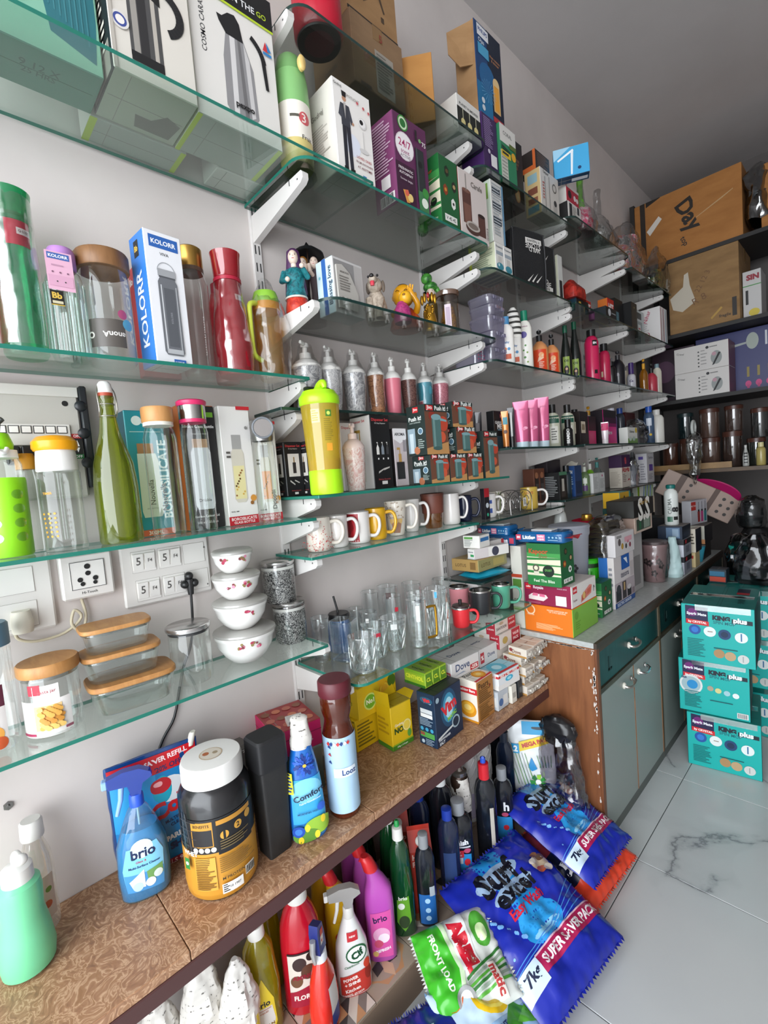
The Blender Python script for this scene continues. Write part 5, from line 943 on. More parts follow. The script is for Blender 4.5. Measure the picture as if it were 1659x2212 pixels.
mug('coffee_mug','white conical mug with brown ice-cream print',.115,1.145,.0385,.118,CERC,rz=-45,taper=.74,prints=[(-50,[EL(rn.uniform(-.03,.03),rn.uniform(.06,.115),.003,'a89684',.002) for i in range(40)] + [poly([(-.006,.01),(.012,.01),(.020,.05),(-.012,.05)],'9a7058'),R0(-.016,.048,.022,.058,'c9a86a'),poly([(-.016,.05),(.022,.05),(.018,.04),(.010,.048),(.003,.038),(-.004,.048),(-.012,.04)],'c9a86a')])])
mug('coffee_mug','slim white conical mug behind the ice-cream mug',.10,1.240,.033,.115,CER,rz=-45,taper=.74)
vessel('travel_tumbler','amber glass tumbler with brown silicone lid band','tumbler',(.12,1.338,Z),[('body',[(0,.030),(.004,.033),(.07,.037),(.12,.041)],glass('c98a3a',.07,.5,2.4,.03,.25)),('sleeve',[(.055,.0385),(.057,.040),(.118,.0425),(.12,.042)],pm('6b382a',.5)),('lid',[(.119,.0435),(.124,.044),(.128,.043),(.129,.038)],pm('5e3226',.5))])
mug('coffee_mug','tall plain white mug near the far end of the mug row',.115,1.452,.034,.118,CER,rz=-45,hr=.0045)
mug('coffee_mug','navy blue mug beside the tall white mug',.085,1.575,.034,.105,pm('1b2340',.25,0,.4),z=1.2827,rz=-50)
t = carton('toothbrush_pack','narrow dark pack with red top among the mugs','pack',(.155,1.625,1.2827,.02,.035,.128),{'*': '1d1a20'},{'F': [R0(0,.72,1,1,'b5202c'),EL(.5,.45,.3,'cfd6dc'),EL(.5,.15,.2,'3fae8a')]})
mug('coffee_mug','white mug with blue rim stripes behind the wire stand',.11,1.715,.034,.10,CER,z=1.2827,rz=-50,prints=[(-60,[R0(-.02,.02,.02,.04,'2f4f9a'),R0(-.02,.06,.02,.075,'2f4f9a')])])
for y_,s_ in ((1.765,'left'),(1.815,'right')):
    mug('coffee_mug',f'green striped mug behind the wire stand, {s_} of the pair',.085,y_ + .01,.024,.105,CERC,z=1.2827,rz=-60,hscale=.3,prints=[(-60,[poly([(-.02 + k * .01,.01),(-.016 + k * .01,.01),(-.008 + k * .01,.10),(-.012 + k * .01,.10)],'6f8a3a') for k in range(4)])])
t = thing('wire_stand','curled silver wire cup stand with price tag','stand',(.155,1.86,1.2836)); WR = pm('a5a3a0',.25,.9); b = MB()
for s in (-1,1):
    for k in (-1,1):
        b.tube([(s * .03,k * (.02 + .03 * math.sin(a)),.01 + .085 * a / 6.28 + .0 * math.cos(a)) for a in [i * .42 for i in range(16)]],.0016,WR,6)
        b.tube([(s * .03,k * .045 + .022 * math.cos(a),.055 + .022 * math.sin(a)) for a in [i * .42 for i in range(15)]],.0016,WR,6,True)
for y in (-.08,-.02,.04,.09): b.tube([(-.035,y,.002),(.035,y,.002)],.0018,WR,6)
for s in (-1,1): b.tube([(s * .03,-.09,.002),(s * .03,-.09,.07),(s * .03,-.05,.10),(s * .03,.05,.10),(s * .03,.09,.07),(s * .03,.09,.002)],.002,WR,6)
b.build('wire_frame',t,60,kind=None)
b = MB(); b.box((.034,.01,.03),(.0345,.035,.068),pm('dcd9d3',.6)); b.decal(lambda u,v,o: (.0346 + o,.01 + u * .025,.03 + v * .038),lines(.15,.85,.15,.85,5,'5b5854',3),1.5); b.build('price_tag',t,0)
mug('coffee_mug','pale yellow mug with white handle at the shelf end',.115,2.055,.040,.104,pm('d0ae4a',.25,0,.4),z=1.2827,rz=-55,hmat=CER,hscale=1.2,prints=[(-60,[TX('LOVE',0,.08,.04,'b5622a',0,.03)])])
# ================================================================ clear tumblers and steel mugs
Z = .9407
CG = glass('fcfdfd',.05,.85,2.2,.02); TH = glass('f4f8f7',.12,.85,1.5,.02)
def tumbler(label,x,y,R,H,taper=.88,n=2.0,cut=0,sticker=None,z=Z,seg=32,base=.006,rz=0):
    t = thing('glass_tumbler',label,'glass',(x,y,z + .0006),rz)
    b = MB(); b.loft([(0,R * taper * .94,None,n),(.002,R * taper,None,n),(H,R,None,n)],CG,seg,False,False); b.loft([(H,R - .0015,None,n),(base + .006,R * taper - .003,None,n),(base,R * taper * .8,None,n)],CG,seg,False,True); b.build('wall',t,40)
    b = MB(); b.loft([(0,R * taper * .94,None,n),(.001,R * taper * .98,None,n),(base,R * taper * .98,None,n)],TH,seg); b.build('thick_base',t,40)
    b = MB(); b.loft([(H - .001,R,None,n),(H + .0008,R - .0008,None,n),(H - .001,R - .002,None,n)],TH,seg,False,False); b.build('rim',t,50)
    if cut:
        b = MB(); rr = lambda z_: R * (taper + (1 - taper) * z_ / H) + .0006
        for i in range(cut):
            a = 2 * math.pi * i / cut; da = math.pi / cut
            for z0,z1 in ((.006,H * .38),(H * .38,H * .72)):
                for s in (-1,1):
                    b.tube([(rr(z0) * math.cos(a),rr(z0) * math.sin(a),z0),(rr((z0 + z1) / 2) * math.cos(a + s * da * .6),rr((z0 + z1) / 2) * math.sin(a + s * da * .6),(z0 + z1) / 2),(rr(z1) * math.cos(a + s * da),rr(z1) * math.sin(a + s * da),z1)],[.0012,.0028,.0012],TH,5)
        b.build('cut_pattern',t,30,kind='stuff')
    if sticker:
        f,z0,w,h,c,tx = sticker; b = MB(); sh = [R0(-w / 2,z0,w / 2,z0 + h,c)] + ([TX(tx,0,z0 + h / 2,w * .8,'f0ebe6')] if tx else []); b.decal(skin([(0,R * taper),(H,R)],f),sh,1,0,.4,CUT); b.build('sticker',t,60)
    return t
tumbler('plain clear tumbler nearest the speckled canisters',.075,.818,.029,.135,.9)
tumbler('square clear tumbler with brown sticker',.125,.868,.036,.122,.92,6,0,(-8,.062,.016,.022,'7a3a22',''),rz=20)
tumbler('faceted clear glass with white sticker behind square tumbler',.120,.978,.030,.120,.9,2,8,(-50,.09,.010,.014,'e8e6e2',''),seg=8)
tumbler('front cut-crystal tumbler with arch pattern',.238,.846,.0415,.102,.90,2,9)
tumbler('cut-crystal tumbler with red sticker behind the front one',.187,.936,.0395,.100,.90,2,9,(-25,.07,.022,.012,'b8283c',''))
tumbler('heavy cut tumbler with white square sticker',.190,1.018,.0425,.102,.78,2.6,8,(-40,.072,.020,.018,'ecebe8',''))
tumbler('straight tall clear glass at the back',.050,1.052,.032,.160,.95)
tumbler('straight tall clear glass with dark red sticker at the back',.06,1.128,.034,.165,.95,3,0,(-40,.125,.018,.022,'5a2420',''))
tumbler('short clear glass behind the blue mason jar',.050,.985,.028,.118,.9)
tumbler('clear tall glass with round red sticker',.125,1.085,.0325,.148,.95,2,0,(-20,.10,.012,.014,'c2283a',''))
tumbler('tall clear glass with white slip of paper inside',.075,1.235,.037,.155,.95,2,0,(-45,.08,.008,.05,'e9e7e2',''))
tumbler('curvy tall glass with dark sticker, before gold-handled mug',.175,1.152,.034,.150,.82,2,0,(-40,.12,.024,.012,'3d4347',''))
def mason(t):
    b = MB(); b.tube([(0,0,.118),(-.012,-.006,.178)],.0035,pm('161718',.35),8); b.build('straw',t,50)
vessel('mason_jar','blue frosted mason jar with black lid and straw','jar',(.055,.908,Z),[('body',[(0,.034),(.006,.038),(.085,.038),(.100,.030),(.106,.030)],pm('2c5f97',.35)),('lid',[(.104,.033),(.107,.0345),(.121,.0345),(.124,.032)],pm('19191b',.35))],extra=mason)
t = tumbler('tall clear beer mug with gold handle',.235,1.085,.033,.150,.95,2,0,(-40,.085,.012,.05,'ecebe8',''))
b = MB(); b.tube([(.03 * .6,.030,.118),(.026,.052,.118),(.028,.060,.108),(.028,.060,.030),(.026,.052,.018),(.018,.028,.018)],.0042,GOLD,10); b.build('gold_handle',t,60)
t = tumbler('large heavy glass mug with blue hanging tag',.235,1.185,.040,.165,.92,2,12,(-50,.14,.008,.02,'3a9ad0',''))
b = MB(); b.tube([(.0,.038,.13),(0,.062,.125),(0,.064,.05),(0,.038,.035)],.006,CG,8); b.build('handle',t,60)
t = tumbler('wide clear glass mug with steel-grey rim behind steel mugs',.05,1.44,.040,.125,.95)
MS = pm('b5b3b0',.2,1.0)
def steelmug(label,x,y,R,H,hexc,rz=-50,lid=False,hs=1.0):
    def ld(t):
        b = MB(); b.loft([(H + .004,R * .9),(H + .012,R * .9),(H + .014,R * .6)],pm('3b2a2a',.3),24); b.build('lid',t,40); b = MB(); b.loft([(H + .014,.006),(H + .03,.007)],pm('26201f',.4),12); b.build('lid_knob',t,40)
    return mug('steel_mug',label,x,y,R,H,pm(hexc,.35),z=Z,rz=rz,inner=MS,rim=MS,hscale=hs,hr=.005,lid=ld if lid else None,taper=.92)
steelmug('pink steel mug behind the red one',.125,1.452,.038,.095,'d98a92',hs=.8)
steelmug('small red steel mug with lidded top at the shelf front',.242,1.305,.0315,.066,'d42a32',lid=True)
steelmug('charcoal black steel mug',.21,1.472,.042,.086,'2c2d30')
steelmug('sea-green steel mug at the far shelf end',.235,1.578,.036,.090,'4f9c80',hs=1.25)
# ================================================================ third and fourth bays: toiletries
def bottle(label,x,y,z,R,H,col,cap,lab=None,style='flat',capH=.16,name='toiletry_bottle',face=None,n=2.4,ry=.62,r=.3,cat='bottle',mat=None,capmat=None):
    """shouldered bottle; style flat = oval, round, pump, hair = tapered neck"""
    hb = H * (1 - capH); ryy = 1.0 if style in ('round','pump','hair') else ry; nn = 2.0 if ryy == 1 else n
    if style == 'hair': S_ = [(0,R * .92),(.004,R),(hb * .5,R),(hb * .72,R * .72),(hb * .9,R * .45),(hb,R * .38)]
    elif style == 'pump': S_ = [(0,R * .92),(.004,R),(hb * .78,R),(hb * .90,R * .75),(hb,R * .36)]
    else: S_ = [(0,R * .90,R * .90 * ryy,nn),(.004,R,R * ryy,nn),(hb * .86,R,R * ryy,nn),(hb * .96,R * .78,R * .78 * ryy,nn),(hb,R * .5,R * .5,2)]
    f = toward_cam(x,y) if face is None else face
    cm = capmat or pm(cap,.35); rc = {'flat': .5,'round': .62,'pump': .36,'hair': .42}[style]
    parts = [('body',S_,mat or pm(col,r,0,.3)),('cap',[(hb,R * rc),(hb + (H - hb) * (.55 if style == 'pump' else .97),R * rc),(hb + (H - hb) * (.56 if style == 'pump' else 1),R * rc * .8)],cm)]
    def ex(t):
        if style == 'pump':
            b = MB(); b.loft([(H * .93,R * .16),(H * .96,R * .3),(H,R * .28)],cm,14); b.tube([(0,0,H * .98),(R * .5,0,H * .985),(R * .95,0,H * .96)],[R * .15,R * .12,R * .09],cm,8); b.build('pump_head',t,50,rot=(0,0,math.radians(f)))
    t = thing(name,label,cat,(x,y,z + .0006),0)
    if ryy != 1.0: t.rotation_euler[2] = math.radians(f + 90); f_local = -90
    else: f_local = f
    for q in parts: MB().loft(q[1],q[2],24).build(q[0],t,40)
    if lab: b = MB(); b.decal(skin(S_,f_local),lab,1,0,.4,CUT); b.build('printed_label',t,60)
    ex(t); return t
def tubepack(label,x,y,z,w,H,col,cap,lab=None,capf=.14,name='cream_tube'):
    """squeeze tube standing on its cap: round at the cap, flat crimp on top"""
    f = toward_cam(x,y); t = thing(name,label,'tube',(x,y,z + .0006),f + 90); R = w / 2; c = H * capf
    MB().loft([(0,R * .86,R * .80),(c,R * .86,R * .82)],pm(cap,.3),22).build('cap',t,40)
    S_ = [(c,R * .88,R * .80),(H * .35,R * .95,R * .62),(H * .7,R * 1.0,R * .30),(H * .97,R * 1.06,R * .05,3),(H,R * 1.06,R * .04,3)]
    MB().loft(S_,pm(col,.22,.25,.5),26).build('tube',t,50)
    if lab: b = MB(); b.decal(skin(S_,-90),lab,1,0,.4,CUT); b.build('printed_label',t,60)
    return t
# --- shelf with black pouches
Z = 2.2257
carton('medicine_box','tall white pharmacy box with green strip on the pouch shelf','box',(.278,1.617,Z + .1125,.115,.080,.225),{'*': 'd9d7d2','L': 'c9d4c4'},{'F': [R0(.1,.78 - i * .24,.8,.90 - i * .24,'333b45') for i in range(3)] + lines(.1,.9,.1,.95,18,'a9aeb2',6) + [R0(.86,.0,1,.97,'6a93b0')],'L': [R0(.1,.7,.9,.95,'7aa04a'),R0(.3,.3,.6,.6,'6a93b0')]})
carton('medicine_box','white box with printed blue bottles, left of the pair under tall box','box',(.282,1.617,Z,.118,.058,.110),{'*': 'e0ded9','L': 'd2d6b8'},{'F': [TX('Rosemary',.5,.86,.8,'4a5560'),R0(.1,.60,.9,.72,'9aa4ac'),R0(.3,.3,.7,.55,'c9c6c0'),EL(.5,.22,.40,'3f8a9c',.12),EL(.35,.26,.1,'cfe4e8')],'L': lines(.1,.9,.1,.9,12,'9aa48a',3) + [R0(.0,0,.1,1,'c9d84a')],'B': [R0(.1,.1,.45,.9,'2f5f8a'),R0(.55,.1,.9,.9,'2f5f8a')]})
carton('medicine_box','white box with printed blue bottles, right of the pair under tall box','box',(.282,1.677,Z,.118,.058,.110),{'*': 'e0ded9'},{'F': [TX('Rosemary',.5,.86,.8,'4a5560'),R0(.1,.60,.9,.72,'9aa4ac'),R0(.3,.3,.7,.55,'c9c6c0'),EL(.5,.22,.40,'3f8a9c',.12)],'B': [R0(.1,.1,.45,.9,'2f5f8a'),R0(.55,.1,.9,.9,'2f5f8a')]})
def pouch(label,x,y,z,w,h,d,shapes,rz):
    t = thing('toiletry_pouch',label,'pouch',(x,y,z),rz); FB = ramp_mat('pouch_fabric',[(0.4,'141415'),(0.6,'1d1d1f')],lambda N,L: _noise(N,L,_coords(N,L,(1,1,1)),220,2),.75,.2)
    S_ = [(0,d * .42,w * .44,5),(.01,d * .5,w * .5,5),(h * .5,d * .52,w * .5,5),(h - .012,d * .48,w * .49,5),(h - .003,d * .40,w * .44,5),(h,d * .30,w * .38,4)]
    MB().loft(S_,FB,36).build('body',t,60)
    b = MB(); b.tube([(d * .40,-w * .47,.02),(d * .42,-w * .485,h * .5),(d * .40,-w * .46,h - .02),(d * .36,-w * .40,h - .004),(d * .36,w * .40,h - .004),(d * .40,w * .46,h - .02),(d * .42,w * .485,h * .5),(d * .40,w * .47,.02)],.0035,pm('2b2b2d',.5),6); b.build('zip_piping',t,60)
    b = MB(); b.decal(lambda u,v,o: (d * .5 + .0012 + o + .02 * d * math.sin(math.pi * v),-w / 2 + u * w,v * h),shapes,h / w); b.build('printed_logo',t,0); return t
claw = lambda u,v,s: [poly([(u + .13 * s * i,v),(u + .13 * s * i + .045 * s,v - .01),(u + .13 * s * i + .20 * s,v + .13 + .02 * (1 - abs(i - 1)))],'dcd9d3') for i in range(3)]
inv = [R0(.36,.78,.84,.86,'dedbd6'),TX('it happens',.60,.82,.38,'1a1a1a',180),TX('STONE',.58,.735,.46,'e2dfda',180,.012),TX('WILD',.62,.68,.34,'e2dfda',180,.012)] + claw(.36,.16,1)
pouch('front black zip pouch with white claw marks and upside-down print',.228,1.938,Z,.205,.255,.06,inv,-12)
nrm = claw(.22,.70,1) + [TX('WILD',.40,.36,.44,'e2dfda',0,.015),TX('STONE',.44,.305,.58,'e2dfda',0,.015),R0(.12,.20,.80,.265,'dedbd6'),TX('it happens',.42,.232,.5,'1a1a1a')]
pouch('rear black zip pouch with upright white print',.200,2.118,Z,.165,.255,.055,nrm,-12)
carton('display_card','white display card edge right of the black pouches','box',(.25,2.20,Z,.012,.045,.225),{'*': 'cfd0cc','L': 'b9b9a4'},{'F': [R0(.2,.1,.8,.5,'26282b')]})
t = thing('red_gift_box','crumpled red and white gift pack behind the front pouch','pack',(.12,1.80,Z)); MB().loft([(0,.05,.06),(.05,.055,.065),(.12,.05,.05),(.19,.02,.03)],speckle('giftwrap',[(0.45,'8a1f3a'),(0.5,'cfc6c8'),(0.56,'a82a4a')],22),18,jit=.01).build('wrapping',t,30)
# --- bay four, small cartons
Z = 2.2357
carton('incense_box','small black blue-printed carton under the red wrapped pack','box',(.235,2.42,Z,.075,.085,.072),{'*': '14181c','L': '1c3a4a'},{'F': [R0(.1,.2,.9,.5,'3a5a6a'),R0(.3,.5,.6,.8,'c9a63a')],'L': [poly([(.2,.2),(.5,.6),(.8,.2)],'9ab0b8')]})
carton('incense_box','small black carton with yellow print beside red wrapped pack','box',(.22,2.515,Z,.07,.085,.085),{'*': '171a1c','L': 'c9a02a'},{'F': [R0(.2,.3,.4,.7,'d8c23a'),R0(.5,.2,.8,.5,'5a7a8a')]})
t = thing('red_wrapped_pack','pointed red wrapped pack on the small black cartons','pack',(.195,2.465,Z + .0725)); MB().loft([(0,.05,.07,5),(.05,.05,.07,5),(.085,.02,.05,4),(.10,.012,.03,3)],speckle('redwrap',[(0.42,'8a1c16'),(0.6,'c0352a')],20),24,jit=.004).build('wrapping',t,25)
carton('battery_box','flat dark carton with yellow stripe at the shelf edge','box',(.285,2.66,Z,.09,.19,.062),{'*': '16181c','L': '20262c','B': '3a2d4a'},{'F': [EL(.25,.55,.10,'c9ccd0'),R0(.4,.5,.7,.6,'8a8d90'),R0(.75,.1,.95,.9,'4a6f7a')],'B': [R0(0,.3,1,.4,'c9b62a')]})
hit = [TX('HIT',.5,.72,.8,'f2e9e4',0,.05),TX('MAX',.5,.42,.7,'f2e9e4',0,.04),R0(0,.0,1,.2,'8a1410')]
carton('repellent_box','red repellent carton with white capitals, left one','box',(.17,2.66,Z,.05,.10,.135),{'*': 'c2221c','L': 'd0702a'},{'F': hit})
carton('repellent_box','red repellent carton with white capitals, right taller one','box',(.22,2.865,Z,.055,.095,.165),{'*': 'c4241e','L': 'd0702a'},{'F': hit})
carton('perfume_box','tall black perfume carton beside the magazines','box',(.19,3.06,Z,.10,.13,.215),{'*': '0e0e0f','L': '131314'},{'F': [R0(.3,.1,.34,.9,'2b2b2d')]},seam='050505')
carton('perfume_box','slim black perfume carton with gold mark','box',(.235,3.20,Z,.09,.10,.205),{'*': '0d0d0e'},{'F': [poly([(.4,.08),(.6,.08),(.5,.16)],'c2a070'),EL(.5,.85,.06,'a0906a')]},seam='050505')
carton('shaver_box','white shaver pack with clear window','box',(.20,3.34,Z,.05,.20,.205),{'*': 'b9c0c0'},{'F': [R0(.35,.72,.75,.92,'2b3030'),R0(.3,.1,.8,.65,'8d9696'),R0(.42,.2,.66,.55,'d0d4d4'),R0(.45,.4,.62,.45,'b0282c')]})
for i,c in enumerate(('d8d4d2','d0c4c6','c6ccd0')):
    carton('magazine_box',['nearest white magazine-thin carton with red script','middle white magazine-thin carton','farthest white magazine-thin carton'][i],'box',(.285,3.585 + i * .052,Z,.16,.045,.235),{'*': c,'F': c},{'L': [TX('Nihar',.5,.78,.5,'b04058',70),TX('PRO',.5,.18,.5,'a04a5c',90)] + lines(.3,.6,.3,.6,5,'b9b4b4',4),'F': [R0(.1,.05,.3,.95,['b05a70','7a4a6a','6a8aa0'][i])]})
# --- hair care shelf
Z = 1.8907; LAV = glass('e2def0',.10,.5,2.2,.08,.30)
z_ = Z
for i,(w,h) in enumerate(((.105,.062),(.105,.062),(.11,.058),(.112,.040),(.112,.036))):
    t = thing('plastic_box',['bottom lavender lidded plastic box of the tall stack','second lavender plastic box from the bottom of the stack','middle lavender plastic box of the stack','second lavender plastic box from the top of the stack','top lavender plastic box of the stack'][i],'plastic box',(.205,1.65 + (.004 if i % 2 else 0),z_ + .0006),(-3,4,-2,5,0)[i])
    MB().loft([(0,.048,w * .46,6),(.003,.05,w * .48,6),(h - .012,.053,w * .5,6)],LAV,28).build('box',t,40); MB().loft([(h - .012,.055,w * .515,6),(h - .003,.055,w * .515,6),(h,.050,w * .49,6)],LAV,28).build('lid',t,40)
    b = MB(); [b.box((.054,y - .009,h - .018),(.0585,y + .009,h - .005),LAV,.001) for y in (-.025,.025)]; b.build('clip',t,0); z_ += h + .001
t = thing('plastic_box','short lavender plastic box with pink dots at stack side','plastic box',(.175,1.556,Z + .0006),0); MB().loft([(0,.05,.028,6),(.055,.055,.032,6),(.062,.055,.032,6),(.064,.05,.03,6)],LAV,24).build('box',t,40); b = MB(); b.decal(lambda u,v,o: (.0555 + o,-.03 + u * .06,.006 + v * .045),[EL(.2 + .3 * (i % 3),.2 + .3 * (i // 3),.06,'c8486a') for i in range(8)],1.2); b.build('printed_dots',t,0)
MLK = lambda: [R0(-.016,.03,.016,.05,'c8552c'),EL(-.006,.07,.007,'d87a3a'),EL(.008,.07,.006,'4a8ab8'),TX('baby',0,.095,.022,'3a6a9a',0,.03),R0(-.006,.012,.006,.016,'777777')]
bottle('white lotion bottle hidden behind lavender stack',.10,1.72,Z,.030,.165,'dcd8d2','dcd8d2',MLK())
bottle('white baby lotion bottle right of lavender stack',.235,1.735,Z,.030,.20,'e0dcd6','4a8ab8',MLK())
t = bottle('white baby lotion bottle with striped shrink wrap over cap',.225,1.815,Z,.028,.225,'e2ded8','4f8fae',MLK())
b = MB(); b.loft([(.13,.031,.022),(.19,.030,.022),(.235,.022,.016),(.255,.010,.008)],ramp_mat('striped_wrap',[(0.62,'e2dfd8'),(0.66,'35332f')],lambda N,L: (lambda w: (w.inputs.__getitem__('Scale').__setattr__('default_value',14),setattr(w,'bands_direction','Z'),L.new(_coords(N,L),w.inputs['Vector']),w.outputs['Fac'])[-1])(N.new('ShaderNodeTexWave')),.5),20,jit=.004); b.build('shrink_wrap',t,40)
bottle('white herbal lotion bottle with green flip cap',.225,1.905,Z,.029,.258,'e2dfd6','147a5c',[EL(-.006,.155,.014,'4a3f8a'),TX('lotion',.0,.19,.024,'8a4a6a'),EL(0,.11,.004,'4f8a3a'),EL(-.008,.09,.004,'4f8a3a'),EL(.006,.08,.004,'7a9a3a'),EL(-.004,.06,.005,'4f8a3a'),EL(.006,.04,.004,'7a9a3a')],capH=.17)
OR = lambda: [R0(-.03,.012,.03,.115,'d8451e'),EL(.006,.09,.012,'e8a06a'),poly([(-.012,.06),(.016,.075),(.014,.095),(-.006,.08)],'ecc0a0')] + lines(-.006,.018,.03,.06,4,'e8b8a0',3)
bottle('orange face-wash pump bottle, nearer of the two',.205,2.068,Z,.037,.205,'d9915a','141414',OR(),'pump',.24)
bottle('orange face-wash pump bottle, farther of the two',.205,2.185,Z,.034,.205,'d9915a','141414',OR(),'pump',.24)
OIL = lambda: [R0(-.016,.01,.016,.11,'8aa04a'),EL(0,.045,.012,'20180f',.022),EL(0,.05,.006,'c99a7a'),TX('Oil',0,.09,.02,'1d2a12',0,.03)]
Z = 1.8977
bottle('dark hair-oil bottle with green cap, nearer of the two',.205,2.335,Z,.026,.265,'0f1612','0f5038',OIL(),'hair',.14)
bottle('dark hair-oil bottle with green cap, farther and taller',.205,2.44,Z,.028,.30,'0d1310','0f5038',OIL(),'hair',.13)
bottle('tall magenta shampoo bottle with black square',.215,2.625,Z,.036,.285,'c41f52','151515',[R0(.004,.195,.030,.225,'141414'),TX('EN',.017,.21,.018,'f0eeee',0,.04),R0(.010,.05,.026,.07,'141414')],'round',.12,r=.25)
bottle('pink lotion bottle with lilac cap behind the magenta ones',.155,2.80,Z,.026,.275,'b8427a','c46ab0',None,'round',.24)
bottle('slim crimson shampoo bottle with black cap',.215,2.79,Z,.031,.235,'b81f48','121212',[R0(-.018,.05,-.008,.08,'d0c0a0')],'round',.17,r=.25)
bottle('small black glossy bottle left of the big black pump',.20,2.925,Z,.026,.155,'141214','161616',None,'round',.16)
bottle('big black pump bottle with magenta mark',.205,3.02,Z,.037,.225,'16121a','2a272a',[R0(-.026,.07,-.016,.10,'a8204a'),TX('B',0,.085,.012,'a09aa0')],'pump',.22)
t = bottle('black pump bottle partly hidden behind big black pump',.12,3.16,Z,.032,.22,'1a181c','9a9698',None,'pump',.25)
bottle('white spray bottle with deep purple cap',.20,3.255,Z,.025,.185,'c6c4cc','3d2466',[TX('Ca',0,.07,.022,'3d2a66',0,.03)],'round',.38)
bottle('cream lotion bottle behind the purple-capped spray',.13,3.36,Z,.028,.16,'cfc2ae','cfc2ae',None,'flat')
bottle('yellow oil bottle with orange pump',.20,3.49,Z,.026,.235,'c98a1a','d89a1c',None,'pump',.28,mat=glass('d8981e',.06,.4,2.4,.05,.5))
bottle('red handwash bottle with black pump',.205,3.63,Z,.037,.215,'b8384a','141414',[R0(-.034,.04,-.026,.09,'a82a2a')],'pump',.28)
bottle('silver crumpled refill pack at the far shelf end',.205,3.755,Z,.028,.23,'c9c4b4','6f8a94',None,'flat',.12,r=.15)
# --- tube and perfume shelf
Z = 1.5657
for i,y in enumerate((1.645,1.692)): tubepack(['dark grey face-wash tube behind the dispenser boxes, left','dark grey face-wash tube behind the dispenser boxes, right'][i],.095,y,Z,.042,.165,'2e2c30','2a8ab0',[R0(-.012,.06,.012,.12,'6f6a6e'),R0(-.010,.07,.010,.085,'8a4a52')],.18)
carton('face_wash_box','black face-wash carton with bold white lettering','box',(.18,1.692,Z,.035,.085,.16),{'*': '131315'},{'F': [R0(.55,.82,.8,.92,'b8342a'),TX('XL',.67,.87,.18,'f0e8e0',0,.03),TX('GARNIER',.5,.70,.8,'d8d6d2',0,.03),TX('MEN',.58,.60,.62,'ecebe8',0,.05),TX('TurboBright',.55,.51,.6,'9ac0d0'),R0(0,0,1,.35,'2a3f4a')]})
tubepack('slim orange and black face-cream tube',.205,1.735,Z,.028,.155,'c97a35','141414',[R0(-.008,.1,.01,.13,'3f8a9a'),EL(0,.07,.008,'5a3a2a')],.06)
tubepack('slim black and silver face-cream tube',.21,1.775,Z,.028,.170,'26262a','0e0e0f',[R0(-.003,.05,.004,.15,'b9b9b6')],.3)
for i,(y,H) in enumerate(((1.822,.195),(1.905,.205),(2.005,.222))):
    tubepack(['pink hair-serum tube, shortest of the three','pink hair-serum tube, middle of the three','pink hair-serum tube, tallest of the three'][i],.23,y,Z,.060,H,'c2567e','b9cdd6',[TX('DOVE',.006,H * .82,.024,'8a3058'),EL(.016,H * .42,.010,'e0a0b8',.006),EL(.008,H * .40,.008,'d87a9c',.006)],.13)
carton('cosmetic_box','narrow white and red cosmetic carton beside pink tubes','box',(.18,2.075,Z,.05,.05,.195),{'*': 'c9bdb0'},{'F': [R0(0,.85,1,.95,'b8303a'),R0(0,.5,1,.6,'c2703a'),R0(0,.3,1,.4,'8a4a2a')] + lines(.1,.9,.1,.28,4,'7a6a5a',3)})
for i,y in enumerate((2.175,2.335)):
    bottle(['bodywash bottle with green band and black-gold cap, nearer','bodywash bottle with green band and black-gold cap, farther'][i],.195,y,Z + .007 * i,.032,.205,'b9b8a4','161412',[R0(-.03,.115,.03,.150,'0f4a38'),R0(-.012,.02,.022,.10,'d8d6cc')] + lines(-.008,.018,.03,.09,5,'5a5a50',3),'flat',.2)
carton('cosmetic_box','yellow and teal carton behind the green-banded bottles','box',(.12,2.20,Z,.05,.12,.215),{'*': 'c9a52c','F': 'caa62e'},{'F': [poly([(.3,0),(1,0),(1,1),(.6,1)],'2f8a94')]})
bottle('small black roll-on bottle with vertical white print',.24,2.235,Z,.022,.130,'111112','0d0d0e',[TX('BEARDO',0,.05,.07,'dcdad6',90,.03)],'round',.3)
Z = 1.5727
carton('perfume_box','brown-black perfume carton with cream label','box',(.215,2.43,Z,.07,.105,.175),{'*': '1b1210'},{'F': [R0(.12,.36,.62,.70,'cfc2ac'),R0(.2,.45,.54,.62,'8a7a62')],'L': [R0(.12,.36,.7,.70,'cfc2ac')]},seam='0a0706')
bottle('perfume carton cap, black rounded bottle behind brown carton',.115,2.60,Z,.033,.205,'141313','0e0e0e',None,'flat',.14)
carton('perfume_box','dark magenta-edged perfume carton','box',(.205,2.56,Z,.05,.095,.155),{'*': '2a1018','F': 'b8185a'},{'F': [R0(0,.5,1,1,'241016')]},seam='0a0706')
tubepack('small pink and white cream tube before the magenta carton',.24,2.685,Z,.036,.120,'d8cdd2','d9d4d4',[R0(-.02,.075,.02,.115,'c22a62')],.2)
carton('shampoo_box','large black to hot-pink carton with white top','box',(.215,2.735,Z,.07,.19,.195),{'*': '180f16','F': 'd01a7c'},{'F': [R0(0,.78,1,1,'170e15'),R0(0,.62,1,.78,'3a1230'),R0(0,.52,1,.62,'7a1856'),R0(.35,.30,.62,.38,'e6d0dc'),TX('AGE',.48,.34,.2,'8a1858',0,.03),R0(.0,.0,1,.04,'d89a2c')]},seam='0a0706')
bottle('white pump bottle with orange nozzle behind pink carton',.095,2.83,Z,.030,.235,'dcd9d6','d89a1c',None,'pump',.22)
bottle('violet conditioner bottle with pale flip cap',.15,3.03,Z,.031,.225,'6a5a96','c4c2cc',[TX('VICCI',.004,.11,.06,'3a2f66',90,.02)],'round',.14)
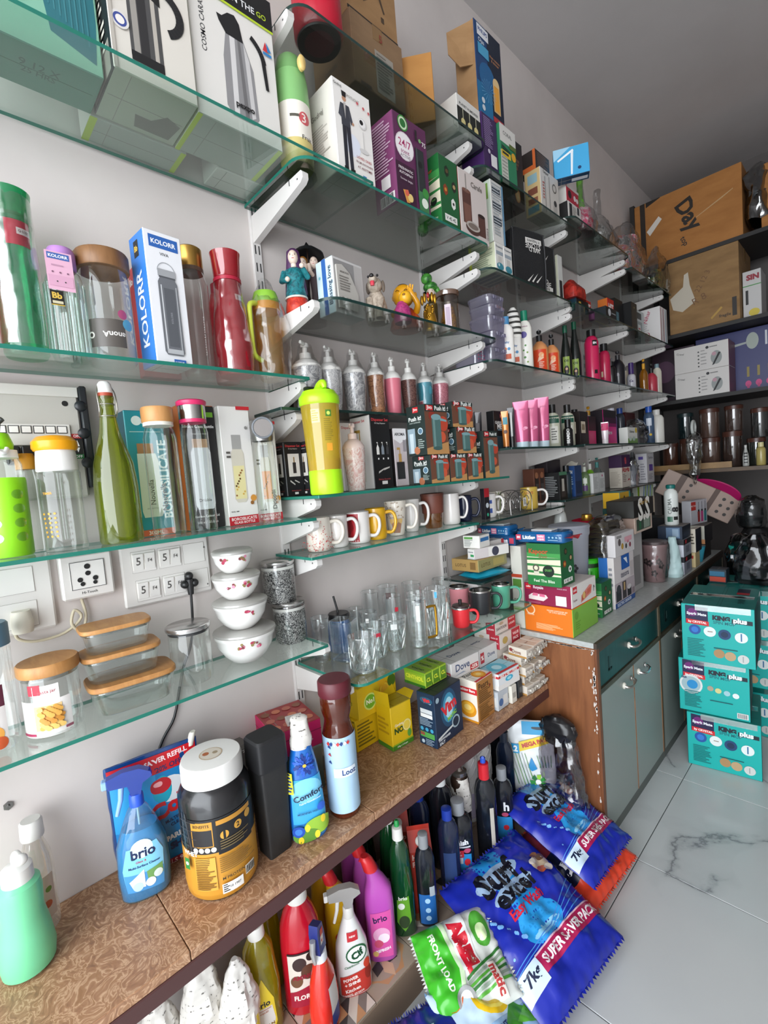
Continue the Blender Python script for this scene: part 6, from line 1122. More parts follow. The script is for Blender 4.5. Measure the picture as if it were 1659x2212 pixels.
carton('mosquito_repellent_box','small white repellent carton with green meadow print','box',(.25,3.00,Z,.05,.165,.098),{'*': 'dcdcd6'},{'F': [TX('Odomos',.42,.74,.5,'3a3f3a',0,.02),R0(0,0,1,.32,'7aa05a'),EL(.25,.3,.14,'c9d4cc',.14),EL(.6,.3,.14,'b9c8c0',.14),EL(.85,.82,.1,'d8b62a')]})
t = thing('plastic_bag_pack','clear crumpled plastic bag beside the blue bottle','plastic bag',(.19,3.33,Z)); MB().loft([(0,.05,.10),(.06,.06,.12),(.12,.05,.11),(.16,.02,.05)],film('d5d8de',.12),24,jit=.02).build('film',t,50)
bottle('dark bottle with navy cap inside the clear bag',.14,3.20,Z,.028,.235,'2a2f3a','1f3f86',None,'round',.15)
carton('health_drink_box','dark red carton at the back of the perfume shelf','box',(.10,3.42,Z,.05,.18,.225),{'*': '4a1016'},{'F': [R0(.1,.1,.7,.6,'b9b4ae')]})
bottle('pale blue liquid bottle with blue cap',.205,3.54,Z,.032,.25,'6a88ac','1f4fa8',[R0(-.016,.12,.016,.17,'c9d0da'),EL(.008,.06,.008,'d8b62a')],'round',.16,mat=glass('7f9fc4',.06,.4,2.4,.05,.5))
bottle('white detergent bottle with curved handle side',.205,3.70,Z,.046,.235,'dcd9d0','dcdad4',[EL(-.02,.13,.006,'222222'),R0(-.024,.03,-.014,.10,'2a2a2a')],'flat',.15,ry=.75)
# --- lower cartons of the fourth bay
Z = 1.3057
carton('scrub_box','copper-brown carton with two dark printed jars','box',(.105,2.13,1.2827,.06,.11,.19),{'*': '5c3526','F': '6a3d2a'},{'F': [R0(.08,.15,.42,.75,'2b1d18'),R0(.56,.15,.90,.75,'2b1d18'),EL(.25,.82,.14,'a06a4a'),EL(.73,.82,.14,'a06a4a'),R0(.12,.3,.38,.6,'4a4440'),R0(.60,.3,.86,.6,'4a4440')]})
carton('hair_colour_box','black carton covered in small white text','box',(.17,2.262,Z,.085,.085,.14),{'*': '151617'},{'L': lines(.1,.9,.1,.85,12,'8a8c8c',4),'F': [R0(.2,.1,.75,.55,'3a3230'),R0(.3,.3,.6,.75,'b9b4a8'),R0(0,.88,1,1,'4a7a5c')]},seam='050505')
carton('hair_colour_box','dark carton with white stamps behind the text carton','box',(.09,2.30,Z,.07,.15,.205),{'*': '2d2529'},{'F': [R0(.6,.5,.9,.65,'b9b4b4'),R0(.6,.1,.9,.25,'b9b4b4')]})
bottle('dark blue-black bottle between text carton and blue carton',.14,2.405,Z,.024,.17,'1a2d36','0f1214',None,'round',.2)
t = carton('shaving_box','tall blue carton with torn white paper on top','box',(.165,2.452,Z,.065,.085,.165),{'*': '1f3a66','L': '23467c'},{'L': [TX('CREAM',.45,.78,.7,'d0d8e0',0,.04)] + lines(.12,.85,.15,.65,7,'9ab0c4',5),'F': [R0(.1,.1,.9,.5,'16294a')]})
b = MB(); b.grid(lambda u,v: (-.02 + .05 * u,-.06 + .05 * v + .02 * u,.14 + .045 * v + .006 * math.sin(7 * u + 5 * v)),6,6,pm('c9c2b4',.8)); b.build('torn_paper',t,50)
bottle('clear green gel bottle with pump beside blue carton',.14,2.63,Z,.027,.175,'9ab88a','c6cabc',[R0(-.012,.02,.014,.05,'4a2460'),R0(-.010,.06,.012,.09,'d0d4c8')],'pump',.28,mat=glass('b4cf9c',.06,.4,2.4,.05,.4))
carton('cream_box','low white carton with folded leaflet print','box',(.175,2.655,Z,.045,.165,.112),{'*': 'd2d2d0'},{'F': [R0(.48,0,.50,1,'a9a9a6'),EL(.78,.85,.04,'b8306a')] + lines(.06,.44,.2,.8,9,'b2b2b0',3) + lines(.54,.94,.2,.7,8,'b2b2b0',5)})
bottle('lime green pump bottle behind low white carton',.10,2.80,Z,.028,.195,'7ab82a','dcdad2',None,'pump',.32)
bottle('clear pump bottle with teal pump behind white carton',.09,2.93,Z,.028,.20,'a4b4ac','3f8a84',None,'pump',.3,mat=glass('c4d0c8',.08,.4,2.4,.05,.3))
carton('supplement_box','purple and cream carton with red lettering','box',(.175,3.09,Z,.075,.15,.205),{'*': 'd4ccc0','L': 'c9c0b2'},{'F': [R0(0,.62,1,1,'3d1a4a'),EL(.45,.85,.10,'c23a3a'),R0(.38,.72,.56,.84,'c24a5a'),TX('Atogla',.45,.53,.8,'b3262c',0,.03)] + lines(.1,.5,.15,.42,5,'9a8a80',3) + [poly([(.6,.2),(.8,.28),(.86,.22)],'b3263a')],'L': [R0(0,.62,1,1,'35163f')] + lines(.1,.9,.05,.5,12,'a89e90',4)})
t = thing('plastic_bag_pack','clear twisted plastic sleeve with white bottle beside purple carton','plastic bag',(.15,3.36,Z)); MB().loft([(0,.03,.05),(.08,.032,.055),(.16,.024,.04),(.22,.008,.012)],film('c9ccd0',.2),20,jit=.01).build('film',t,50); MB().loft([(0,.022,.03),(.12,.022,.03),(.14,.01,.01)],pm('c9ccd4',.4),16).build('bottle',t,40)
carton('lotion_box','white lotion carton with violet square print','box',(.175,3.56,Z,.075,.15,.205),{'*': 'cfcdd0'},{'L': [R0(.3,.8,.7,.9,'5a4a9a')] + [EL(.3,.6 - i * .12,.07,'55525a') for i in range(5)] + lines(.45,.9,.08,.66,7,'9a98a0',3),'F': [R0(.3,.4,.8,.62,'5a3a9a'),TX('Enerfore',.55,.85,.6,'4a4a5a')] + lines(.2,.8,.1,.3,4,'9a98a0',3)})
# --- toothpaste and soap cartons (short shelf)
Z = 1.0507
BOXT = [TX('SENSODYNE',.5,.70,.7,'2b3f5a',0,.04),R0(.45,.25,.95,.48,'2f9a5a'),R0(.0,0,1,.12,'c9ced0')]
t = thing('soap_pouch','turquoise soft soap packet at the bottom of the toothpaste pile','packet',(.15,1.60,Z + .0005),-10); b = MB(); f_ = bag_mesh(b,.105,.20,.034,pm('1a9ab8',.25,0,.4),.004,18,3.0); b.decal(lambda u,v,o: f_(u,v,o + .0008),[R0(.42,.08,.62,.30,'0f5f9a'),TX('soft',.52,.2,.16,'e8eef2',90)],1.9,6); b.build('packet',t,60)
t = thing('soap_pouch','white wrinkled packet next to the turquoise one','packet',(.13,1.80,Z + .0005),5); b = MB(); bag_mesh(b,.10,.16,.05,pm('d6d4ce',.4),.007,18,9.0); b.build('packet',t,60)
carton('body_care_box','large flat gold carton in the toothpaste pile','box',(.195,1.495,Z + .040,.13,.205,.048),{'*': '9a7a44','L': 'a88850','T': 'b0925a','F': '8f8a5a'},{'L': [TX('LOTUS',.35,.5,.4,'5a4424'),R0(.7,.2,.9,.8,'7a5c30')],'F': [TX('LOTUS',.25,.5,.3,'5a4a24'),R0(.5,.2,.9,.8,'a89a5a')],'T': [TX('LOTUS',.5,.5,.3,'6a5430')]},rz=0)
carton('toothpaste_box','white toothpaste carton with green bar, lower one','box',(.200,1.500,Z + .0895,.040,.185,.040),{'*': 'e0ddd8','L': 'e4e2dd'},{'L': BOXT,'F': [R0(0,.0,.4,1,'cfc8c8'),EL(.6,.5,.1,'3a3a4a')]},rz=-14)
carton('toothpaste_box','white toothpaste carton with blue label, upper one','box',(.185,1.52,Z + .130,.075,.08,.050),{'*': 'e2e0da','L': 'e4e2dc'},{'L': [R0(.08,.72,.6,.9,'5a9a4a')] + lines(.08,.6,.1,.66,6,'8a8f8a',4),'F': [R0(.1,.5,.9,.8,'2f6fa8')]},rz=4)
carton('toothpaste_box','long white herbal carton lying across the pile','box',(.165,1.615,Z + .0895,.06,.11,.052),{'*': 'd6d3cc','T': 'dcd9d2'},{'T': [EL(.2 + .15 * i,.5,.03,'4a4f3a') for i in range(4)],'F': [EL(.2 + .15 * i,.5,.05,'4a4f3a') for i in range(4)] + [R0(.85,0,1,1,'b8303a')]},rz=-6)
# ================================================================ on the brown stone counter
Z = .6055
def oval(name,label,cat,x,y,z,parts,prints=None,face=None,extra=None,seg=30,tilt=None):
    """oval-section thing whose local -y side looks towards 'face' (default: the aisle viewer)"""
    f = toward_cam(x,y) if face is None else face
    return vessel(name,label,cat,(x,y,z),parts,prints,f + 90,None,seg,tilt,extra)
# mint peri bottle
def nozzle(t):
    b = MB(); b.loft([(.172,.026),(.200,.025),(.204,.019)],pm('dcdad6',.35),30); b.build('cap',t,40)
    b = MB(); b.tube([(0,0,.204),(0,0,.222),(.012,.004,.232),(.040,.010,.236)],[.008,.007,.006,.006],pm('e2e0dc',.35),10); b.ball((.044,.010,.236),(.008,.011,.011),pm('d8d6d2',.35)); b.build('nozzle',t,60)
vessel('squeeze_bottle','mint green squeeze bottle with white nozzle cap','bottle',(.125,.040,Z),[('body',[(0,.034),(.006,.043),(.03,.046),(.07,.041),(.11,.034),(.15,.036),(.168,.034),(.175,.026)],pm('74cf9c',.4,0,.2))],extra=nozzle,rz=-5,seg=36)
S_ = [(0,.026),(.004,.029),(.13,.029),(.16,.026),(.19,.017),(.20,.016)]
vessel('clear_bottle','clear plastic bottle with white screw cap behind mint bottle','bottle',(.045,.075,Z),[('body',S_,glass('e6e2dc',.08,.5,2.2,.05,.25)),('cap',[(.198,.020),(.202,.021),(.232,.020),(.236,.017)],pm('d6d4cf',.4))],[(S_,5,[R0(-.012,.03,.022,.12,'c9b4a0'),EL(.006,.06,.008,'b85a3a'),EL(.010,.09,.006,'6a8a3a')])])
# blue glass cleaner with trigger
BLU = glass('3aa8d6',.05,.4,2.6,.05,.55)
def trigger(H,hc,nc,sx=1.0,lever=None):
    def ex(t):
        m,n = pm(hc,.35),pm(nc,.35)
        b = MB(); b.loft([(H,.015),(H + .022,.0145),(H + .026,.012)],m,20); b.build('collar',t,40)
        b = MB()
        V0 = [(-.052,.052),(-.050,.030),(-.014,.026),(-.008,.0),(.010,.0),(.016,.024),(.036,.034),(.034,.044),(.012,.058),(-.020,.060)]
        V = [(x * sx,s * .010,H + .024 + z) for s in (-1,1) for x,z in V0]; k = len(V0)
        b.add(V,[tuple(range(k)),tuple(range(2 * k - 1,k - 1,-1))] + [(i,i + k,(i + 1) % k + k,(i + 1) % k) for i in range(k)],glass(hc,.06,.3,2,.1,.8)); b.build('spray_head',t,30)
        b = MB(); b.tube([(-.026 * sx,0,H + .050),(-.030 * sx,0,H + .020),(-.040 * sx,0,H - .012)],[.006,.005,.004],pm(lever or nc,.4),8); b.build('trigger_lever',t,50)
        b = MB(); b.box((min(-.062 * sx,-.051 * sx),-.009,H + .056),(max(-.062 * sx,-.051 * sx),.009,H + .074),n,.002); b.build('nozzle',t,30)
        b = MB(); b.tube([(0,0,H),(0,0,.02)],.0025,pm('d8dde0',.4),6); b.build('dip_tube',t,50)
    return ex
S_ = [(0,.044,.026,2.6),(.008,.050,.031,2.6),(.06,.053,.033,2.6),(.12,.050,.031,2.6),(.165,.034,.026,2.4),(.195,.022,.020,2.2),(.205,.015,.015)]
lab = [poly([(-.036,.03),(.036,.024),(.042,.10),(.030,.128),(-.030,.125),(-.042,.08)],'7cc4ea'),poly([(-.036,.03),(.036,.024),(.040,.065),(-.040,.07)],'4a93d0'),EL(0,.12,.022,'c9e6f4',.02),TX('brio',.002,.112,.048,'14264f',0,.03),TX('Glass &',-.004,.094,.020,'b8303a'),TX('Multi-Surface Cleaner',.002,.084,.062,'16305f',0,.02),poly([(-.030,.055),(.0,.075),(.0,.035),(-.024,.038)],'d8e4ea'),poly([(.004,.068),(.036,.074),(.036,.05),(.006,.046)],'6a9a5a'),EL(-.014,.04,.010,'b9dcf0'),EL(.010,.042,.010,'e0e8ea'),EL(.026,.055,.009,'cfe0e0')]
oval('glass_cleaner','blue glass cleaner with translucent blue trigger spray','spray bottle',.122,.255,Z,[('body',S_,glass('cfe8f2',.05,.4,2.6,.05,.12)),('liquid',[(.002,.043,.025,2.6),(.008,.0485,.0295,2.6),(.06,.0515,.0315,2.6),(.12,.0485,.0295,2.6),(.158,.035,.0255,2.4)],pm('1a8fc4',.3))],[(S_,-90,lab)],extra=trigger(.205,'2a55c8','8fb4e6'),face=-16)
# large refill pouch against the wall
def pouchS(w,h,t,n=3.0,bulge=.45): return [(0,w * .44,t * .40,n),(.006,w * .47,t * .48,n),(h * .25,w * .485,t * .50,n),(h * .55,w * .49,t * bulge * .8,n),(h * .82,w * .495,t * .18,n),(h * .95,w * .50,.006,n),(h,w * .50,.003,n)]
S_ = pouchS(.20,.285,.07)
pl_ = [R0(-.095,.235,.095,.278,'c41a24'),TX('JUMBO SAVER REFILL',0,.262,.15,'f0dede',4,.03),TX('FLAT 20% OFF',.01,.243,.10,'1c2a5a',4,.02),R0(-.092,.0,.092,.235,'1a78b4'),R0(-.092,.13,.0,.235,'2a95cc'),EL(.03,.19,.034,'d5d8da',.030),EL(.012,.195,.020,'159ab0',.032),EL(.01,.205,.022,'b81c26',.018),EL(.004,.210,.008,'e8a0a0',.006),TX('Colin',.035,.155,.11,'c41a24',14,.05),TX('MULTISURFACE',.042,.120,.07,'14264f',8,.03),TX('CLEANER',.042,.108,.045,'14264f',8,.03),TX('SPARKLING',.040,.078,.085,'dfe9f0',6,.05),TX('SHINE',.045,.055,.065,'12305f',6,.06),R0(-.09,.0,.09,.02,'8a1830'),TX('KILLS 99.9%',.03,.011,.08,'e8d0d4',0,.02)]
oval('refill_pouch','blue and red cleaner refill pouch leaning behind the spray bottle','pouch',.050,.312,Z,[('pouch',S_,pm('16407a',.2,0,.5),{'jit': .003}),('spout',[(.268,.008,.008,2,.085,0),(.295,.008,.008,2,.092,0),(.300,.006,.006,2,.094,0)],pm('d8d4c8',.35))],[(full([(a[0],a[1] + .0015,a[2] + .0015) + tuple(a[3:]) for a in S_]),-90,pl_,'printing')],face=-8,tilt=(6,0))
# whey protein tub
S_ = [(0,.068),(.010,.076),(.03,.0785),(.17,.0785),(.220,.0775),(.236,.070),(.244,.062)]
gold,blk = 'c0882e','17171a'
wl = [R0(-.09,.02,.09,.115,gold),R0(-.085,.115,.085,.19,'1a1a1d')] + [R0(-.075,.13,-.028,.185,'b9842f'),R0(-.073,.132,-.030,.168,'1d1d20'),TX('BENEFITS',-.052,.177,.035,'2a2418')] + [EL(-.068 + i * .013,.124,.0055,'e6e2d8') for i in range(4)] + [R0(-.02,.110,.062,.185,'151518'),R0(-.02,.175,.062,.185,'b9842f'),EL(-.005,.150,.009,'c9963a'),TX('1',-.005,.150,.005,'1a1a1a',0,.03),EL(.025,.158,.009,'c9963a'),TX('2',.025,.158,.007,'1a1a1a',0,.03),EL(.052,.166,.009,'c9963a')] + lines(-.015,.055,.118,.14,4,'6a5a3a',3) + [R0(-.072,.035,-.028,.108,'cf9a3f')] + lines(-.070,-.030,.037,.106,18,'6a4a18',4) + lines(-.02,.06,.07,.105,8,'7a581e',6) + [TX('M PROTEIN',.005,.058,.045,'3a2a10',0,.02),R0(-.02,.024,.022,.046,'e2dfda'),TX('10 1907',.006,.036,.022,'2b2b2b')] + lines(-.018,-.005,.026,.044,4,'3a3a3a',2) + [R0(.028,.040,.052,.060,'d8d2c4')] + [R0(.029 + i * .0022,.042,.030 + i * .0022 + (i % 2) * .0006,.058,'222222') for i in range(10)] + [R0(-.092,.085,-.080,.11,'2a7a3a'),EL(-.086,.098,.004,'d8e6c8')]
web = [('p',[(-.02 + .018 * i,.12),(-.018 + .018 * i,.12),(-.012 + .012 * i,.20),(-.014 + .012 * i,.20)],'4a4a4c') for i in range(4)] + [R0(-.022,.13 + .018 * k,.05,.1315 + .018 * k,'3a3a3c') for k in range(4)]
def wtop(t):
    b = MB(); b.decal(lambda u,v,o: (-.03 + .06 * v,-.03 + .06 * u,.2914 + o),[EL(.5,.5,.42,'b9a48a'),EL(.5,.5,.38,'cfc6b8'),EL(.35,.4,.12,'a8603a'),EL(.65,.55,.10,'9a8a70')],1); b.build('lid_sticker',t,0)
vessel('protein_tub','big black and gold protein tub with white screw lid','tub',(.216,.392,Z),[('body',S_,pm('1a1a1c',.25,0,.3)),('gold_skirt',[(.001,.0685),(.010,.0765),(.03,.079),(.118,.079)],pm(gold,.35)),('lid',[(.244,.063),(.246,.0665),(.282,.0665),(.288,.064),(.2885,.062)],pm('dcdad6',.35)),('lid_disc',[(.288,.0640),(.2905,.0635),(.2910,.061)],pm('e4e2de',.3))],[([(a[0],a[1] + .0009) for a in S_],-10,wl),([(a[0],a[1] + .0009) for a in S_],-92,web + [TX('WHEY',.03,.115,.04,'e0e0dc',0,.03)],'side_print')],seg=48,extra=wtop)
# black square canister
t = thing('black_canister','tall dusty black rectangular canister with black lid','canister',(.238,.515,Z),2); DB = ramp_mat('dusty_black',[(0.3,'19191a'),(0.75,'2b2a29')],lambda N,L: _noise(N,L,_coords(N,L),14,6),.55)
MB().loft([(0,.028,.030,10),(.22,.034,.037,10)],DB,40).build('body',t,25); MB().loft([(.216,.036,.039,8),(.22,.0375,.0405,8),(.285,.0365,.0395,8),(.291,.033,.036,6)],pm('1c1c1e',.6),40).build('lid',t,25)
# fabric softener
S_ = [(0,.040,.026,3),(.006,.045,.030,3),(.06,.046,.031,2.8),(.13,.042,.029,2.6),(.19,.034,.026,2.4),(.225,.027,.024,2.2),(.240,.024,.023)]
rn = random.Random(8)
petals = [q for k in range(3) for i in range(11) for q in [poly([(0,.195),(.026 * (1 - .27 * k) * math.cos(i * .571 + k * .3 - .14),.195 + .026 * (1 - .27 * k) * math.sin(i * .571 + k * .3 - .14)),(.030 * (1 - .27 * k) * math.cos(i * .571 + k * .3),.195 + .030 * (1 - .27 * k) * math.sin(i * .571 + k * .3)),(.026 * (1 - .27 * k) * math.cos(i * .571 + k * .3 + .14),.195 + .026 * (1 - .27 * k) * math.sin(i * .571 + k * .3 + .14))],['12307c','1d4aa8','2a5cc0'][(i + k) % 3])]]
cl = [R0(-.04,.01,.045,.16,'3aa0d4'),EL(.0,.13,.04,'7cc6e6',.03),R0(-.04,.0,.045,.05,'2a6fae')] + petals + [EL(0,.195,.004,'d8b23c'),TX('Comfort',.004,.122,.072,'101c3a',12,.02),TX('Fabric Conditioner',.006,.106,.05,'d5e6f0',8),TX('MORNING FRESH',.0,.078,.05,'143a6a',0,.02),EL(.02,.040,.034,'8fb83a',.022),EL(-.01,.02,.03,'5a8a34',.018)] + [EL(x,z,.006,c,.010) for x,z,c in ((-.006,.04,'e6d23a'),(.030,.052,'e0c62c'),(.014,.018,'e6d23a'),(-.022,.012,'dcc02a'))] + [EL(-.026,.035,.014,'1d4aa8'),EL(-.026,.035,.008,'3a78d0'),EL(.028,.085,.010,'2a5cc0'),R0(-.041,.13,-.028,.18,'d8d23a')] + lines(-.04,-.029,.132,.178,6,'1c3a7a',2)
def foil(t): MB().loft([(.232,.0265,.025),(.250,.027,.026),(.275,.023,.022),(.295,.020,.019),(.303,.021,.020),(.308,.012,.010)],text_wrap(),26,jit=.005).build('seal_wrap',t,35)
oval('fabric_softener','blue fabric softener bottle with foil-wrapped cap','bottle',.262,.598,Z,[('body',S_,pm('1a62b4',.22,0,.5))],[([(a[0],a[1] + .0006,(a[2] if len(a) > 2 else a[1]) + .0006) + tuple(a[3:4]) for a in S_],-90,cl)],extra=foil,face=-24)
# amber oil jar in blue paper
AMB = glass('8f3a14',.06,.4,2.4,.05,.45)
S_ = [(0,.036),(.004,.039),(.02,.041),(.225,.0415),(.25,.035),(.262,.034),(.285,.0405),(.325,.041),(.332,.038)]
vessel('honey_jar','tall amber jar with maroon lid and pale blue paper wrap','jar',(.268,.712,Z),[('body',S_,AMB),('contents',[(.004,.037),(.215,.038)],pm('a8491a',.4)),('lid',[(.326,.043),(.330,.0445),(.362,.0440),(.366,.041)],pm('571a24',.45)),('paper_wrap',[(.018,.0425),(.06,.0430),(.215,.0430),(.222,.0427)],pm('a9c9e0',.6),{'cap0': False,'cap1': False,'jit': .0012})],[([(0,.0442),(.3,.0442)],-25,[R0(-.03,.118,.032,.142,'dce6ee'),TX('Looz',.012,.130,.040,'1d3f7a',0,.03)] + [poly([(-.045 + i * .009,.208),(-.040 + i * .009,.214),(-.035 + i * .009,.208),(-.040 + i * .009,.202)],['c23a3a','2a3f7a','e8e6e2'][i % 3]) for i in range(7)] + [poly([(-.042,.20 - .02 * i),(-.036,.205 - .02 * i),(-.032,.195 - .02 * i)],['2a3f7a','c23a3a'][i % 2]) for i in range(3)],'lettering')],seg=36)
# pink box group
t = thing('acrylic_box','grey-green clear acrylic box under the magenta incense box','box',(.085,.668,Z)); MB().box((-.062,-.068,0),(.062,.068,.145),glass('a9c4c0',.08,.4,2.4,.05,.35),.002).build('case',t,30)
bottle('small clear pump bottle with white cap behind softener',.185,.635,Z,.022,.175,'b9c4b4','e2e0da',None,'round',.3,mat=glass('c4d0bc',.06,.4,2.4,.05,.35))
carton('incense_gift_box','magenta incense gift box with flower-print lid','box',(.160,.598,Z + .1462,.150,.140,.075),{'*': 'c8185a','T': '9c3a3a','F': 'd01c62','L': 'cc1a5e'},{'T': [EL(.15 + .23 * (i % 4),.2 + .3 * (i // 4),.09,['c9785a','b86a58','8a5a44'][i % 3]) for i in range(12)] + [TX('CYCLE',.62,.35,.3,'d8b48a')],'F': [R0(0,.60,1,.63,'8a103e'),EL(.62,.62,.05,'2a0a18'),TX('Sandal Cup',.65,.32,.3,'e8c8d4'),TX('with',.65,.2,.1,'e8c8d4')],'L': [R0(0,.60,1,.63,'8a103e'),R0(.06,.16,.30,.44,'d8b62a'),TX('Three',.2,.2,.28,'f2e6ea',0,.03),EL(.18,.38,.08,'e0c43a'),TX('Sambrani',.7,.38,.28,'f0d8e0'),TX('Cups',.7,.25,.2,'f0d8e0')]},rz=-10)
t = carton('match_box','small white matchbox lying on the magenta box','matchbox',(.150,.640,Z + .2222,.034,.046,.014),{'*': 'd6d3cd','L': 'cfccc4'},{'T': [R0(.05,.1,.95,.9,'c9c6c0'),poly([(.4,.3),(.6,.3),(.5,.7)],'6a6660')],'F': [R0(.1,.2,.9,.8,'8a8680')]},rz=-20,flaps=False)
carton('tissue_pack','plain white carton lying on the counter beside amber jar','box',(.085,.778,Z,.065,.115,.046),{'*': 'bdb6ae'},{'F': [R0(.1,.2,.5,.8,'c9c4bc')]},rz=10)
t = thing('folded_pack','dark folded packet wedged behind the protein tub','packet',(.06,.50,Z)); MB().box((-.03,-.05,0),(.03,.05,.20),pm('5a5550',.6),.008).build('packet',t,30); b = MB(); b.decal(lambda u,v,o: (.030 + o,-.05 + u * .1,v * .2),[TX('hampers',.5,.93,.6,'d0ccc4')],2); b.build('printing',t,0)
# soap cartons
YE = 'd9b414'
def n1box(label,P,open_top=False,rz=0):
    F = [R0(0,0,1,.10,'3f7a1c'),R0(0,.10,1,.13,'8fae2a'),TX('NO.1',.42,.42,.6,'2a4a14',0,.05),TX('Godrej',.35,.54,.4,'f2efd8'),EL(.72,.46,.20,'e8d88a',.13),EL(.72,.46,.15,'e6c84a',.10),EL(.82,.25,.10,'5a9a3a',.09),TX('100g x 4 Soaps',.45,.05,.5,'e8ecd8')]
    t = carton('soap_carton',label,'soap carton',P,{'*': YE,'L': 'd6b012','T': 'a8901c' if not open_top else 'b59a1e'},{'F': F,'L': [R0(0,0,1,.10,'3f7a1c')] + lines(.1,.9,.3,.7,4,'b08a10',2)},rz,seam='8a7208')
    if open_top:
        xf,y0,z,d,w,h = P; m = pm(YE,.45); b = MB(); b.add([(-d / 2,-w / 2,h),(d / 2,-w / 2,h),(d / 2,-w / 2 - .004,h + .05),(-d / 2 + .01,-w / 2 - .010,h + .045)],[(0,1,2,3)],m); b.add([(-d / 2,-w / 2,h),(-d / 2,w / 2,h),(-d / 2 - .01,w / 2 - .01,h + .045),(-d / 2 - .01,-w / 2 + .01,h + .05)],[(0,1,2,3)],m); b.add([(d / 2,w / 2,h),(-d / 2,w / 2,h),(-d / 2 + .015,w / 2 + .03,h + .012),(d / 2 - .015,w / 2 + .03,h + .012)],[(0,1,2,3)],m); b.build('open_flap',t,0)
    return t
n1box('yellow soap carton with open flaps at the front',(.185,.985,Z,.075,.090,.145),True,-4)
carton('soap_carton','lower yellow soap carton at the back under the lemon one','soap carton',(.095,.905,Z,.075,.12,.105),{'*': YE},{'L': lines(.08,.9,.1,.85,7,'7a6a12',3) + [R0(.02,.92,.9,.97,'6a5c10')],'F': lines(.05,.7,.1,.85,7,'7a6a12',3)},seam='8a7208')
carton('soap_carton','upper yellow soap carton with lemon print','soap carton',(.105,.915,Z + .1055,.085,.175,.105),{'*': YE,'F': 'dcb81a'},{'F': [EL(.30,.45,.16,'cfe07a'),EL(.30,.45,.13,'6fae2a'),TX('No1',.30,.46,.20,'f0f2dc',0,.04),EL(.68,.62,.15,'d8981a'),EL(.68,.62,.12,'e6c03a'),EL(.68,.62,.09,'dda52a'),EL(.88,.80,.11,'4a6a1c',.2),EL(.62,.9,.10,'e0a81c')],'L': [TX('lime',.4,.5,.5,'4f6a14')]},seam='8a7208')
carton('dishwasher_salt_box','navy dishwasher salt carton with red and green logo','box',(.282,1.077,Z,.072,.150,.178),{'*': '14263f','L': '17304a','T': '23282c','F': '152a44'},{'F': [EL(.50,.62,.30,'1f4a6a',.36),EL(.50,.62,.22,'3f8fb0',.28),EL(.5,.62,.15,'a9d8e6',.2),TX('Vim',.50,.64,.55,'d02a34',14,.06),TX('MATIC',.60,.44,.34,'8ac42a',14,.05),EL(.72,.28,.15,'9ab0ba',.12),EL(.72,.28,.11,'16283c',.09),poly([(.05,.18),(.6,.26),(.6,.22),(.05,.14)],'c9d0d0'),TX('DISHWASHER',.28,.13,.42,'dfe6ea',0,.03),TX('SALT',.18,.06,.2,'dfe6ea',0,.03),EL(.10,.88,.06,'9ab0ba')],'L': [TX('Vim',.55,.86,.5,'d8dde2',0,.06),EL(.55,.87,.36,'24566f',.06),TX('Vim',.55,.87,.4,'d02a34',10,.06),R0(.18,.62,.85,.70,'c9d0d4'),R0(.18,.54,.85,.61,'dfe2e2'),R0(.1,.16,.9,.26,'4f9a4a'),R0(.1,.19,.35,.25,'8a4a3a')] + lines(.12,.88,.38,.52,5,'8aa0b4',3) + [EL(.22 + .28 * i,.32,.09,'3f9ac0') for i in range(3)] + [EL(.25,.08,.09,'b0c4d0')] + lines(.4,.9,.02,.14,4,'8aa0b4',3)},rz=3,seam='0a141f')
carton('bathing_bar_box','white and gold bathing bar multipack with amber soap print','box',(.300,1.285,Z,.085,.105,.150),{'*': 'e0d8cc','F': 'a9743a','L': 'e6dfd2','T': 'e2dcd0'},{'L': [R0(0,.68,1,.82,'c8262c'),TX('Bathing Bars',.5,.75,.8,'f2e6e0',0,.04),EL(.5,.30,.42,'d8901a',.20),EL(.5,.33,.32,'e8b03a',.14),EL(.5,.34,.18,'f0d07a',.07),R0(0,0,1,.05,'d08a1c')],'F': [TX('Pears',.4,.85,.6,'3a2814'),R0(.0,.40,1,.42,'8a5c2c')] + lines(.08,.9,.44,.76,7,'6a4820',3) + lines(.08,.9,.04,.38,7,'7a5426',4) + [EL(.75,.76,.05,'7a2a1c')],'T': [R0(0,.0,1,.12,'c8262c'),TX('Pears',.35,.7,.5,'3a3a3a',0,.02),EL(.6,.38,.26,'d8901a'),EL(.6,.38,.18,'e8b03a'),EL(.6,.38,.1,'f0d07a')]},rz=2)
def soapstack(name,label,P,c,F,L=None,T=None,rz=0): return carton(name,label,'soap carton',P,c,{k: v for k,v in (('F',F),('L',L or F),('T',T)) if v},rz)
BLUP = [R0(0,.0,1,.3,'e2dfda'),R0(0,.72,1,.86,'c8262c'),TX('Buy 2 get 1 FREE',.5,.79,.8,'f2e6e0',0,.03),EL(.5,.5,.18,'3aa8c8',.16),EL(.5,.5,.1,'9ad8e6',.09)]
soapstack('bathing_bar_box','pale blue and white bathing bar multipack on small cartons',(.312,1.415,Z + .072,.09,.13,.062),{'*': 'dcdfe0','T': '9fd0de'},BLUP,None,[EL(.4,.5,.3,'5ab8d0'),EL(.4,.5,.15,'b9e4ee'),R0(0,0,1,.14,'c8262c')],rz=-4)
soapstack('soap_pack','small silver-blue soap wrappers under the blue multipack',(.308,1.40,Z,.07,.07,.070),{'*': 'b9c0c6'},[EL(.3,.4,.2,'4a6a9a'),R0(.5,.2,.9,.7,'d8d6d2')])
soapstack('soap_pack','small white soap carton beside the silver wrappers',(.318,1.478,Z,.06,.035,.068),'d8d4c8',[R0(.2,.3,.8,.6,'a9a49a')])
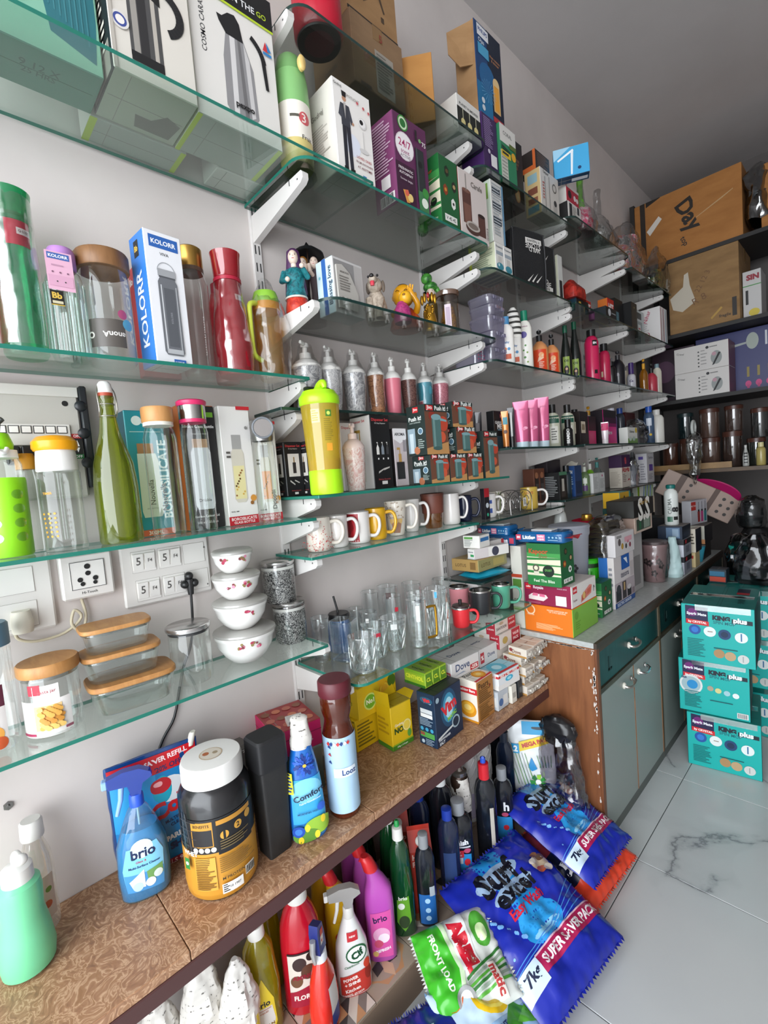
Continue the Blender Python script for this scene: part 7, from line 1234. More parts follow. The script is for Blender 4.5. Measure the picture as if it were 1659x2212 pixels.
soapstack('soap_pack','small dark bottle-shaped carton behind the white soap carton',(.315,1.53,Z,.05,.03,.07),'2a2d30',[R0(.2,.3,.8,.6,'5a5d60')])
GRN = [TX('CINTHOL',.5,.55,.85,'d0d83a',0,.06),R0(0,0,1,.18,'2f6a1c'),R0(0,.82,1,1,'7aa82a')]
for i in range(3): carton('soap_bar_box',['lime green soap carton, nearest of three on yellow cartons','lime green soap carton, middle of three','lime green soap carton, farthest of three'][i],'soap carton',(.235,1.10 + i * .038,Z + .178 + .0012,.095,.036,.052),{'*': '8fb02c','F': 'a0bc34'},{'F': [R0(.1,.1,.9,.9,'5a8a24'),TX('CL',.5,.5,.6,'d8e03a',0,.05)],'T': [TX('CINTHOL',.5,.5,1.6,'2f5a18',90,.05)],'L': GRN})
DV = [TX('Dove',.4,.62,.5,'4a5a7a',0,.02),R0(.66,.1,.96,.45,'b8303a'),TX('-25%',.81,.28,.24,'f2e6e0',0,.04),poly([(.1,.2),(.4,.3),(.5,.2)],'9aa4b4')]
soapstack('soap_carton','white soap carton with dove print and red discount tag',(.235,1.245,Z + .152,.11,.155,.060),{'*': 'd8d6d4','T': 'dcdad8'},DV,DV,[TX('Dove',.5,.5,.4,'4a5a7a',0,.02)],rz=-3)
soapstack('soap_carton','white soap carton with dove print and percent sign, farther one',(.225,1.42,Z + .136,.12,.12,.068),{'*': 'd4d2d0','T': 'dad8d6'},[TX('Dove',.65,.5,.4,'4a5a7a',0,.02),R0(.05,.2,.25,.8,'b8303a'),TX('%',.15,.5,.14,'f2e6e0',0,.04)],None,[TX('Dove',.5,.5,.4,'4a5a7a',180,.02)])
soapstack('soap_carton','plain brown corrugated tray under the dove soap cartons',(.215,1.40,Z,.20,.14,.1345),cardboard('9a7a54','ad8c64'),[R0(.1,.2,.4,.6,'8a6a44')])
SN = [R0(.62,0,1,1,'b02a3a'),TX('PACK OF',.81,.74,.26,'f0dcdc',0,.03),TX('6 SOAPS',.81,.40,.28,'f0dcdc',0,.03),TX('SANTOOR',.3,.38,.5,'5a4a4a'),EL(.3,.7,.1,'b9a48a',.1)]
soapstack('soap_carton','white and red six-soap carton, upper of the pair',(.225,1.535,Z + .228,.11,.15,.055),{'*': 'd6cfc8','T': 'dcd6d0'},SN,SN)
soapstack('soap_carton','white and red value-pack soap carton, lower of the pair',(.235,1.545,Z + .170,.12,.16,.057),{'*': 'd6cfc8','T': 'dcd6d0'},[R0(.55,0,.95,1,'b02a3a'),TX('VALUE',.75,.66,.28,'f0dcdc',0,.04),TX('PACK',.75,.32,.26,'f0dcdc',0,.04),EL(.25,.5,.12,'b9a05a',.25)],SN)
soapstack('soap_carton','pale carton under the value-pack soap carton',(.22,1.545,Z,.16,.155,.1695),{'*': 'cfc8c0'},lines(.1,.9,.2,.8,6,'a8a098',4))
DVS = [TX('Dove',.45,.5,.5,'8a5a4a',0,.03),R0(.0,.0,1,.2,'b98a4a'),EL(.15,.6,.1,'8a3a3a',.2)]
rn = random.Random(4); n_ = 0
for k in range(5):
    for j in range(3):
        x,y = .335 - .026 * (k % 2) + rn.uniform(-.006,.006),1.572 + j * .048
        lab = f'small cream soap bar, layer {["one", "two", "three", "four", "five"][k]} from the counter, {["nearest", "middle", "farthest"][j]} in its row'
        t = carton('soap_bar',lab,'soap bar',(x,y,Z + k * .037,.085,.044,.0355),{'*': 'd8cdbd','L': 'dcd2c4','F': 'c9c2b8'},{'L': DVS,'F': [R0(.1,.1,.9,.3,'b0aaa0')],'T': [TX('Dove',.5,.5,.5,'8a5a4a',0,.03)]},rz=rn.uniform(-8,8),flaps=False)
        b = MB(); b.grid(lambda u,v: (.0425 + .016 * v + .004 * math.sin(v * 9 + u * 14),-.022 + .044 * u + .006 * math.sin(v * 5) * (u - .5),.018 + .012 * math.sin(u * 17 + k) * v + .004),8,4,pm('c6bfb4',.2,.3)); b.build('crimped_end',t,30)
# ================================================================ under the counter
Z = .1108
FOILW = text_wrap()
def dish_bottle(label,x,y,H,R,col,capc,tipc,lab,z=Z):
    S_ = [(0,R * .9,R * .62,2.4),(.006,R,R * .70,2.4),(H * .42,R * 1.0,R * .70,2.4),(H * .60,R * .86,R * .62,2.2),(H * .74,R * .78,R * .62),(H * .82,R * .5,R * .5),(H * .85,R * .36,R * .36)]
    def ex(t):
        b = MB(); b.loft([(H * .84,R * .46),(H * .94,R * .42),(H * .95,R * .25)],pm(capc,.4),20); b.build('cap',t,40); b = MB(); b.loft([(H * .945,R * .22),(H * .985,R * .22),(H,R * .12)],pm(tipc,.35),14); b.build('push_tip',t,40)
    return oval('dish_soap_bottle',label,'bottle',x,y,z,[('body',S_,glass(col,.06,.4,2.6,.04,.55))],[([(a[0],a[1] + .0005,(a[2] if len(a) > 2 else a[1]) + .0005) + tuple(a[3:4]) for a in S_],-90,lab)] if lab else None,extra=ex)
yl = [poly([(0,.16),(.026,.10),(.030,.035),(.018,.01),(-.018,.01),(-.030,.035),(-.026,.10)],'e8d03a'),poly([(-.020,.085),(.020,.085),(.026,.045),(.018,.015),(-.018,.015),(-.026,.045)],'e4e4e0'),TX('brio',-.001,.095,.034,'1d2340',6,.03),TX('DISHWASHING',0,.080,.034,'b8603a',6,.02),TX('LIQUID',0,.073,.020,'b8603a',6,.02),TX('CLEAN',.004,.035,.036,'8a6a1c',6,.04)]
dish_bottle('yellow dish soap bottle with yellow push tip',.171,.471,.30,.046,'d2c420','e2e0da','e8b81a',yl)
dish_bottle('second yellow dish soap bottle standing behind the first',.085,.535,.30,.044,'c4b41e','e2e0da','e8b81a',None)
gl_ = [poly([(-.018,.12),(.018,.13),(.022,.05),(0,.02),(-.022,.05)],'5f9a2a'),EL(0,.05,.016,'2a3f22',.02),EL(-.006,.10,.01,'dfe4dc'),TX('brio',0,.125,.026,'e2e6de',0,.03)]
dish_bottle('green dish soap bottle with green tip at the front',.262,.897,.353,.036,'1f6f3a','dedcd6','1f9a4a',gl_)
dish_bottle('green dish soap bottle with green tip just behind the front one',.190,.925,.353,.036,'1f6f3a','dedcd6','1f9a4a',gl_)
dish_bottle('dark green dish soap bottle deep under the counter',.09,.90,.33,.036,'174f2c','b9b7b2','1a7a3c',None)
def toilet(label,x,y,H,R,col,cap,lab):
    S_ = [(0,R * .9,R * .6,3),(.006,R,R * .68,3),(H * .55,R,R * .68,3),(H * .68,R * .92,R * .64,2.6),(H * .78,R * .62,R * .52,2.2,-R * .12),(H * .86,R * .42,R * .42,2,-R * .35),(H * .90,R * .36,R * .36,2,-R * .45)]
    def ex(t):
        b = MB(); b.loft([(H * .865,R * .50,R * .50,2,-R * .38),(H * .955,R * .44,R * .44,2,-R * .58),(H * .985,R * .36,R * .36,2,-R * .66),(H,R * .26,R * .26,2,-R * .72)],pm(cap,.35),16); b.build('cap',t,30); b = MB(); b.tube([(-R * .55,0,H * .95),(-R * .95,0,H * .985),(-R * 1.05,0,H * .95)],[R * .16,R * .14,R * .1],pm(cap,.35),8); b.build('nozzle_lug',t,40)
    return oval('toilet_cleaner',label,'bottle',x,y,Z,[('body',S_,pm(col,.28,0,.3))],[([(a[0],a[1] + .0005,a[2] + .0005) + tuple(a[3:4]) for a in S_[:4]],-90,lab)] if lab else None,extra=ex)
pkl = [poly([(-.030,.02),(.030,.016),(.032,.155),(-.028,.15)],'d0529c'),TX('brio',-.001,.133,.040,'2a1d4a',8,.03),EL(.0,.085,.024,'e0a0c4',.022),EL(.006,.075,.016,'e8d8e4',.014),EL(-.010,.060,.012,'c44a6a'),TX('REFRESH',.002,.040,.042,'f0dce8',12,.05),EL(-.02,.03,.008,'d8b06a')]
toilet('pink-purple toilet cleaner with red cap at the front',.262,.803,.305,.042,'b04aa8','d0262c',pkl)
toilet('pink-purple toilet cleaner in the middle of the three',.190,.822,.30,.042,'a8489f','cc242a',None)
toilet('pink-purple toilet cleaner at the back of the three',.110,.840,.30,.042,'a8489f','c82228',None)
ytl = [R0(-.026,.02,.026,.14,'d8b41c'),TX('1',.012,.07,.012,'3a2a10',0,.04),EL(-.004,.1,.012,'b8342a')]
toilet('yellow toilet cleaner with red cap behind white spray bottle',.190,.712,.285,.040,'d0a41e','d0262c',ytl)
toilet('yellow toilet cleaner with red cap deep behind',.118,.715,.285,.040,'c69a1c','c82228',None)
# big red cleaner
S_ = [(0,.048,.038,2.4),(.008,.054,.042,2.4),(.18,.054,.042,2.4),(.23,.050,.040,2.2),(.265,.038,.034),(.285,.026,.026),(.292,.024,.024)]
rl = [R0(-.040,.03,.042,.175,'d6cfc4'),EL(-.010,.145,.018,'3a2a2a'),EL(.012,.12,.020,'5a3a2c'),EL(-.02,.10,.016,'6a4a34'),TX('AMINCE',.0,.11,.06,'8a1a30',0,.035),poly([(-.04,.03),(.042,.03),(.042,.09),(-.04,.07)],'9a1c34'),TX('FLORAL',.0,.055,.06,'e8dcd4',0,.04),EL(.02,.16,.012,'2a2020'),R0(-.04,.172,.042,.177,'2a1a1c')]
oval('floor_cleaner','big red floor cleaner bottle with white cap','bottle',.196,.580,Z,[('body',S_,pm('b80f26',.25,0,.4)),('cap',[(.290,.027),(.294,.0275),(.352,.0245),(.356,.021)],pm('dedcd6',.35))],[([(a[0],a[1] + .0006,a[2] + .0006) + tuple(a[3:4]) for a in S_],-90,rl)])
# red spray with navy trigger
S_ = [(0,.026,.040,3),(.006,.030,.044,3),(.08,.030,.044,3),(.14,.026,.036,2.6),(.175,.019,.022,2.2),(.19,.016,.016)]
def navytrig(t):
    b = MB(); b.loft([(.188,.018),(.212,.017)],pm('d8dadc',.35),20); b.build('collar',t,40)
    b = MB(); V0 = [(-.018,.212),(.016,.212),(.012,.25),(.004,.285),(-.020,.292),(-.024,.27)]; k = len(V0); V = [(s * .012,y,z) for s in (-1,1) for y,z in V0]; b.add(V,[tuple(range(k)),tuple(range(2 * k - 1,k - 1,-1))] + [(i,i + k,(i + 1) % k + k,(i + 1) % k) for i in range(k)],pm('1f2a72',.35)); b.build('spray_head',t,30)
    b = MB(); b.decal(lambda u,v,o: (.0122 + o,-.012 + u * .014,.235 + v * .04),[R0(0,0,1,1,'d8cfc4'),R0(0,.55,1,1,'c23a2a'),poly([(.2,.3),(.8,.3),(.5,.05)],'c2262a')],2.8); b.build('sticker',t,0)
    b = MB(); b.tube([(.0,-.030,.262),(0,-.034,.235),(0,-.026,.20)],[.008,.007,.005],glass('dcdcda',.1,.4,2,.1,.6),8); b.build('trigger_lever',t,40)
oval('spray_cleaner','red spray cleaner with navy trigger head','spray bottle',.288,.578,Z,[('body',S_,pm('d42a1c',.25,0,.4))],[([(a[0],a[1] + .0006,a[2] + .0006) + tuple(a[3:4]) for a in S_],0,[R0(-.02,.02,.02,.13,'dcd6d0'),R0(-.02,.02,.02,.06,'2a3f8a')])],extra=navytrig,face=-60)
# white cream spray
S_ = [(0,.042,.026,2.8),(.006,.047,.030,2.8),(.06,.048,.030,2.8),(.13,.042,.028,2.5),(.175,.027,.022,2.2),(.20,.018,.018),(.208,.016,.016)]
cif = [EL(.010,.118,.030,'1f5a34',.024),EL(.010,.118,.026,'e4e4e0',.020),TX('Cif',.011,.118,.034,'17492a',22,.05),TX('Cleanboost',-.006,.090,.040,'4a7a5a',10),poly([(-.040,.0),(.044,.0),(.044,.075),(-.040,.062)],'b8342a'),TX('POWER',-.012,.055,.040,'f0e6e0',10,.04),TX('+ SHINE',-.008,.042,.042,'f0e6e0',10,.04),TX('Kitchen',-.008,.025,.040,'f0e6e0',10,.03),TX('100% grease',-.004,.012,.05,'ecd8d0',10),R0(-.012,.155,.016,.178,'b8242c'),TX('NEW',.002,.167,.016,'f0e0dc',0,.03),EL(.036,.06,.010,'8a2a20',.02),EL(.034,.085,.010,'c4402c',.012)]
oval('cream_spray','white kitchen cream spray with clear trigger and green-red label','spray bottle',.268,.690,Z,[('body',S_,pm('dddcda',.25,0,.4))],[([(a[0],a[1] + .0006,(a[2] if len(a) > 2 else a[1]) + .0006) + tuple(a[3:4]) for a in S_],-90,cif)],extra=trigger(.208,'cfccc8','d5d2ce'),face=-30)
# foil wrapped bottles at the left
def wrapped(label,x,y,H,R,low,lab,seedlift=0):
    S_ = [(0,R * .9,R * .6,2.6),(.006,R,R * .66,2.6),(H * .5,R,R * .66,2.6)]
    def ex(t): MB().loft([(H * .42,R * 1.04,R * .70,2.6),(H * .55,R * 1.06,R * .72,2.4),(H * .72,R * .92,R * .66,2.2),(H * .86,R * .66,R * .5,2.2),(H * .96,R * .40,R * .28,2.2),(H,R * .15,R * .1)],FOILW,40,jit=.009).build('seal_wrap',t,30)
    return oval('wrapped_cleaner',label,'bottle',x,y,Z,[('body',S_,pm(low,.3))],[([(a[0],a[1] + .0006,a[2] + .0006) + tuple(a[3:4]) for a in S_],-90,lab)] if lab else None,extra=ex)
wrapped('bottle in crumpled white printed seal wrap with violet corner',.150,.332,.29,.046,'3a3f8a',None)
wrapped('yellow cream cleaner bottle in crumpled white seal wrap',.205,.398,.27,.042,'d8c83a',[EL(.008,.085,.026,'1f5a34',.03),EL(.008,.085,.022,'e8e4d0',.026),TX('Cif',.008,.085,.028,'17492a',24,.05),poly([(-.034,.09),(-.01,.12),(.0,.12),(-.03,.07)],'b8622a')])
wrapped('green and white cleaner bottle in clear wrap at the left end',.115,.245,.25,.04,'5a9a6a',[R0(-.03,.02,.03,.1,'dfe4de')])
# cartons and dark bottles
def happy(label,x,y,rz):
    t = thing('juice_carton',label,'carton',(x,y,Z),rz); w = .036; h = .205; c = pm('c23a2c',.4)
    b = MB(); b.box((-w,-w,0),(w,w,h),c,.002); b.build('carton',t,30)
    b = MB(); b.add([(-w,-w,h),(w,-w,h),(w,w,h),(-w,w,h),(0,-w,h + .045),(0,w,h + .045),(0,-w,h + .060),(0,w,h + .060)],[(1,2,5,4),(3,0,4,5),(0,1,4),(2,3,5),(4,5,7,6)],c); b.build('gable_top',t,0)
    b = MB(); b.loft([(0,.014),(.012,.014),(.014,.011)],pm('dcd9d2',.4),18); b.build('screw_cap',t,40,(w * .55,.0,h + .021),(0,math.radians(52),0))
    b = MB(); mp,asp = face_map(2 * w,2 * w,h,'F'); b.decal(mp,[TX('Happi',.5,.90,.8,'e8c8bc',0,.03),TX('Planet',.5,.80,.8,'e8c8bc',0,.03),TX('LIQUID',.5,.60,.5,'e8c8bc'),TX('WASH',.5,.54,.4,'e8c8bc'),EL(.5,.3,.26,'d8705a'),EL(.5,.3,.18,'c23a2c')],asp); mp,asp = face_map(2 * w,2 * w,h,'L'); b.decal(mp,[R0(.1,.55,.8,.95,'9ae02a'),TX('LESS',.45,.82,.6,'2a3a10',20,.04),TX('CO2',.45,.66,.5,'2a3a10',20,.04)],asp); b.build('printing',t,0)
happy('orange-red gable-top carton with white cap at the front',.243,1.003,-38)
happy('orange-red gable-top carton with white cap behind',.135,1.015,-38)
DK = '14161c'
def dark(label,x,y,H,R,cap,lab=None,capH=.14,col=DK,style='flat',z=Z): return bottle(label,x,y,z,R,H,col,cap,lab,style,capH,'dishwasher_bottle',r=.18)
dark('navy bottle with royal blue cap beside front gable carton',.288,1.096,.29,.034,'1f3a9a',[R0(-.02,.03,.02,.15,'2a3f6a')],.12,'182038')
dark('navy bottle with royal blue cap farther back',.165,1.095,.30,.034,'1f3a9a',None,.12,'182038')
fl = [poly([(-.034,.01),(.036,.006),(.036,.10),(-.034,.11)],'2a86c4'),poly([(-.034,.045),(.036,.02),(.036,.006),(-.034,.01)],'4ab0dc'),TX('finish',.002,.142,.050,'e8eaee',8,.05),R0(-.03,.1245,.034,.130,'c9ced6'),R0(-.034,.092,.010,.116,'c02a34'),TX('SPOTTY',-.012,.109,.026,'f0e0e0',0,.04),TX('GLASSES?',-.012,.099,.030,'f0e0e0',0,.04),R0(-.034,.070,.006,.091,'cfd6dc'),EL(.020,.075,.010,'c02a34',.012),EL(.022,.115,.012,'b04a6a',.008)] + lines(-.03,.004,.073,.089,3,'6a7a8a',2)
dark('black and blue rinse-aid bottle with grey cap at the ledge front',.278,1.165,.276,.045,'8f9296',fl,.16)
dark('small black and blue bottle with grey cap nearest the ledge edge',.300,.965,.29,.030,'8a8d90',[R0(-.026,.01,.026,.105,'1f5a9a'),EL(0,.085,.008,'9ac0dc'),EL(0,.055,.008,'9ac0dc'),EL(0,.03,.008,'9ac0dc'),R0(.008,.10,.024,.13,'9aa4ac')],.15)
dark('black rinse-aid bottle with blue label behind the red-collared one',.298,1.405,.279,.036,'8f9296',[R0(-.03,.01,.03,.10,'2a86c4'),TX('h',.01,.14,.02,'e8eaee',0,.035),EL(.006,.06,.010,'c02a34'),EL(.004,.11,.012,'b04a6a',.008)],.16)
dark('black bottle with large clear-white cap',.205,1.165,.35,.042,'dcdedd',None,.14)
dark('black bottle with grey cap, left of the white-capped one',.120,1.155,.33,.036,'8f9296',None,.13)
dark('black bottle with grey cap deep under the counter',.055,1.10,.33,.036,'6f7276',None,.13)
t = dark('tall black liquid bottle with red collar and blue tip',.302,1.292,.355,.037,'c8202c',[R0(.012,.03,.026,.20,'b9b4a8')],.16)
b = MB(); b.loft([(.352,.010),(.372,.009)],pm('2a55c8',.35),12); b.tube([(0,0,.37),(0,-.012,.378)],[.007,.005],pm('2a55c8',.35),8); b.build('blue_tip',t,40)
S_ = [(0,.030),(.004,.033),(.28,.033),(.30,.024)]
def canwrap(t): MB().loft([(.17,.036),(.22,.038),(.26,.035),(.292,.030)],FOILW,24,False,False,.008).build('loose_wrap',t,30)
vessel('aerosol_can','bronze aerosol can with torn paper wrap','can',(.222,1.255,Z),[('body',S_,pm('3a2a22',.3,.5)),('rim',[(.298,.026),(.312,.027),(.316,.022)],pm('b0a8a0',.2,.9)),('dome',[(.312,.020),(.326,.010)],pm('8a827a',.25,.9))],extra=canwrap)
for i,(x,y) in enumerate(((.125,1.315),(.130,1.412),(.135,1.505))):
    S_ = [(0,.036)] + [(.01 + .02 * k,.040 + .0015 * (k % 2)) for k in range(11)] + [(.245,.040),(.29,.026),(.31,.015),(.33,.015)]
    t = vessel('phenyl_bottle',['white spiral-ribbed bottle, nearest of three at the back','white spiral-ribbed bottle, middle of three at the back','white spiral-ribbed bottle, farthest of three at the back'][i],'bottle',(x,y,Z),[('body',S_,pm('dcdad8',.3,0,.3)),('cap',[(.328,.018),(.352,.018)],pm('dcdad8',.35))],[(S_,-45,[R0(-.03,.02,.03,.12,'b9b0c8')])])
    b = MB(); [b.tube([(.0408 * math.cos(q + a0),.0408 * math.sin(q + a0),.13 + q * .052) for q in [k * .16 for k in range(16)]],.0028,pm('d2d0ce',.3),6) for a0 in [m * .785 for m in range(8)]]; b.build('spiral_rib',t,60,kind='stuff')
dark('dark bottle in the far corner under the counter',.15,1.605,.36,.038,'16181c',None,.12)
dark('second dark bottle beside the white ribbed bottles',.235,1.53,.34,.034,'1a2230',None,.12,'111a2c')
# ================================================================ refill pouch and bags
S_ = pouchS(.19,.36,.10,2.6,.5)
al = [R0(-.09,.0,.09,.055,'1f9ac8'),poly([(-.09,.055),(-.04,.055),(-.09,.12)],'2aa6d4'),R0(-.03,.31,.088,.358,'1f96c8'),EL(.035,.335,.030,'10222c',.007),poly([(-.045,.245),(.088,.285),(.088,.320),(-.045,.280)],'e6c81c'),TX('MEGA PACK',.022,.283,.115,'b82a2c',17,.06),poly([(-.092,.235),(-.044,.238),(-.044,.272),(-.092,.272)],'2a9ad0'),TX('3.2',-.068,.254,.036,'f0f6f8',2,.05),poly([(.0,.225),(.02,.185),(.0,.175),(-.014,.19)],'1f86c0')] + [poly([(-.085 + .012 * i,.24),(-.083 + .012 * i,.24),(-.05 + .012 * i,.12),(-.053 + .012 * i,.12)],['3a7a3a','9aa09a','6a9a4a'][i % 3]) for i in range(6)] + [poly([(.02 + .013 * i,.235),(.022 + .013 * i,.235),(.034 + .010 * i,.19),(.031 + .010 * i,.19)],['3a7a3a','55605a'][i % 2]) for i in range(5)] + [q for i in range(7) for q in [poly([(.02 + .012 * math.cos(.9 * i),.135 + .012 * math.sin(.9 * i)),(.02 + .032 * math.cos(.9 * i + .25),.135 + .032 * math.sin(.9 * i + .25)),(.02 + .027 * math.cos(.9 * i + .85),.135 + .027 * math.sin(.9 * i + .85)),(.02 + .013 * math.cos(.9 * i + .9),.135 + .013 * math.sin(.9 * i + .9))],['2f8a3a','8fc43a','1f6a34'][i % 3])]] + [EL(.02,.135,.010,'f0f2ee'),TX('ARIEL',.026,.092,.070,'c0242c',8,.06),TX('FRONT LOAD',.03,.074,.05,'9aa0a4',8)]
oval('detergent_pouch','white and blue liquid detergent pouch with yellow banner','pouch',.292,1.630,Z,[('pouch',S_,pm('d5d9da',.25,0,.4),{'jit': .006}),('spout',[(.315,.010,.010,2,-.085,0),(.345,.010,.010,2,-.098,0),(.350,.007,.007,2,-.10,0)],pm('e2ddd0',.35))],[(full([(a[0],a[1] + .003,a[2] + .004) + tuple(a[3:]) for a in S_]),-90,al,'printing')],face=-58)
t = thing('polythene_bag','large crumpled smoky polythene bag against the cabinet side','plastic bag',(.405,1.650,.002))
MB().loft([(.02,.11,.050,3),(.10,.105,.055,3),(.22,.095,.050,2.6),(.34,.085,.045,2.4),(.43,.07,.035,2.2),(.49,.06,.02,2)],film('c6c2c8',.10),44,False,False,.016).build('film',t,60)
MB().loft([(.41,.062,.030,2.4),(.46,.075,.034,2.2),(.50,.05,.03,2.2),(.515,.02,.015)],pm('1a1a1c',.3),26,jit=.010).build('dark_top',t,50)
def bag(name,label,loc,rot,w,h,t_,col,shapes,wr=.007,seed=0.,r=.22,zig=.004):
    t = thing(name,label,'bag',loc); t.rotation_euler = tuple(math.radians(a) for a in rot)
    b = MB(); f_ = bag_mesh(b,w,h,t_,pm(col,r,0,.5),wr,40,seed,zig); b.build('bag',t,60)
    if shapes: p = MB(); p.decal(lambda u,v,o: f_(u,v,.0008 + o * 1.6),shapes,h / w,0,.25,(1 / 40,1 / 40,0,0,1,1)); p.build('printing',t,60)
    b = MB()
    for s in (-1,1):
        for k in range(28):
            x0,x1 = (-.5 + k / 28) * w,(-.5 + (k + 1) / 28) * w; z = t_ * .5; yb = s * h * .5
            b.add([(x0,yb,z + .002 * math.sin(k * 2.1 + seed)),(x1,yb,z + .002 * math.sin(k * 2.1 + 2.1 + seed)),((x0 + x1) / 2,yb + s * .010,z + .004 * math.sin(k * 1.3))],[(0,1,2)],pm(col,r,0,.5))
    b.build('crimped_seal',t,0,kind='stuff'); return t
def surf(kg=True):
    S_ = [R0(0,0,1,1,'1b2aa0'),poly([(.30,1),(.62,1),(.60,.62),(.66,.40),(.58,.30),(.40,.30),(.26,.42),(.34,.62)],'1f8ad0'),EL(.46,.40,.22,'2a9ade',.14),EL(.46,.34,.16,'8fd0f0',.03),EL(.42,.80,.25,'8fa8c4',.075),EL(.46,.66,.23,'8fa8c4',.06),TX('Surf',.42,.80,.44,'0d0f1c',0,.04),TX('excel',.46,.655,.42,'0d0f1c',0,.035),TX('Easy Wash',.46,.52,.40,'c81e36',0,.03)]
    S_ += [q for i in range(4) for q in (poly([(0,.235 + .022 * i),(.5,.275 + .018 * i),(1,.33 + .05 * i),(1,.337 + .05 * i),(.5,.281 + .018 * i),(0,.241 + .022 * i)],'4a8ad8'),)]
    S_ += [poly([(.20,.17),(1,.17),(1,.28),(.20,.28)],'a81e50'),R0(.20,.275,1,.285,'d8b8c8'),TX('SUPER SAVER PACK',.60,.225,.72,'f0e6ea',0,.035),poly([(0,.14),(.20,.14),(.20,.28),(0,.28)],'c9dcec'),TX('7kg',.11,.215,.13,'1a2240',0,.035)]
    S_ += [EL(.08 + (i * 37 % 17) / 100,.36 + (i * 53 % 29) / 100,.008 + .004 * (i % 3),'7ab4ec') for i in range(14)]
    S_ += [EL(.84,.66,.10,'c9b49a',.07),EL(.80,.62,.05,'b8522c',.03),EL(.9,.70,.05,'6a4a34',.03),EL(.88,.60,.05,'e6dccc',.03),EL(.78,.70,.04,'d8d0c8',.025),EL(.86,.74,.05,'8a5a3a',.02)]
    return S_
bag('detergent_bag','big blue detergent bag lying in front of the ledge, nearest',(.503,1.185,.068),(18,0,84),.385,.40,.10,'18259a',surf(),.008,1.7)
bag('detergent_bag','big blue detergent bag lying on orange bag by the cabinet corner',(.445,1.555,.125),(18,4,90),.33,.36,.085,'18259a',surf(),.008,5.2)
fr = [R0(0,.24,1,.62,'14182c'),TX('5 + 5 FREE',.52,.40,.8,'e8e6e4',0,.035),R0(0,.0,1,.24,'d8442a'),R0(0,.62,1,1,'7a2a34'),EL(.5,.8,.2,'2a2d50',.1)]
bag('detergent_bag','orange and black free-offer bag under the farther blue bag',(.490,1.535,.050),(12,0,86),.34,.30,.07,'d8442a',fr,.010,9.1)
ar = [poly([(0,.0),(1,.0),(1,.26),(.55,.40),(0,.34)],'3fae2a'),poly([(.0,.34),(.55,.40),(1,.26),(1,.32),(.55,.46),(0,.40)],'cfe6c0'),TX('FRONT LOAD',.42,.22,.62,'e6f2dc',4,.04),R0(.0,.44,.60,.68,'dcdedc'),TX('ARIEL',.36,.56,.62,'c01e30',4,.09),EL(.26,.84,.20,'4a9a34',.12),EL(.30,.84,.10,'d0e6b0',.07)] + [poly([(.5 + .06 * i,.98),(.53 + .06 * i,.98),(.70 + .04 * i,.44),(.67 + .04 * i,.44)],['2a6a2a','8a9a8a','55a03a'][i % 3]) for i in range(6)] + [EL(.84,.36,.12,'9a9c9c',.12),EL(.84,.36,.08,'dcdcda',.08),R0(.62,.74,.98,.84,'d8d0c8'),TX('matic',.80,.79,.3,'b03a3a',0,.04)]
bag('detergent_bag','white and bright green detergent bag lying before the ledge',(.458,.925,.100),(4,22,-24),.22,.23,.065,'d4d8d2',ar,.010,3.3)
lm = [R0(0,0,1,.5,'8fb4d8'),R0(0,.5,1,1,'b8cfe2'),EL(.62,.72,.26,'e0b81c',.20),EL(.62,.72,.21,'ecd860',.16),EL(.62,.72,.17,'e2bc2a',.13),poly([(.55,.42),(.80,.58),(.95,.44),(.78,.38),(.70,.30)],'3f8a2c'),poly([(.72,.40),(.98,.50),(.96,.32)],'5aa83a'),TX('LEMON & MINT',.34,.42,.5,'1d3a6a',4,.04),R0(.35,.0,1,.24,'1a2444'),TX('FREE',.70,.12,.5,'e8e8ea',0,.035),EL(.2,.85,.12,'d8602a',.1)] + [R0(0,.30 - .03 * i,.5,.312 - .03 * i,'3a6ab0') for i in range(6)]
bag('detergent_bag','pale blue detergent bag printed with lemon and mint',(.575,.880,.040),(16,6,80),.24,.27,.06,'7aa0cc',lm,.008,6.4)
bl = [R0(0,0,1,1,'1a2a86')] + [poly([(0,.18 + .06 * i),(1,.28 + .06 * i),(1,.30 + .06 * i),(0,.20 + .06 * i)],'7ab0e0') for i in range(6)] + [TX('NEW',.4,.75,.5,'c9d8ec',0,.035)]
bag('detergent_bag','dark blue striped detergent bag at the lower photo edge',(.535,.715,.035),(14,0,70),.20,.26,.07,'1a2a86',bl,.008,8.8)
bag('detergent_bag','pale blue bag with dark lettering at the lower photo edge',(.480,.520,.050),(30,0,80),.22,.22,.06,'a9c8de',[TX('MAS',.5,.62,.7,'1a2a5a',0,.035),TX('C',.6,.30,.26,'1a2a5a',0,.035)],.008,2.2)
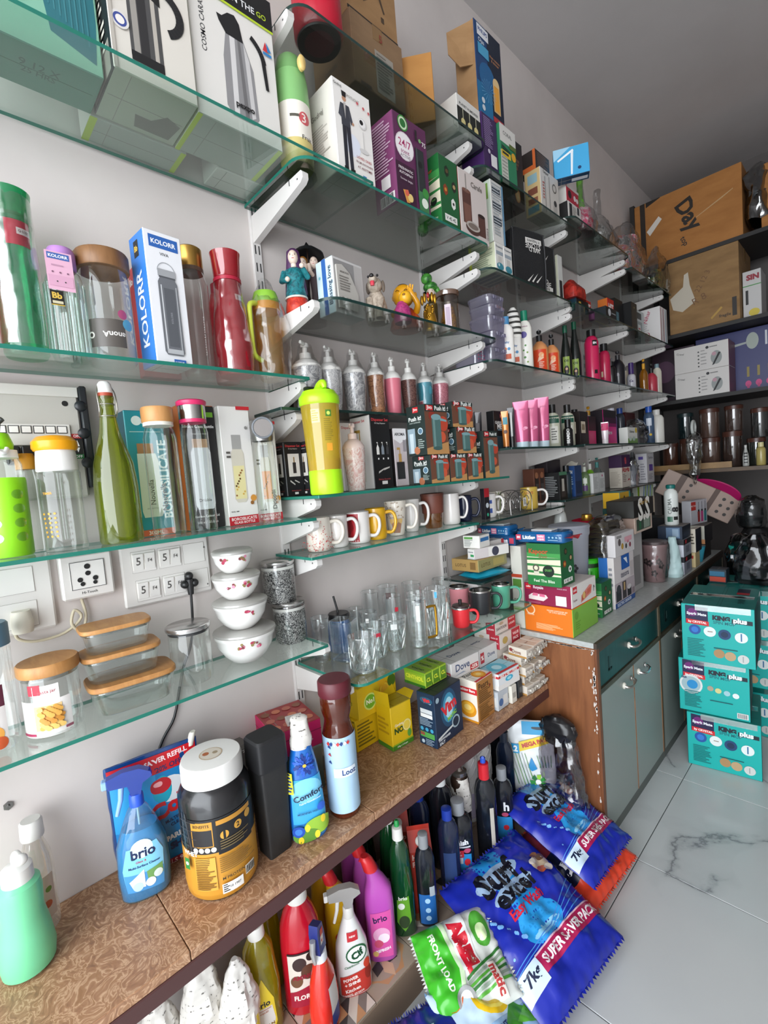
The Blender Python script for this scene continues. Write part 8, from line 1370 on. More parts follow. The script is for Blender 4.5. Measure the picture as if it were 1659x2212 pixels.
# ================================================================ on the worktop
Z = .8105
carton('tableware_box','orange and green carton at the near worktop corner','box',(.452,1.725,Z,.205,.235,.112),{'*': '7fae3a','L': 'e0741a','F': '7cb03c','T': 'd87020'},{'L': [EL(.14,.80,.10,'f2d0a8'),EL(.14,.80,.075,'e0741a'),TX('TRISTAR',.14,.62,.16,'f2d8b8'),TX('SQUARE CONTAINER SET',.70,.86,.42,'f2d8b8',0,.02),TX('OF 3 PCS SERVING',.70,.80,.34,'f2d8b8')] + lines(.25,.8,.12,.34,6,'f0c08a',3),'F': [EL(.15,.72,.07,'68982e')] + lines(.1,.3,.2,.5,4,'68982e',3)})
carton('lunch_box_carton','maroon and white carton stacked on the orange one','box',(.450,1.728,Z + .1127,.200,.23,.088),{'*': 'ddd6d0','L': '8a1c42','F': 'e2dcd6','T': 'cfc6c0'},{'L': [R0(.04,.70,.16,.96,'c8222c'),TX('cello',.10,.83,.10,'f2e2e0',0,.03),TX('Royale',.32,.80,.22,'e6d2d8',0,.03),poly([(.10,.24),(.42,.20),(.52,.38),(.48,.50),(.18,.52),(.10,.40)],'e6d6d2'),poly([(.18,.42),(.30,.41),(.31,.54),(.20,.55)],'d8688a'),poly([(.34,.40),(.46,.39),(.45,.52),(.34,.53)],'d8688a'),R0(.68,.08,.90,.52,'e2dcd8'),TX('SNACK BOX',.82,.85,.2,'d8b8c4')] + lines(.08,.4,.05,.14,2,'b0607c',2),'F': [R0(.06,.62,.22,.92,'c8222c'),TX('cello',.14,.77,.12,'f2e2e0',0,.03),TX('Royale',.14,.3,.14,'8a5a64'),poly([(.35,.08),(.78,.30),(.82,.66),(.72,.72),(.38,.40)],'d8857a'),poly([(.38,.14),(.56,.24),(.58,.50),(.40,.36)],'b8503a'),poly([(.60,.30),(.76,.38),(.78,.62),(.62,.54)],'c8604a'),EL(.48,.36,.06,'d8b06a'),EL(.90,.55,.02,'3a3a3a')] + lines(.86,.95,.3,.5,3,'8a8a86',2)})
kapoor('green box with cream stripes and printed leaf, on the maroon carton',(.428,1.700,Z + .2012,.140,.115,.168))
def wipes(label,loc,rz,L=.20,W=.10,H=.044,tail=None):
    t = thing('wipes_pack',label,'wipes pack',loc,rz)
    MB().loft([(0,L * .46,W * .44,6),(.004,L * .48,W * .48,5),(H * .8,L * .49,W * .49,5),(H,L * .46,W * .44,5)],pm('15598f',.22,0,.4),40,jit=.002).build('pack',t,50)
    b = MB(); b.box((-.045,-.028,H),(.045,.028,H + .006),pm('dcdddc',.35),.003); b.build('lid',t,30)
    b = MB(); mp = lambda u,v,o: (-L / 2 + u * L,-W * .495 - .0012 - o,.004 + v * (H - .008)); b.decal(mp,[R0(.05,.2,.16,.8,'c8405a'),TX('80',.105,.5,.07,'f2e6ea',0,.04),TX('Littles',.32,.5,.26,'e6eaf0',0,.06),R0(.48,.15,.64,.85,'d87a9c'),TX('baby',.56,.62,.12,'f2e6ea',0,.03),TX('wipes',.56,.32,.12,'f2e6ea',0,.03)] + [EL(.72 + .07 * i,.55,.02,'8fb8d0') for i in range(4)] + lines(.70,.95,.15,.3,1,'8fb8d0'),.2); b.build('printing',t,0)
    for s,c in ((1,'b0343c' if tail else '15598f'),(-1,'15598f')): b = MB(); b.grid(lambda u,v: (s * (L * .47 + v * .035),-W * .4 + u * W * .8,H * .5 + .008 * math.sin(u * 9) * v),8,3,pm(c,.25)); b.build('crimped_end',t,40)
wipes('blue wipes pack with white lid on the green striped box',(.335,1.765,Z + .3704),0,.215,.11,.044,True)
carton('biscuit_pack','dark blue printed pack below the rear wipes pack','box',(.22,1.732,Z + .35,.14,.085,.040),{'*': '16456f','L': '1a4a78'},{'L': [TX('Littles',.5,.5,.5,'e6eaf0',0,.05),R0(.8,.2,.95,.8,'c8405a')]},flaps=False)
wipes('blue wipes pack lying farther back towards the wall',(.115,1.775,Z + .3908),0,.16,.10,.042)
carton('cereal_box','white and green carton stack under the rear wipes','box',(.243,1.73,Z,.05,.10,.3495),{'*': 'd0cec4','L': 'd2d0c6'},{'L': [R0(0,.62,1,.66,'b8452c'),R0(.1,.5,.9,.6,'5a8a3a'),TX('PURE',.4,.35,.5,'4a6a34',0,.03),R0(0,.22,1,.26,'6aa02c')]})
kapoor('second green box with printed hexagons standing behind the orange carton',(.447,2.02,Z,.055,.115,.150))
carton('appliance_box','white and blue grinder box with kitchen photo','box',(.448,2.165,Z,.068,.25,.235),{'*': 'd0cac8','L': '2a6ab4','F': 'd2cbca'},{'F': [R0(0,0,1,.10,'1f4a8a'),TX('ELECTRIC GRINDER',.45,.05,.7,'d0d8e4',0,.03),R0(.0,.10,1,.48,'b0a4a8'),R0(.05,.12,.30,.34,'26282e'),EL(.18,.36,.10,'3a3a40',.08),R0(.36,.12,.55,.46,'3a3438'),R0(.42,.28,.50,.44,'b89a6a'),R0(.60,.12,.80,.30,'1f2026'),EL(.70,.30,.10,'c9c4c4',.05),R0(.84,.12,.97,.24,'8a7a80'),R0(.35,.70,.75,.98,'1f5aa8'),poly([(.45,.92),(.65,.78),(.62,.92)],'e6ecf2'),TX('tesora',.5,.6,.4,'6a6a78'),R0(.80,.5,.95,.8,'bdb4b4')],'L': [R0(.6,0,1,1,'d6d0cc')] + lines(.65,.95,.3,.8,5,'8a8a90',2)})
def bin_(name,label,x,y,z,R,H,col,flower='2a2a30',fc=None,lidc=None):
    S_ = [(0,R * .72),(.004,R * .76),(H * .9,R),(H * .93,R * 1.06),(H,R * 1.06)]
    rn = random.Random(int(x * 1000)); fl = []
    for k in range(5):
        cx,cz = rn.uniform(-R * .8,R * .9),rn.uniform(H * .15,H * .7)
        fl += [EL(cx + .010 * math.cos(a),cz + .012 * math.sin(a),.006,flower,.007) for a in [i * 1.256 for i in range(5)]] + [poly([(cx,cz),(cx + .002,cz),(cx + .012,cz - .04),(cx + .010,cz - .04)],flower)]
    if fc: fl += [TX('Grace',.0,H * .62,R * .7,fc,70,.02)]
    return vessel(name,label,'bin',(x,y,z),[('bucket',S_,pm(col,.4)),('lid',[(H,R * 1.08),(H + .006,R * 1.1),(H + .014,R * 1.05),(H + .020,R * .7)],pm(lidc or col,.4))],[([(a[0],a[1] + .0006) for a in S_],toward_cam(x,y) + 6,fl,'flower_print')],seg=36)
bin_('waste_bin','grey lidded bin with dark flower print behind the wipes',.298,2.062,Z,.082,.385,'8f919a')
t = vessel('green_canister','bright green ribbed canister with dark neck band','canister',(.322,2.192,Z),[('body',[(0,.034),(.004,.042),(.09,.050),(.17,.050),(.185,.046)],pm('2fae1e',.3,0,.3)),('band',[(.184,.0465),(.204,.0465)],pm('1f3a1c',.4)),('lid',[(.204,.049),(.218,.050),(.226,.044)],pm('35b824',.3))])
b = MB(); [b.tube([(.0505 * math.cos(a),.0505 * math.sin(a),.06),(.0515 * math.cos(a),.0515 * math.sin(a),.12),(.0510 * math.cos(a),.0510 * math.sin(a),.17)],.004,pm('2aa01a',.3),6) for a in [i * .449 for i in range(14)]]; b.build('rib',t,60,kind='stuff')
# racks and boxes on the grinder box
carton('hair_clipper_box','white picture box with pink print leaning on the wire racks','box',(.456,2.170,Z + .2358,.035,.24,.10),{'*': 'd0cccc'},{'F': [EL(.22,.62,.07,'5a5050'),EL(.36,.4,.06,'b8903a'),EL(.55,.35,.05,'4a4a4a'),EL(.76,.35,.05,'8a3a4a'),R0(.48,.55,.86,.78,'d8a0aa'),R0(.60,.48,.70,.6,'c9808c')] + lines(.08,.36,.8,.92,2,'5a5a5a',2)})
t = thing('wire_rack','stack of gold-edged wire racks in clear plastic','rack',(.40,2.165,Z + .2358)); GW = pm('9a8a5a',.3,.8)
for k in range(6):
    b = MB(); z = .02 + k * .024; b.tube([(-.06,.0,z),(-.06,.24,z),(.010,.24,z - .0),(.010,.0,z)],.003,GW,6,True)
    for j in range(7): b.tube([(-.06,.03 + j * .03,z),(.010,.03 + j * .03,z)],.0015,GW,5)
    b.build('grid_tray',t,50)
MB().loft([(0,.05,.135,6),(.10,.05,.14,6),(.16,.04,.12,5),(.18,.02,.08,4)],film('c4c2be',.16),30,False,True,.010,(-.025,.12,0)).build('film',t,60)
carton('mixer_box','grey carton right of the wire racks','box',(.42,2.43,Z,.20,.20,.30),{'*': '9a9896','F': 'a5a3a1','L': '908e8c'},{'F': [R0(.2,.1,.8,.6,'7d7b7a')]})
carton('display_case','pale pink open-front case with green bottles inside','box',(.445,2.46,Z + .3008,.11,.26,.080),{'*': '8a7468','F': 'c9b4a4','T': 'a08a7c'},{'F': [R0(.10,.15,.90,.85,'3a4a3c'),EL(.3,.45,.06,'2a6a44',.25),R0(.5,.2,.85,.8,'8a9a8a')]})
carton('shoe_polish_box','black carton with big white initials','box',(.450,2.445,Z + .3816,.13,.31,.085),{'*': '17150f','F': '141310','T': '2a2620'},{'F': [TX('S.S',.46,.42,.56,'e6e3da',0,.04),TX('Color Plus',.45,.82,.4,'b8903a',0,.02),R0(.92,0,1,1,'a89a88')]},seam='050505')
t = thing('basket','small crimson plastic basket holding an orange bottle','basket',(.262,2.345,Z + .300)); CR = pm('a3122f',.35)
b = MB(); b.loft([(0,.045,.055,4),(.004,.048,.058,4),(.085,.058,.070,4),(.090,.061,.073,4)],CR,32,True,False); b.loft([(.090,.058,.070,4),(.006,.045,.055,4)],CR,32,False,True); b.build('tub',t,40)
b = MB(); [b.tube([(.060 * math.cos(a),.072 * math.sin(a),.088),(.050 * math.cos(a),.060 * math.sin(a),.006)],.0025,pm('8a0e26',.35),6) for a in [i * .26 for i in range(24)]]; b.build('slat',t,50,kind='stuff')
vessel('shampoo_bottle','orange bottle with gold cap standing in the basket','bottle',(.262,2.345,Z + .3075),[('body',[(0,.026),(.004,.028),(.06,.028),(.07,.024)],pm('c2521c',.3)),('cap',[(.07,.027),(.074,.029),(.105,.024),(.108,.02)],pm('b98a3a',.25,.8))])
t = thing('crate','grey plastic crate under the crimson basket','crate',(.262,2.345,Z)); b = MB(); b.loft([(0,.070,.075,8),(.295,.080,.082,8),(.299,.083,.085,8)],pm('5f6266',.5),32); b.build('crate_body',t,30); b = MB(); [b.box((.074 + z * .03,-.05 + j * .022,z),(.082 + z * .03,-.036 + j * .022,z + .08),pm('3c3e42',.6)) for z in (.04,.16) for j in range(5)]; b.build('slot',t,0,kind='stuff')
bottle('teal-capped white bottle behind the crimson basket',.130,2.335,Z,.034,.475,'d5d8d4','147a78',None,'round',.08)
carton('feeding_bottle_box','yellow and teal baby-bottle box behind the black carton','box',(.31,2.66,Z + .41,.09,.16,.085),{'*': '2f9a94','F': '2f9a94','L': 'd8a81c'},{'F': [R0(0,.25,.85,1,'d8a81c'),TX('PIGEON',.42,.45,.5,'2a2010',0,.05),poly([(.3,.62),(.42,.8),(.5,.62)],'2a2010')],'L': []})
carton('feeding_bottle_box','tall dark teal box supporting the yellow baby-bottle box','box',(.31,2.65,Z,.09,.20,.409),{'*': '1f4a44'},{'F': [R0(.1,.7,.9,.95,'2f7a6a')]})
carton('feeding_bottle_box','dark green box with slanted top right of the yellow one','box',(.27,2.87,Z,.10,.12,.47),{'*': '1d4a3a'},{'F': [EL(.5,.85,.16,'4a7a6a'),EL(.5,.85,.12,'1d4a3a')]})
bin_('waste_bin','blush pink bin with leaf print inside clear plastic',.425,2.790,Z,.065,.205,'b9a0a0','4a4444','a83a4a','5c5254')
t = bpy.data.objects['waste_bin.001']; MB().loft([(.002,.062,.062),(.10,.075,.075),(.20,.078,.078),(.22,.07,.07)],film('d8d0d0',.10),28,False,False,.006).build('plastic_wrap',t,60)
vessel('cloth_cone','pale green-white plastic sheet folded into a cone','cloth',(.480,2.930,Z),[('sheet',[(0,.040,.042),(.02,.046,.048),(.12,.034,.036),(.20,.022,.022),(.222,.018,.018)],pm('b9d4d4',.5),{'jit': .006})])
for i in range(2): carton('lunch_set_box',['lower white and grey lunch-set box with red badge','upper white and grey lunch-set box with red badge'][i],'box',(.520,2.985,Z + i * .0988,.115,.155,.098),{'*': '8d8f9a','L': 'c4c6d0'},{'L': [R0(0,.70,1,1,'1d1f26'),R0(.0,.60,.40,.90,'c4222c'),TX('Jivo',.2,.75,.28,'f0e0e0',0,.03),TX('elika',.45,.35,.7,'2a2c38',0,.04)],'F': [R0(0,.70,1,1,'17181c'),R0(.2,.75,.4,.95,'b02a34'),R0(.3,.2,.7,.6,'6a6c78')]},seam='3a3c44')
carton('glassware_box','dark blue glassware box on the lunch-set boxes','box',(.515,2.99,Z + .1976,.125,.17,.075),{'*': '1d2430','L': '1f2a3c','T': '6a6664'},{'L': [R0(.35,.1,.9,.9,'5a7490'),R0(.6,.2,.85,.8,'8aa0b4')],'F': [R0(.1,.1,.9,.5,'2a3444')]})
S_ = [(0,.033),(.004,.036),(.175,.036),(.195,.030),(.205,.018),(.212,.016)]
vessel('talc_bottle','tall white powder bottle with teal cap','bottle',(.445,3.065,Z + .2732),[('body',S_,pm('d2d6d2',.35)),('cap',[(.210,.023),(.214,.024),(.228,.024),(.232,.020)],pm('12655f',.35))],[(S_,-88,[TX('CALMA',.0,.11,.09,'6a706c',90,.02),R0(-.014,.02,.014,.05,'3a6a54')]),(S_,-40,[TX('8',0,.09,.03,'2a2a2c',90,.06),R0(-.012,.03,.014,.05,'222222')],'lettering')])
carton('black_pouch_box','black bag-like box behind the white powder bottle','box',(.43,3.165,Z,.20,.16,.30),{'*': '17171a'},{'F': [R0(.5,.5,.52,.9,'3a3a3c'),R0(.3,.05,.6,.12,'a8702a')]},seam='050505')
carton('tall_card_box','tall narrow white and navy box beside black bag-like box','box',(.53,3.20,Z + .09,.03,.13,.14),{'*': 'c9c0b0','F': '23262e','L': 'cfc6b4'},{'L': lines(.2,.8,.3,.8,4,'5a5448',2)})
carton('tea_light_box','small cream box with red badge near the worktop edge','box',(.525,3.20,Z,.05,.10,.089),{'*': 'cdb98a'},{'L': [R0(.3,.6,.8,.8,'b03028')]})
vessel('tumbler_cup','small turquoise plastic cup near the worktop edge','cup',(.490,3.40,Z),[('cup',[(0,.026),(.004,.028),(.09,.042),(.095,.043)],pm('3f9ab0',.35)),('rim',[(.093,.044),(.100,.044)],pm('2a7a90',.35))])
carton('cup_set_box','black-sided box printed with green leaves, far on the worktop','box',(.52,3.46,Z + .10,.16,.20,.115),{'*': '1a1a1e','L': 'c4c2b4','T': '55534c'},{'L': [poly([(.1,.9),(.5,.6),(.2,.5)],'7ab82a'),poly([(.3,.7),(.7,.5),(.4,.3)],'8ac43a'),R0(0,0,1,.25,'c98a5a')] + [R0(.1 * i,.25,.1 * i + .01,.95,'9a988a') for i in range(10)]})
carton('cup_set_box','plain dark carton below the leaf-printed box','box',(.51,3.455,Z,.15,.20,.099),{'*': '2b2824'},{'L': [R0(.1,.1,.9,.3,'4a443c')]})
carton('bottle_set_box','white box printed with three coloured bottles','box',(.47,3.47,Z + .2158,.055,.21,.155),{'*': 'b4b4ba','L': 'b9b9be','F': 'bcbcc2'},{'F': [R0(.02,.60,.30,.95,'b8322c'),TX('MILTON',.16,.78,.26,'e8dcd8')] + [q for i,c in enumerate(('8a2a2a','b03a78','2a7a80')) for q in (R0(.40 + .2 * i,.08,.54 + .2 * i,.52,c),R0(.42 + .2 * i,.52,.52 + .2 * i,.60,'1a1a1c'),R0(.46 + .2 * i,.60,.48 + .2 * i,.92,'2a2a2c'))]},rz=-12)
t = thing('drying_panel','beige perforated plastic panel propped behind the picture box','panel',(.425,3.745,1.195)); t.rotation_euler = (math.radians(-30),0,math.radians(-70))
b = MB(); b.box((-.015,-.24,-.09),(0,.24,.09),pm('9a8478',.5),.004); b.box((-.016,-.15,-.09),(.002,-.11,.09),pm('4a3226',.5)); b.box((-.016,.07,-.09),(.002,.10,.09),pm('4a3226',.5)); b.build('panel',t,30)
b = MB(); b.decal(lambda u,v,o: (.0005 + o,-.24 + u * .48,-.09 + v * .18),[EL(u,v,.022,'1f1712',.06) for u in (.36,.80,.90) for v in (.25,.5,.75)],.52); b.build('hole',t,0,kind='stuff')
carton('noodle_pack','lime and white striped pack leaning at the shelf end','box',(.155,3.50,1.165,.04,.17,.125),{'*': 'c9ccc0','F': 'd0d2c8'},{'F': [R0(0,0,.12,1,'7a9a1c'),TX('NA',.25,.2,.2,'1a1a1a',30,.06)] + [poly([(.4 + .1 * i,1),(.45 + .1 * i,1),(.35 + .1 * i,0),(.3 + .1 * i,0)],['2f6a9a','5a8a2a'][i % 2]) for i in range(6)]},rz=-18)
carton('noodle_pack','stack of dark cartons under the striped pack','box',(.17,3.46,Z,.10,.24,.352),{'*': '26221f'},{'F': [R0(.1,.2,.9,.5,'3a342e')]})
# ================================================================ turquoise mop cartons on the floor
TQ = '14aaa4'
def king(label,P,rz,variant=0):
    dots = [EL(.19,.56,.085,'1c4f9a'),EL(.19,.56,.05,'2f74c4'),EL(.40,.55,.085,'dfe6e4'),R0(.37,.545,.44,.56,'8a7a6a'),EL(.60,.53,.085,'1c3f6a'),EL(.60,.53,.05,'0f2a4a'),EL(.82,.51,.085,'dfe6e4'),R0(.812,.45,.83,.58,'2f6a9a'),EL(.52,.19,.075,'a8845a'),EL(.67,.17,.075,'b89a74'),EL(.84,.15,.075,'c9ccc8'),R0(.83,.10,.845,.2,'9aa0a0')] if variant == 0 else [EL(.18,.52,.17,'d5d8d6'),EL(.18,.52,.14,'9ab4ba'),EL(.20,.52,.08,'1f86c0'),TX('360',.08,.64,.08,'17385a',0,.05),EL(.46,.50,.045,'a89a84'),EL(.57,.48,.045,'cfc98a'),EL(.69,.46,.045,'9ac4cc'),EL(.81,.44,.045,'dfe6e4'),R0(.82,.04,.97,.14,'dfe2e0')] + ([R0(.83 + .013 * i,.05,.836 + .013 * i,.13,'222222') for i in range(10)] if variant else [])
    front = [poly([(.06,.66),(.38,.64),(.38,.96),(.06,.98)],'1a1440'),EL(.16,.86,.07,'6a1a6a'),TX('Spark Mate',.22,.83,.28,'e6e6ec',-2,.04),poly([(.07,.66),(.39,.64),(.39,.72),(.07,.74)],'c8222a'),TX('by CRYSTAL',.23,.69,.26,'f2dcd8',-2,.05),TX('KING',.56,.80,.24,'0f1c2a',-2,.08),poly([(.70,.735),(.97,.73),(.97,.80),(.70,.81)],'10202c'),TX('plus',.81,.775,.18,'e6eef0',-2,.05),TX('SPIN MOP',.60,.72,.30,'0f6a72',-2,.02)] + dots + lines(.08,.34,.08,.40,11,'0d6f70',5) + lines(.45,.8,.26,.29,1,'0d4a52',3)
    t = carton('mop_carton',label,'carton',P,{'*': '0f7f7a','L': TQ,'T': '0f736c','F': '0a2a2c'},{'L': front,'T': [R0(.02,.45,.98,.46,'0a5a56'),R0(.62,.12,.92,.3,'151a30'),R0(.62,.12,.72,.3,'a82028'),EL(.4,.7,.05,'5a8a80'),TX('KING',.3,.2,.2,'0a4a48',180,.05)],'F': [R0(.1,.1,.9,.9,'0c3436')]},rz,seam='0a5a56')
    d,h = P[3],P[5]; w = P[4]
    b = MB(); b.box((-d * .3,-w / 2 - .0012,h * .90),(d * .45,-w / 2 - .0004,h + .0004),film('dff0ee',.25)); b.build('packing_tape',t,0); b = MB(); b.box((-d * .46,-.022,h + .0004),(d * .46,.022,h + .001),film('dff0ee',.25)); b.build('packing_tape',t,0); return t
king('bottom turquoise mop carton of the stack',(.885,2.505,0.0005,.280,.34,.258),8)
king('middle turquoise mop carton with round mop picture',(.850,2.515,.2590,.272,.34,.256),7,1)
king('top turquoise mop carton of the near stack',(.880,2.500,.5158,.275,.40,.270),5)
king('turquoise mop carton behind the near stack',(.905,2.95,.51,.29,.34,.255),3)
king('lower turquoise mop carton behind the near stack',(.905,2.95,.2545,.29,.34,.2545),3)
king('lowest turquoise mop carton behind the near stack',(.905,2.95,0.0005,.29,.34,.253),3)
# ================================================================ the far end: rack, cartons, dark clutter
DKM = pm('211f1e',.6); RKW = wood('3f2d1c','5c4429',(4,30,4))
rk = thing('storage_rack','dark steel storage rack across the far end','rack',(0,3.86,0))
for x in (.05,1.42):
    for y in (.03,.50): MB().box((x - .015,y - .015,0),(x + .015,y + .015,3.3),DKM).build('post',rk,0)
for z in (.45,1.345,1.845,2.30,2.815): MB().box((.035,.012,z),(1.44,.52,z + .025),RKW if z == 1.345 else DKM).build('shelf_board',rk,0)
MB().box((.12,.0,1.372),(.60,.012,1.412),wood('7a5c36','9a7848',(4,30,4))).build('wood_lip',rk,0)
dayp = {'L': [TX('Day',.54,.55,.34,'1e1812',-68,.03),TX('top',.50,.20,.10,'2a2018',-68,.02),R0(.10,.0,.15,1,'221a14'),poly([(.16,.55),(.28,.72),(.31,.66),(.19,.47)],'d0cac0'),R0(.02,.0,.04,1,'7a5028'),poly([(.16,.92),(.30,.99),(.30,1),(.16,1)],'1d1712')] + [poly([(.62 + .03 * i,.48 + .02 * i),(.85 + .02 * i,.62 + .015 * i),(.85 + .02 * i,.632 + .015 * i),(.62 + .03 * i,.49 + .02 * i)],'b59468') for i in range(5)]}
ORG = cardboard('94602c','a8713a')
dc = big_carton('day_carton','large orange-brown carton with handwritten black lettering near ceiling',(.690,3.885,2.8408,.655,.42,.445),ORG,prints=dayp)
b = MB(); b.loft([(.02,.05,.10,2.4),(.16,.06,.12,2.4),(.28,.07,.10,2.2),(.36,.03,.05)],film('6a7276',.15),40,jit=.03,nf=.5,off=(.40,-.12,.05)); b.build('torn_plastic',dc,50)
big_carton('plain_carton','brown carton beside the handwritten one at the far right',(1.20,3.90,2.8408,.42,.40,.38),ORG)
lc = big_carton('worn_carton','worn brown carton with torn white paper below the lettered one',(.665,3.875,2.3258,.40,.42,.488),cardboard('7a5c38','93724a'),prints={'L': [poly([(.02,.50),(.22,.62),(.24,.78),(.30,.80),(.32,.62),(.40,.38),(.20,.28),(.06,.34)],'b9b0a0'),TX('22 12 3',.5,.62,.34,'6a4a2c',60,.0),TX('R 8',.45,.4,.2,'6a4a2c',20,.0),TX('fragile',.80,.09,.16,'2a1d12',0,.02),poly([(.60,.10),(.75,.22),(.77,.20),(.62,.08)],'a8843a'),R0(.90,.06,.96,.30,'1d1712')]})
carton('juicer_box','white box with red letters right of the worn carton','box',(.765,3.95,2.3258,.095,.20,.30),{'*': 'b4b2b0','L': 'bab8b6'},{'L': [TX('SIN',.55,.86,.7,'8a2030',0,.06),R0(0,.68,1,.70,'4a8a4a'),R0(.15,.3,.3,.6,'1d1d1f'),EL(.6,.12,.3,'c9b43a',.08)]})
def wsb(label,z,k): return carton('shaver_set_box',label,'box',(.600,3.872,z,.315,.20,.172),{'*': 'bdb8b4','L': 'c4c0bc','F': '6a3a4a'},{'L': [EL(.62,.84,.03,'1d1d1f'),R0(.66,.82,.80,.86,'7a7876'),EL(.78,.40,.10,'8a8e8c',.26),poly([(.70,.12),(.74,.14),(.86,.56),(.82,.58)],'17181a'),EL(.74,.55,.04,'b08a94')] + [EL(.46,.72 - .14 * i,.016,'3a3a3a') for i in range(5)] + lines(.50,.62,.12,.76,5,'8a8886',3,.25) + [TX('Crewl',.12,.78,.14,'2a2a2c',-12,.0)]})
wsb('lower white shaver-set box of the far pair',1.8708,0); wsb('upper white shaver-set box of the far pair',2.0438,1)
carton('fan_box','large navy blue box with printed ladle shape','box',(.930,4.08,1.8708,.56,.25,.42),{'*': '23265a','L': '25295f'},{'L': [poly([(.10,.72),(.14,.76),(.52,.80),(.52,.77),(.14,.70)],'9aa09c'),EL(.58,.80,.06,'9aa29a',.13),R0(.70,.70,.72,.92,'c4c6cc'),R0(.735,.72,.745,.9,'c4c6cc')] + [q for i in range(3) for q in (R0(.52 + .10 * i,.24,.545 + .10 * i,.40,'8a7a3a'),EL(.532 + .10 * i,.13,.03,'c2407a',.05),R0(.52 + .10 * i,.06,.545 + .10 * i,.12,'b03a70'))]})
carton('magenta_box','dark purple-pink box peeking behind the far white boxes','box',(.36,4.09,1.8708,.28,.20,.40),{'*': '2a1a26','L': '33202e'},{'L': [EL(.3,.6,.25,'5a3a52',.2)]})
# jars on the wooden shelf
def dimjar(label,x,y,z,R,H,col,lid='4a2a20'): return vessel('grain_jar',label,'jar',(x,y,z),[('body',[(0,R * .95),(.004,R),(H * .86,R)],glass(col,.12,.5,2,.06,.5)),('lid',[(H * .86,R * 1.04),(H,R * 1.04),(H + .004,R * .9)],pm(lid,.35))])
ZJ = 1.3708
for i,(x,R,H,c,lab) in enumerate(((.20,.05,.20,'8a5a48','brown-tinted jar, first on the far wooden shelf'),(.32,.055,.22,'8f6a58','brown-tinted jar, second on the far wooden shelf'),(.45,.06,.21,'9a7a6c','rosy jar under the stacked one on the wooden shelf'),(.58,.055,.24,'6f5a52','smoky jar right of the rosy jar'),(.71,.05,.18,'4a5048','dim grey jar on the far shelf'),(.83,.05,.20,'5a5a56','dim clear jar right of the grey one'),(.95,.05,.17,'4f4a48','dim jar near the right photo edge'))):
    dimjar(lab,x,4.02,ZJ,R,H,c)
dimjar('rosy jar stacked on the one below it',.45,4.02,ZJ + .2146,.058,.20,'9a7a6c'); dimjar('teal-dark jar stacked at the wall side',.30,4.03,ZJ + .2246,.05,.18,'2a4448','1a2a2c'); dimjar('smoky jar stacked near the middle',.59,4.03,ZJ + .2446,.052,.17,'7a6258')
dimjar('grey jar stacked toward the right',.73,4.03,ZJ + .1846,.048,.19,'5a5a58')
bottle('small checkered bottle on the far shelf',.665,3.93,ZJ,.018,.14,'a9aaa6','c4c4c0',[R0(-.01,.02 + .02 * i,.01,.03 + .02 * i,'2a2a2a') for i in range(4)],'hair',.12)
bottle('small yellowish bottle on the far shelf',.745,3.93,ZJ,.026,.15,'a89a5a','c9c08a',None,'round',.2)
# hanging bag
t = thing('hanging_bag','clear crumpled bag hanging from a white hook ring','plastic bag',(.42,3.72,1.31))
b = MB(); b.tube([(0,.0 + .04 * math.cos(a),.345 + .045 * math.sin(a)) for a in [i * .393 for i in range(16)]],.009,pm('b9bcb8',.4),8,True); b.build('ring',t,50)
MB().loft([(0,.012,.018),(.03,.03,.04),(.08,.03,.045),(.16,.04,.06),(.26,.045,.065),(.30,.03,.045),(.315,.012,.02)],film('d0d2d0',.12),36,jit=.012).build('film',t,50)
b = MB(); b.tube([(0,.03 * math.cos(a),-.005 + .03 * math.sin(a)) for a in [i * .524 for i in range(12)]],.004,film('c9ccca',.3),6,True); b.build('loop',t,50)
# low clutter before the rack
t = thing('tray','round pink tray with white oval and yellow fruit print','tray',(.50,3.81,1.215),0,None,(-62,18))
MB().loft([(0,.155,.085),(.006,.16,.09),(.012,.155,.085)],pm('a81a5c',.35),40).build('tray',t,40)
b = MB(); b.decal(lambda u,v,o: ((u - .5) * .3,(v - .5) * .165,.0122 + o),[EL(.5,.5,.36,'d5d0cc',.36),EL(.5,.5,.30,'8a9aa8',.30),EL(.5,.5,.26,'c9c2b8',.26),EL(.52,.48,.16,'c99a2a',.14),EL(.56,.5,.10,'8a3a1c',.1)],.55); b.build('printed_motif',t,0)
vessel('kettle_pot','grey metal pot wrapped in clear plastic','pot',(.72,3.70,.992),[('body',[(0,.05),(.01,.06),(.10,.062),(.14,.05)],pm('5a5d5e',.35,.5)),('lid',[(.14,.052),(.155,.045),(.165,.01)],pm('3a3d3e',.35)),('film',[(-.0,.068),(.08,.08),(.17,.06),(.20,.02)],film('b0b2b2',.06),{'jit': .012,'cap0': False})],[([(0,.0605),(.14,.0605)],-70,[EL(0,.07,.008,'b0306a')])])
def heap(name,label,loc,S_,mat,jit,cat='bag',parts=()):
    t = thing(name,label,cat,loc); MB().loft(S_,mat,44,jit=jit,seed=loc[0] * 77,nf=.45).build('bag_body',t,50)
    for nm,s2,m2,j2,off in parts: MB().loft(s2,m2,26,jit=j2,off=off,seed=loc[1] * 13,nf=.8).build(nm,t,50)
    return t
BLKP = pm('0c0b0d',.62); SMOK = film('8a8c90',.07)
heap('garbage_bag','black plastic sack heap beneath the pot at the far end',(.745,3.70,0.005),[(0,.13,.13,3),(.25,.15,.14,3),(.55,.145,.14,3),(.90,.12,.12,2.6),(.985,.06,.07)],BLKP,.03)
heap('garbage_bag','black plastic sack heap at the far right edge',(1.12,3.62,0.005),[(0,.16,.20,3),(.35,.17,.20,3),(.8,.16,.18,3),(1.1,.10,.12,2.6),(1.2,.04,.05)],BLKP,.03)
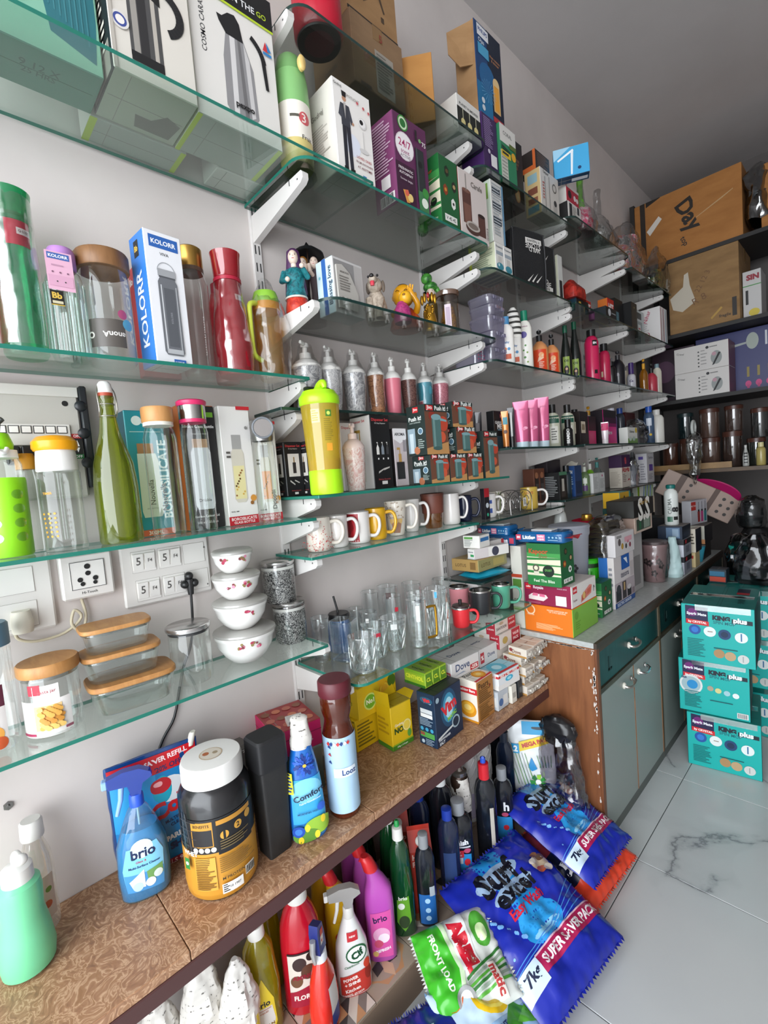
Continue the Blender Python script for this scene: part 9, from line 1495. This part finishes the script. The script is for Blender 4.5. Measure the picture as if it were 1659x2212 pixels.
heap('garbage_bag','short black sack behind the mop cartons',(.72,3.43,0.004),[(0,.12,.10,3),(.4,.13,.11,3),(.68,.11,.10,2.6),(.74,.06,.06)],BLKP,.02)
heap('smoky_bag','smoky clear plastic bag beside the mop cartons',(.835,3.12,.770),[(0,.10,.06,3),(.10,.12,.07,3),(.20,.08,.05,2.4),(.26,.03,.02)],film('9a9ca0',.06),.03)
t = heap('net_bag','smoky plastic bag with turquoise bristles inside',(.71,3.43,.750),[(0,.07,.08,3),(.12,.085,.09,3),(.20,.05,.06,2.4),(.24,.02,.02)],SMOK,.02,'bag',(('bristles',[(.10,.05,.07,3),(.15,.055,.075,3),(.17,.02,.03)],pm('1f8f80',.4),.02,(0,0,.02)),))
carton('small_toy_box','small dark box with red and blue print on the cartons','box',(.70,3.05,.7658,.08,.08,.075),{'*': '1c2c36'},{'L': [R0(.05,.1,.95,.45,'b8402a'),R0(.05,.5,.9,.85,'2a6a8a')]})
# crumpled bags above the far shelves
Z5 = 2.6356
t = heap('plastic_toy_bag','clear bag of pink and white toys with green twisted top',(.232,2.535,Z5 + .003),[(0,.06,.08,3),(.05,.07,.09,3),(.11,.05,.06,2.4),(.16,.02,.025),(.26,.014,.016),(.29,.02,.02)],film('e6e6e6',.05),.014,'plastic bag',(('pink_toys',[(.005,.045,.06,3),(.06,.055,.07,3),(.12,.035,.045)],speckle('toys_pink',[(0.42,'d83a6a'),(0.5,'e6d8d8'),(0.58,'e0507a')],24),.014,(0,0,0)),('green_top',[(.12,.022,.024),(.19,.012,.014),(.27,.016,.018),(.30,.004,.004)],pm('6fb83a',.35),.006,(0,0,0))))
t = heap('plastic_toy_bag','clear bag of silver and white trinkets on the top shelf',(.205,2.82,Z5 + .004),[(0,.07,.10,3),(.06,.085,.12,3),(.14,.06,.09,2.4),(.20,.02,.03),(.33,.015,.02)],film('e2e2e2',.06),.02,'plastic bag',(('trinkets',[(.005,.05,.07,3),(.07,.07,.10,3),(.13,.04,.06)],speckle('trinket_silver',[(0.42,'6a6864'),(0.5,'d0ccc6'),(0.58,'8a8680')],26),.014,(0,0,0)),))
Z6 = 2.5836
t = heap('plastic_toy_bag','large clear bag of pink and orange toys hanging over the far shelf',(.20,3.25,Z6 + .004),[(0,.08,.17,3),(.08,.10,.20,3),(.18,.08,.16,2.6),(.28,.05,.10,2.4),(.34,.02,.03)],film('dedede',.06),.03,'plastic bag',(('toys',[(.005,.07,.14,3),(.10,.085,.17,3),(.24,.06,.11)],speckle('toys_mixed',[(0.40,'6a6a68'),(0.46,'cfcbc6'),(0.52,'c24a72'),(0.57,'d8945a'),(0.63,'9a9894')],16),.02,(0,0,0)),))
t = heap('plastic_toy_bag','clear bag with green and gold decorations at the far shelf end',(.255,3.645,Z6 + .004),[(0,.05,.14,3),(.06,.06,.16,3),(.16,.05,.12,2.6),(.24,.03,.06,2.4),(.28,.01,.02)],film('dadada',.06),.025,'plastic bag',(('decorations',[(.005,.035,.10,3),(.08,.04,.12,3),(.13,.02,.05)],speckle('toys_green',[(0.42,'2a2a26'),(0.5,'2f7a3a'),(0.55,'a8843a'),(0.62,'2a2a26')],20),.016,(0,0,0)),))
# ---------------------------------------------------------------- repeats of one kind share a group
GROUPS = {'soap_pump_bottle': 'soap pump bottles on the middle shelves','coffee_mug': 'ceramic mugs on the mug shelves','glass_tumbler': 'clear glasses on the low glass shelf','opal_bowl': 'stacked white opal bowls','soap_bar': 'pile of small cream soap bars','push_dispenser_box': 'pile of push soap dispenser boxes','mop_carton': 'turquoise mop cartons on the floor','glass_shelf': 'glass shelves on the left wall','slotted_upright': 'slotted uprights on the left wall','base_cabinet': 'base cabinets under the worktop','detergent_bag': 'detergent bags lying on the floor'}
_cnt = {}
for o in SC.objects:
    if o.parent is None and 'category' in o: _cnt.setdefault(o.name.split('.')[0],[]).append(o)
for k,v in _cnt.items():
    if len(v) > 1:
        for o in v: o['group'] = GROUPS.get(k,k.replace('_',' ') + ' repeats in the shop')
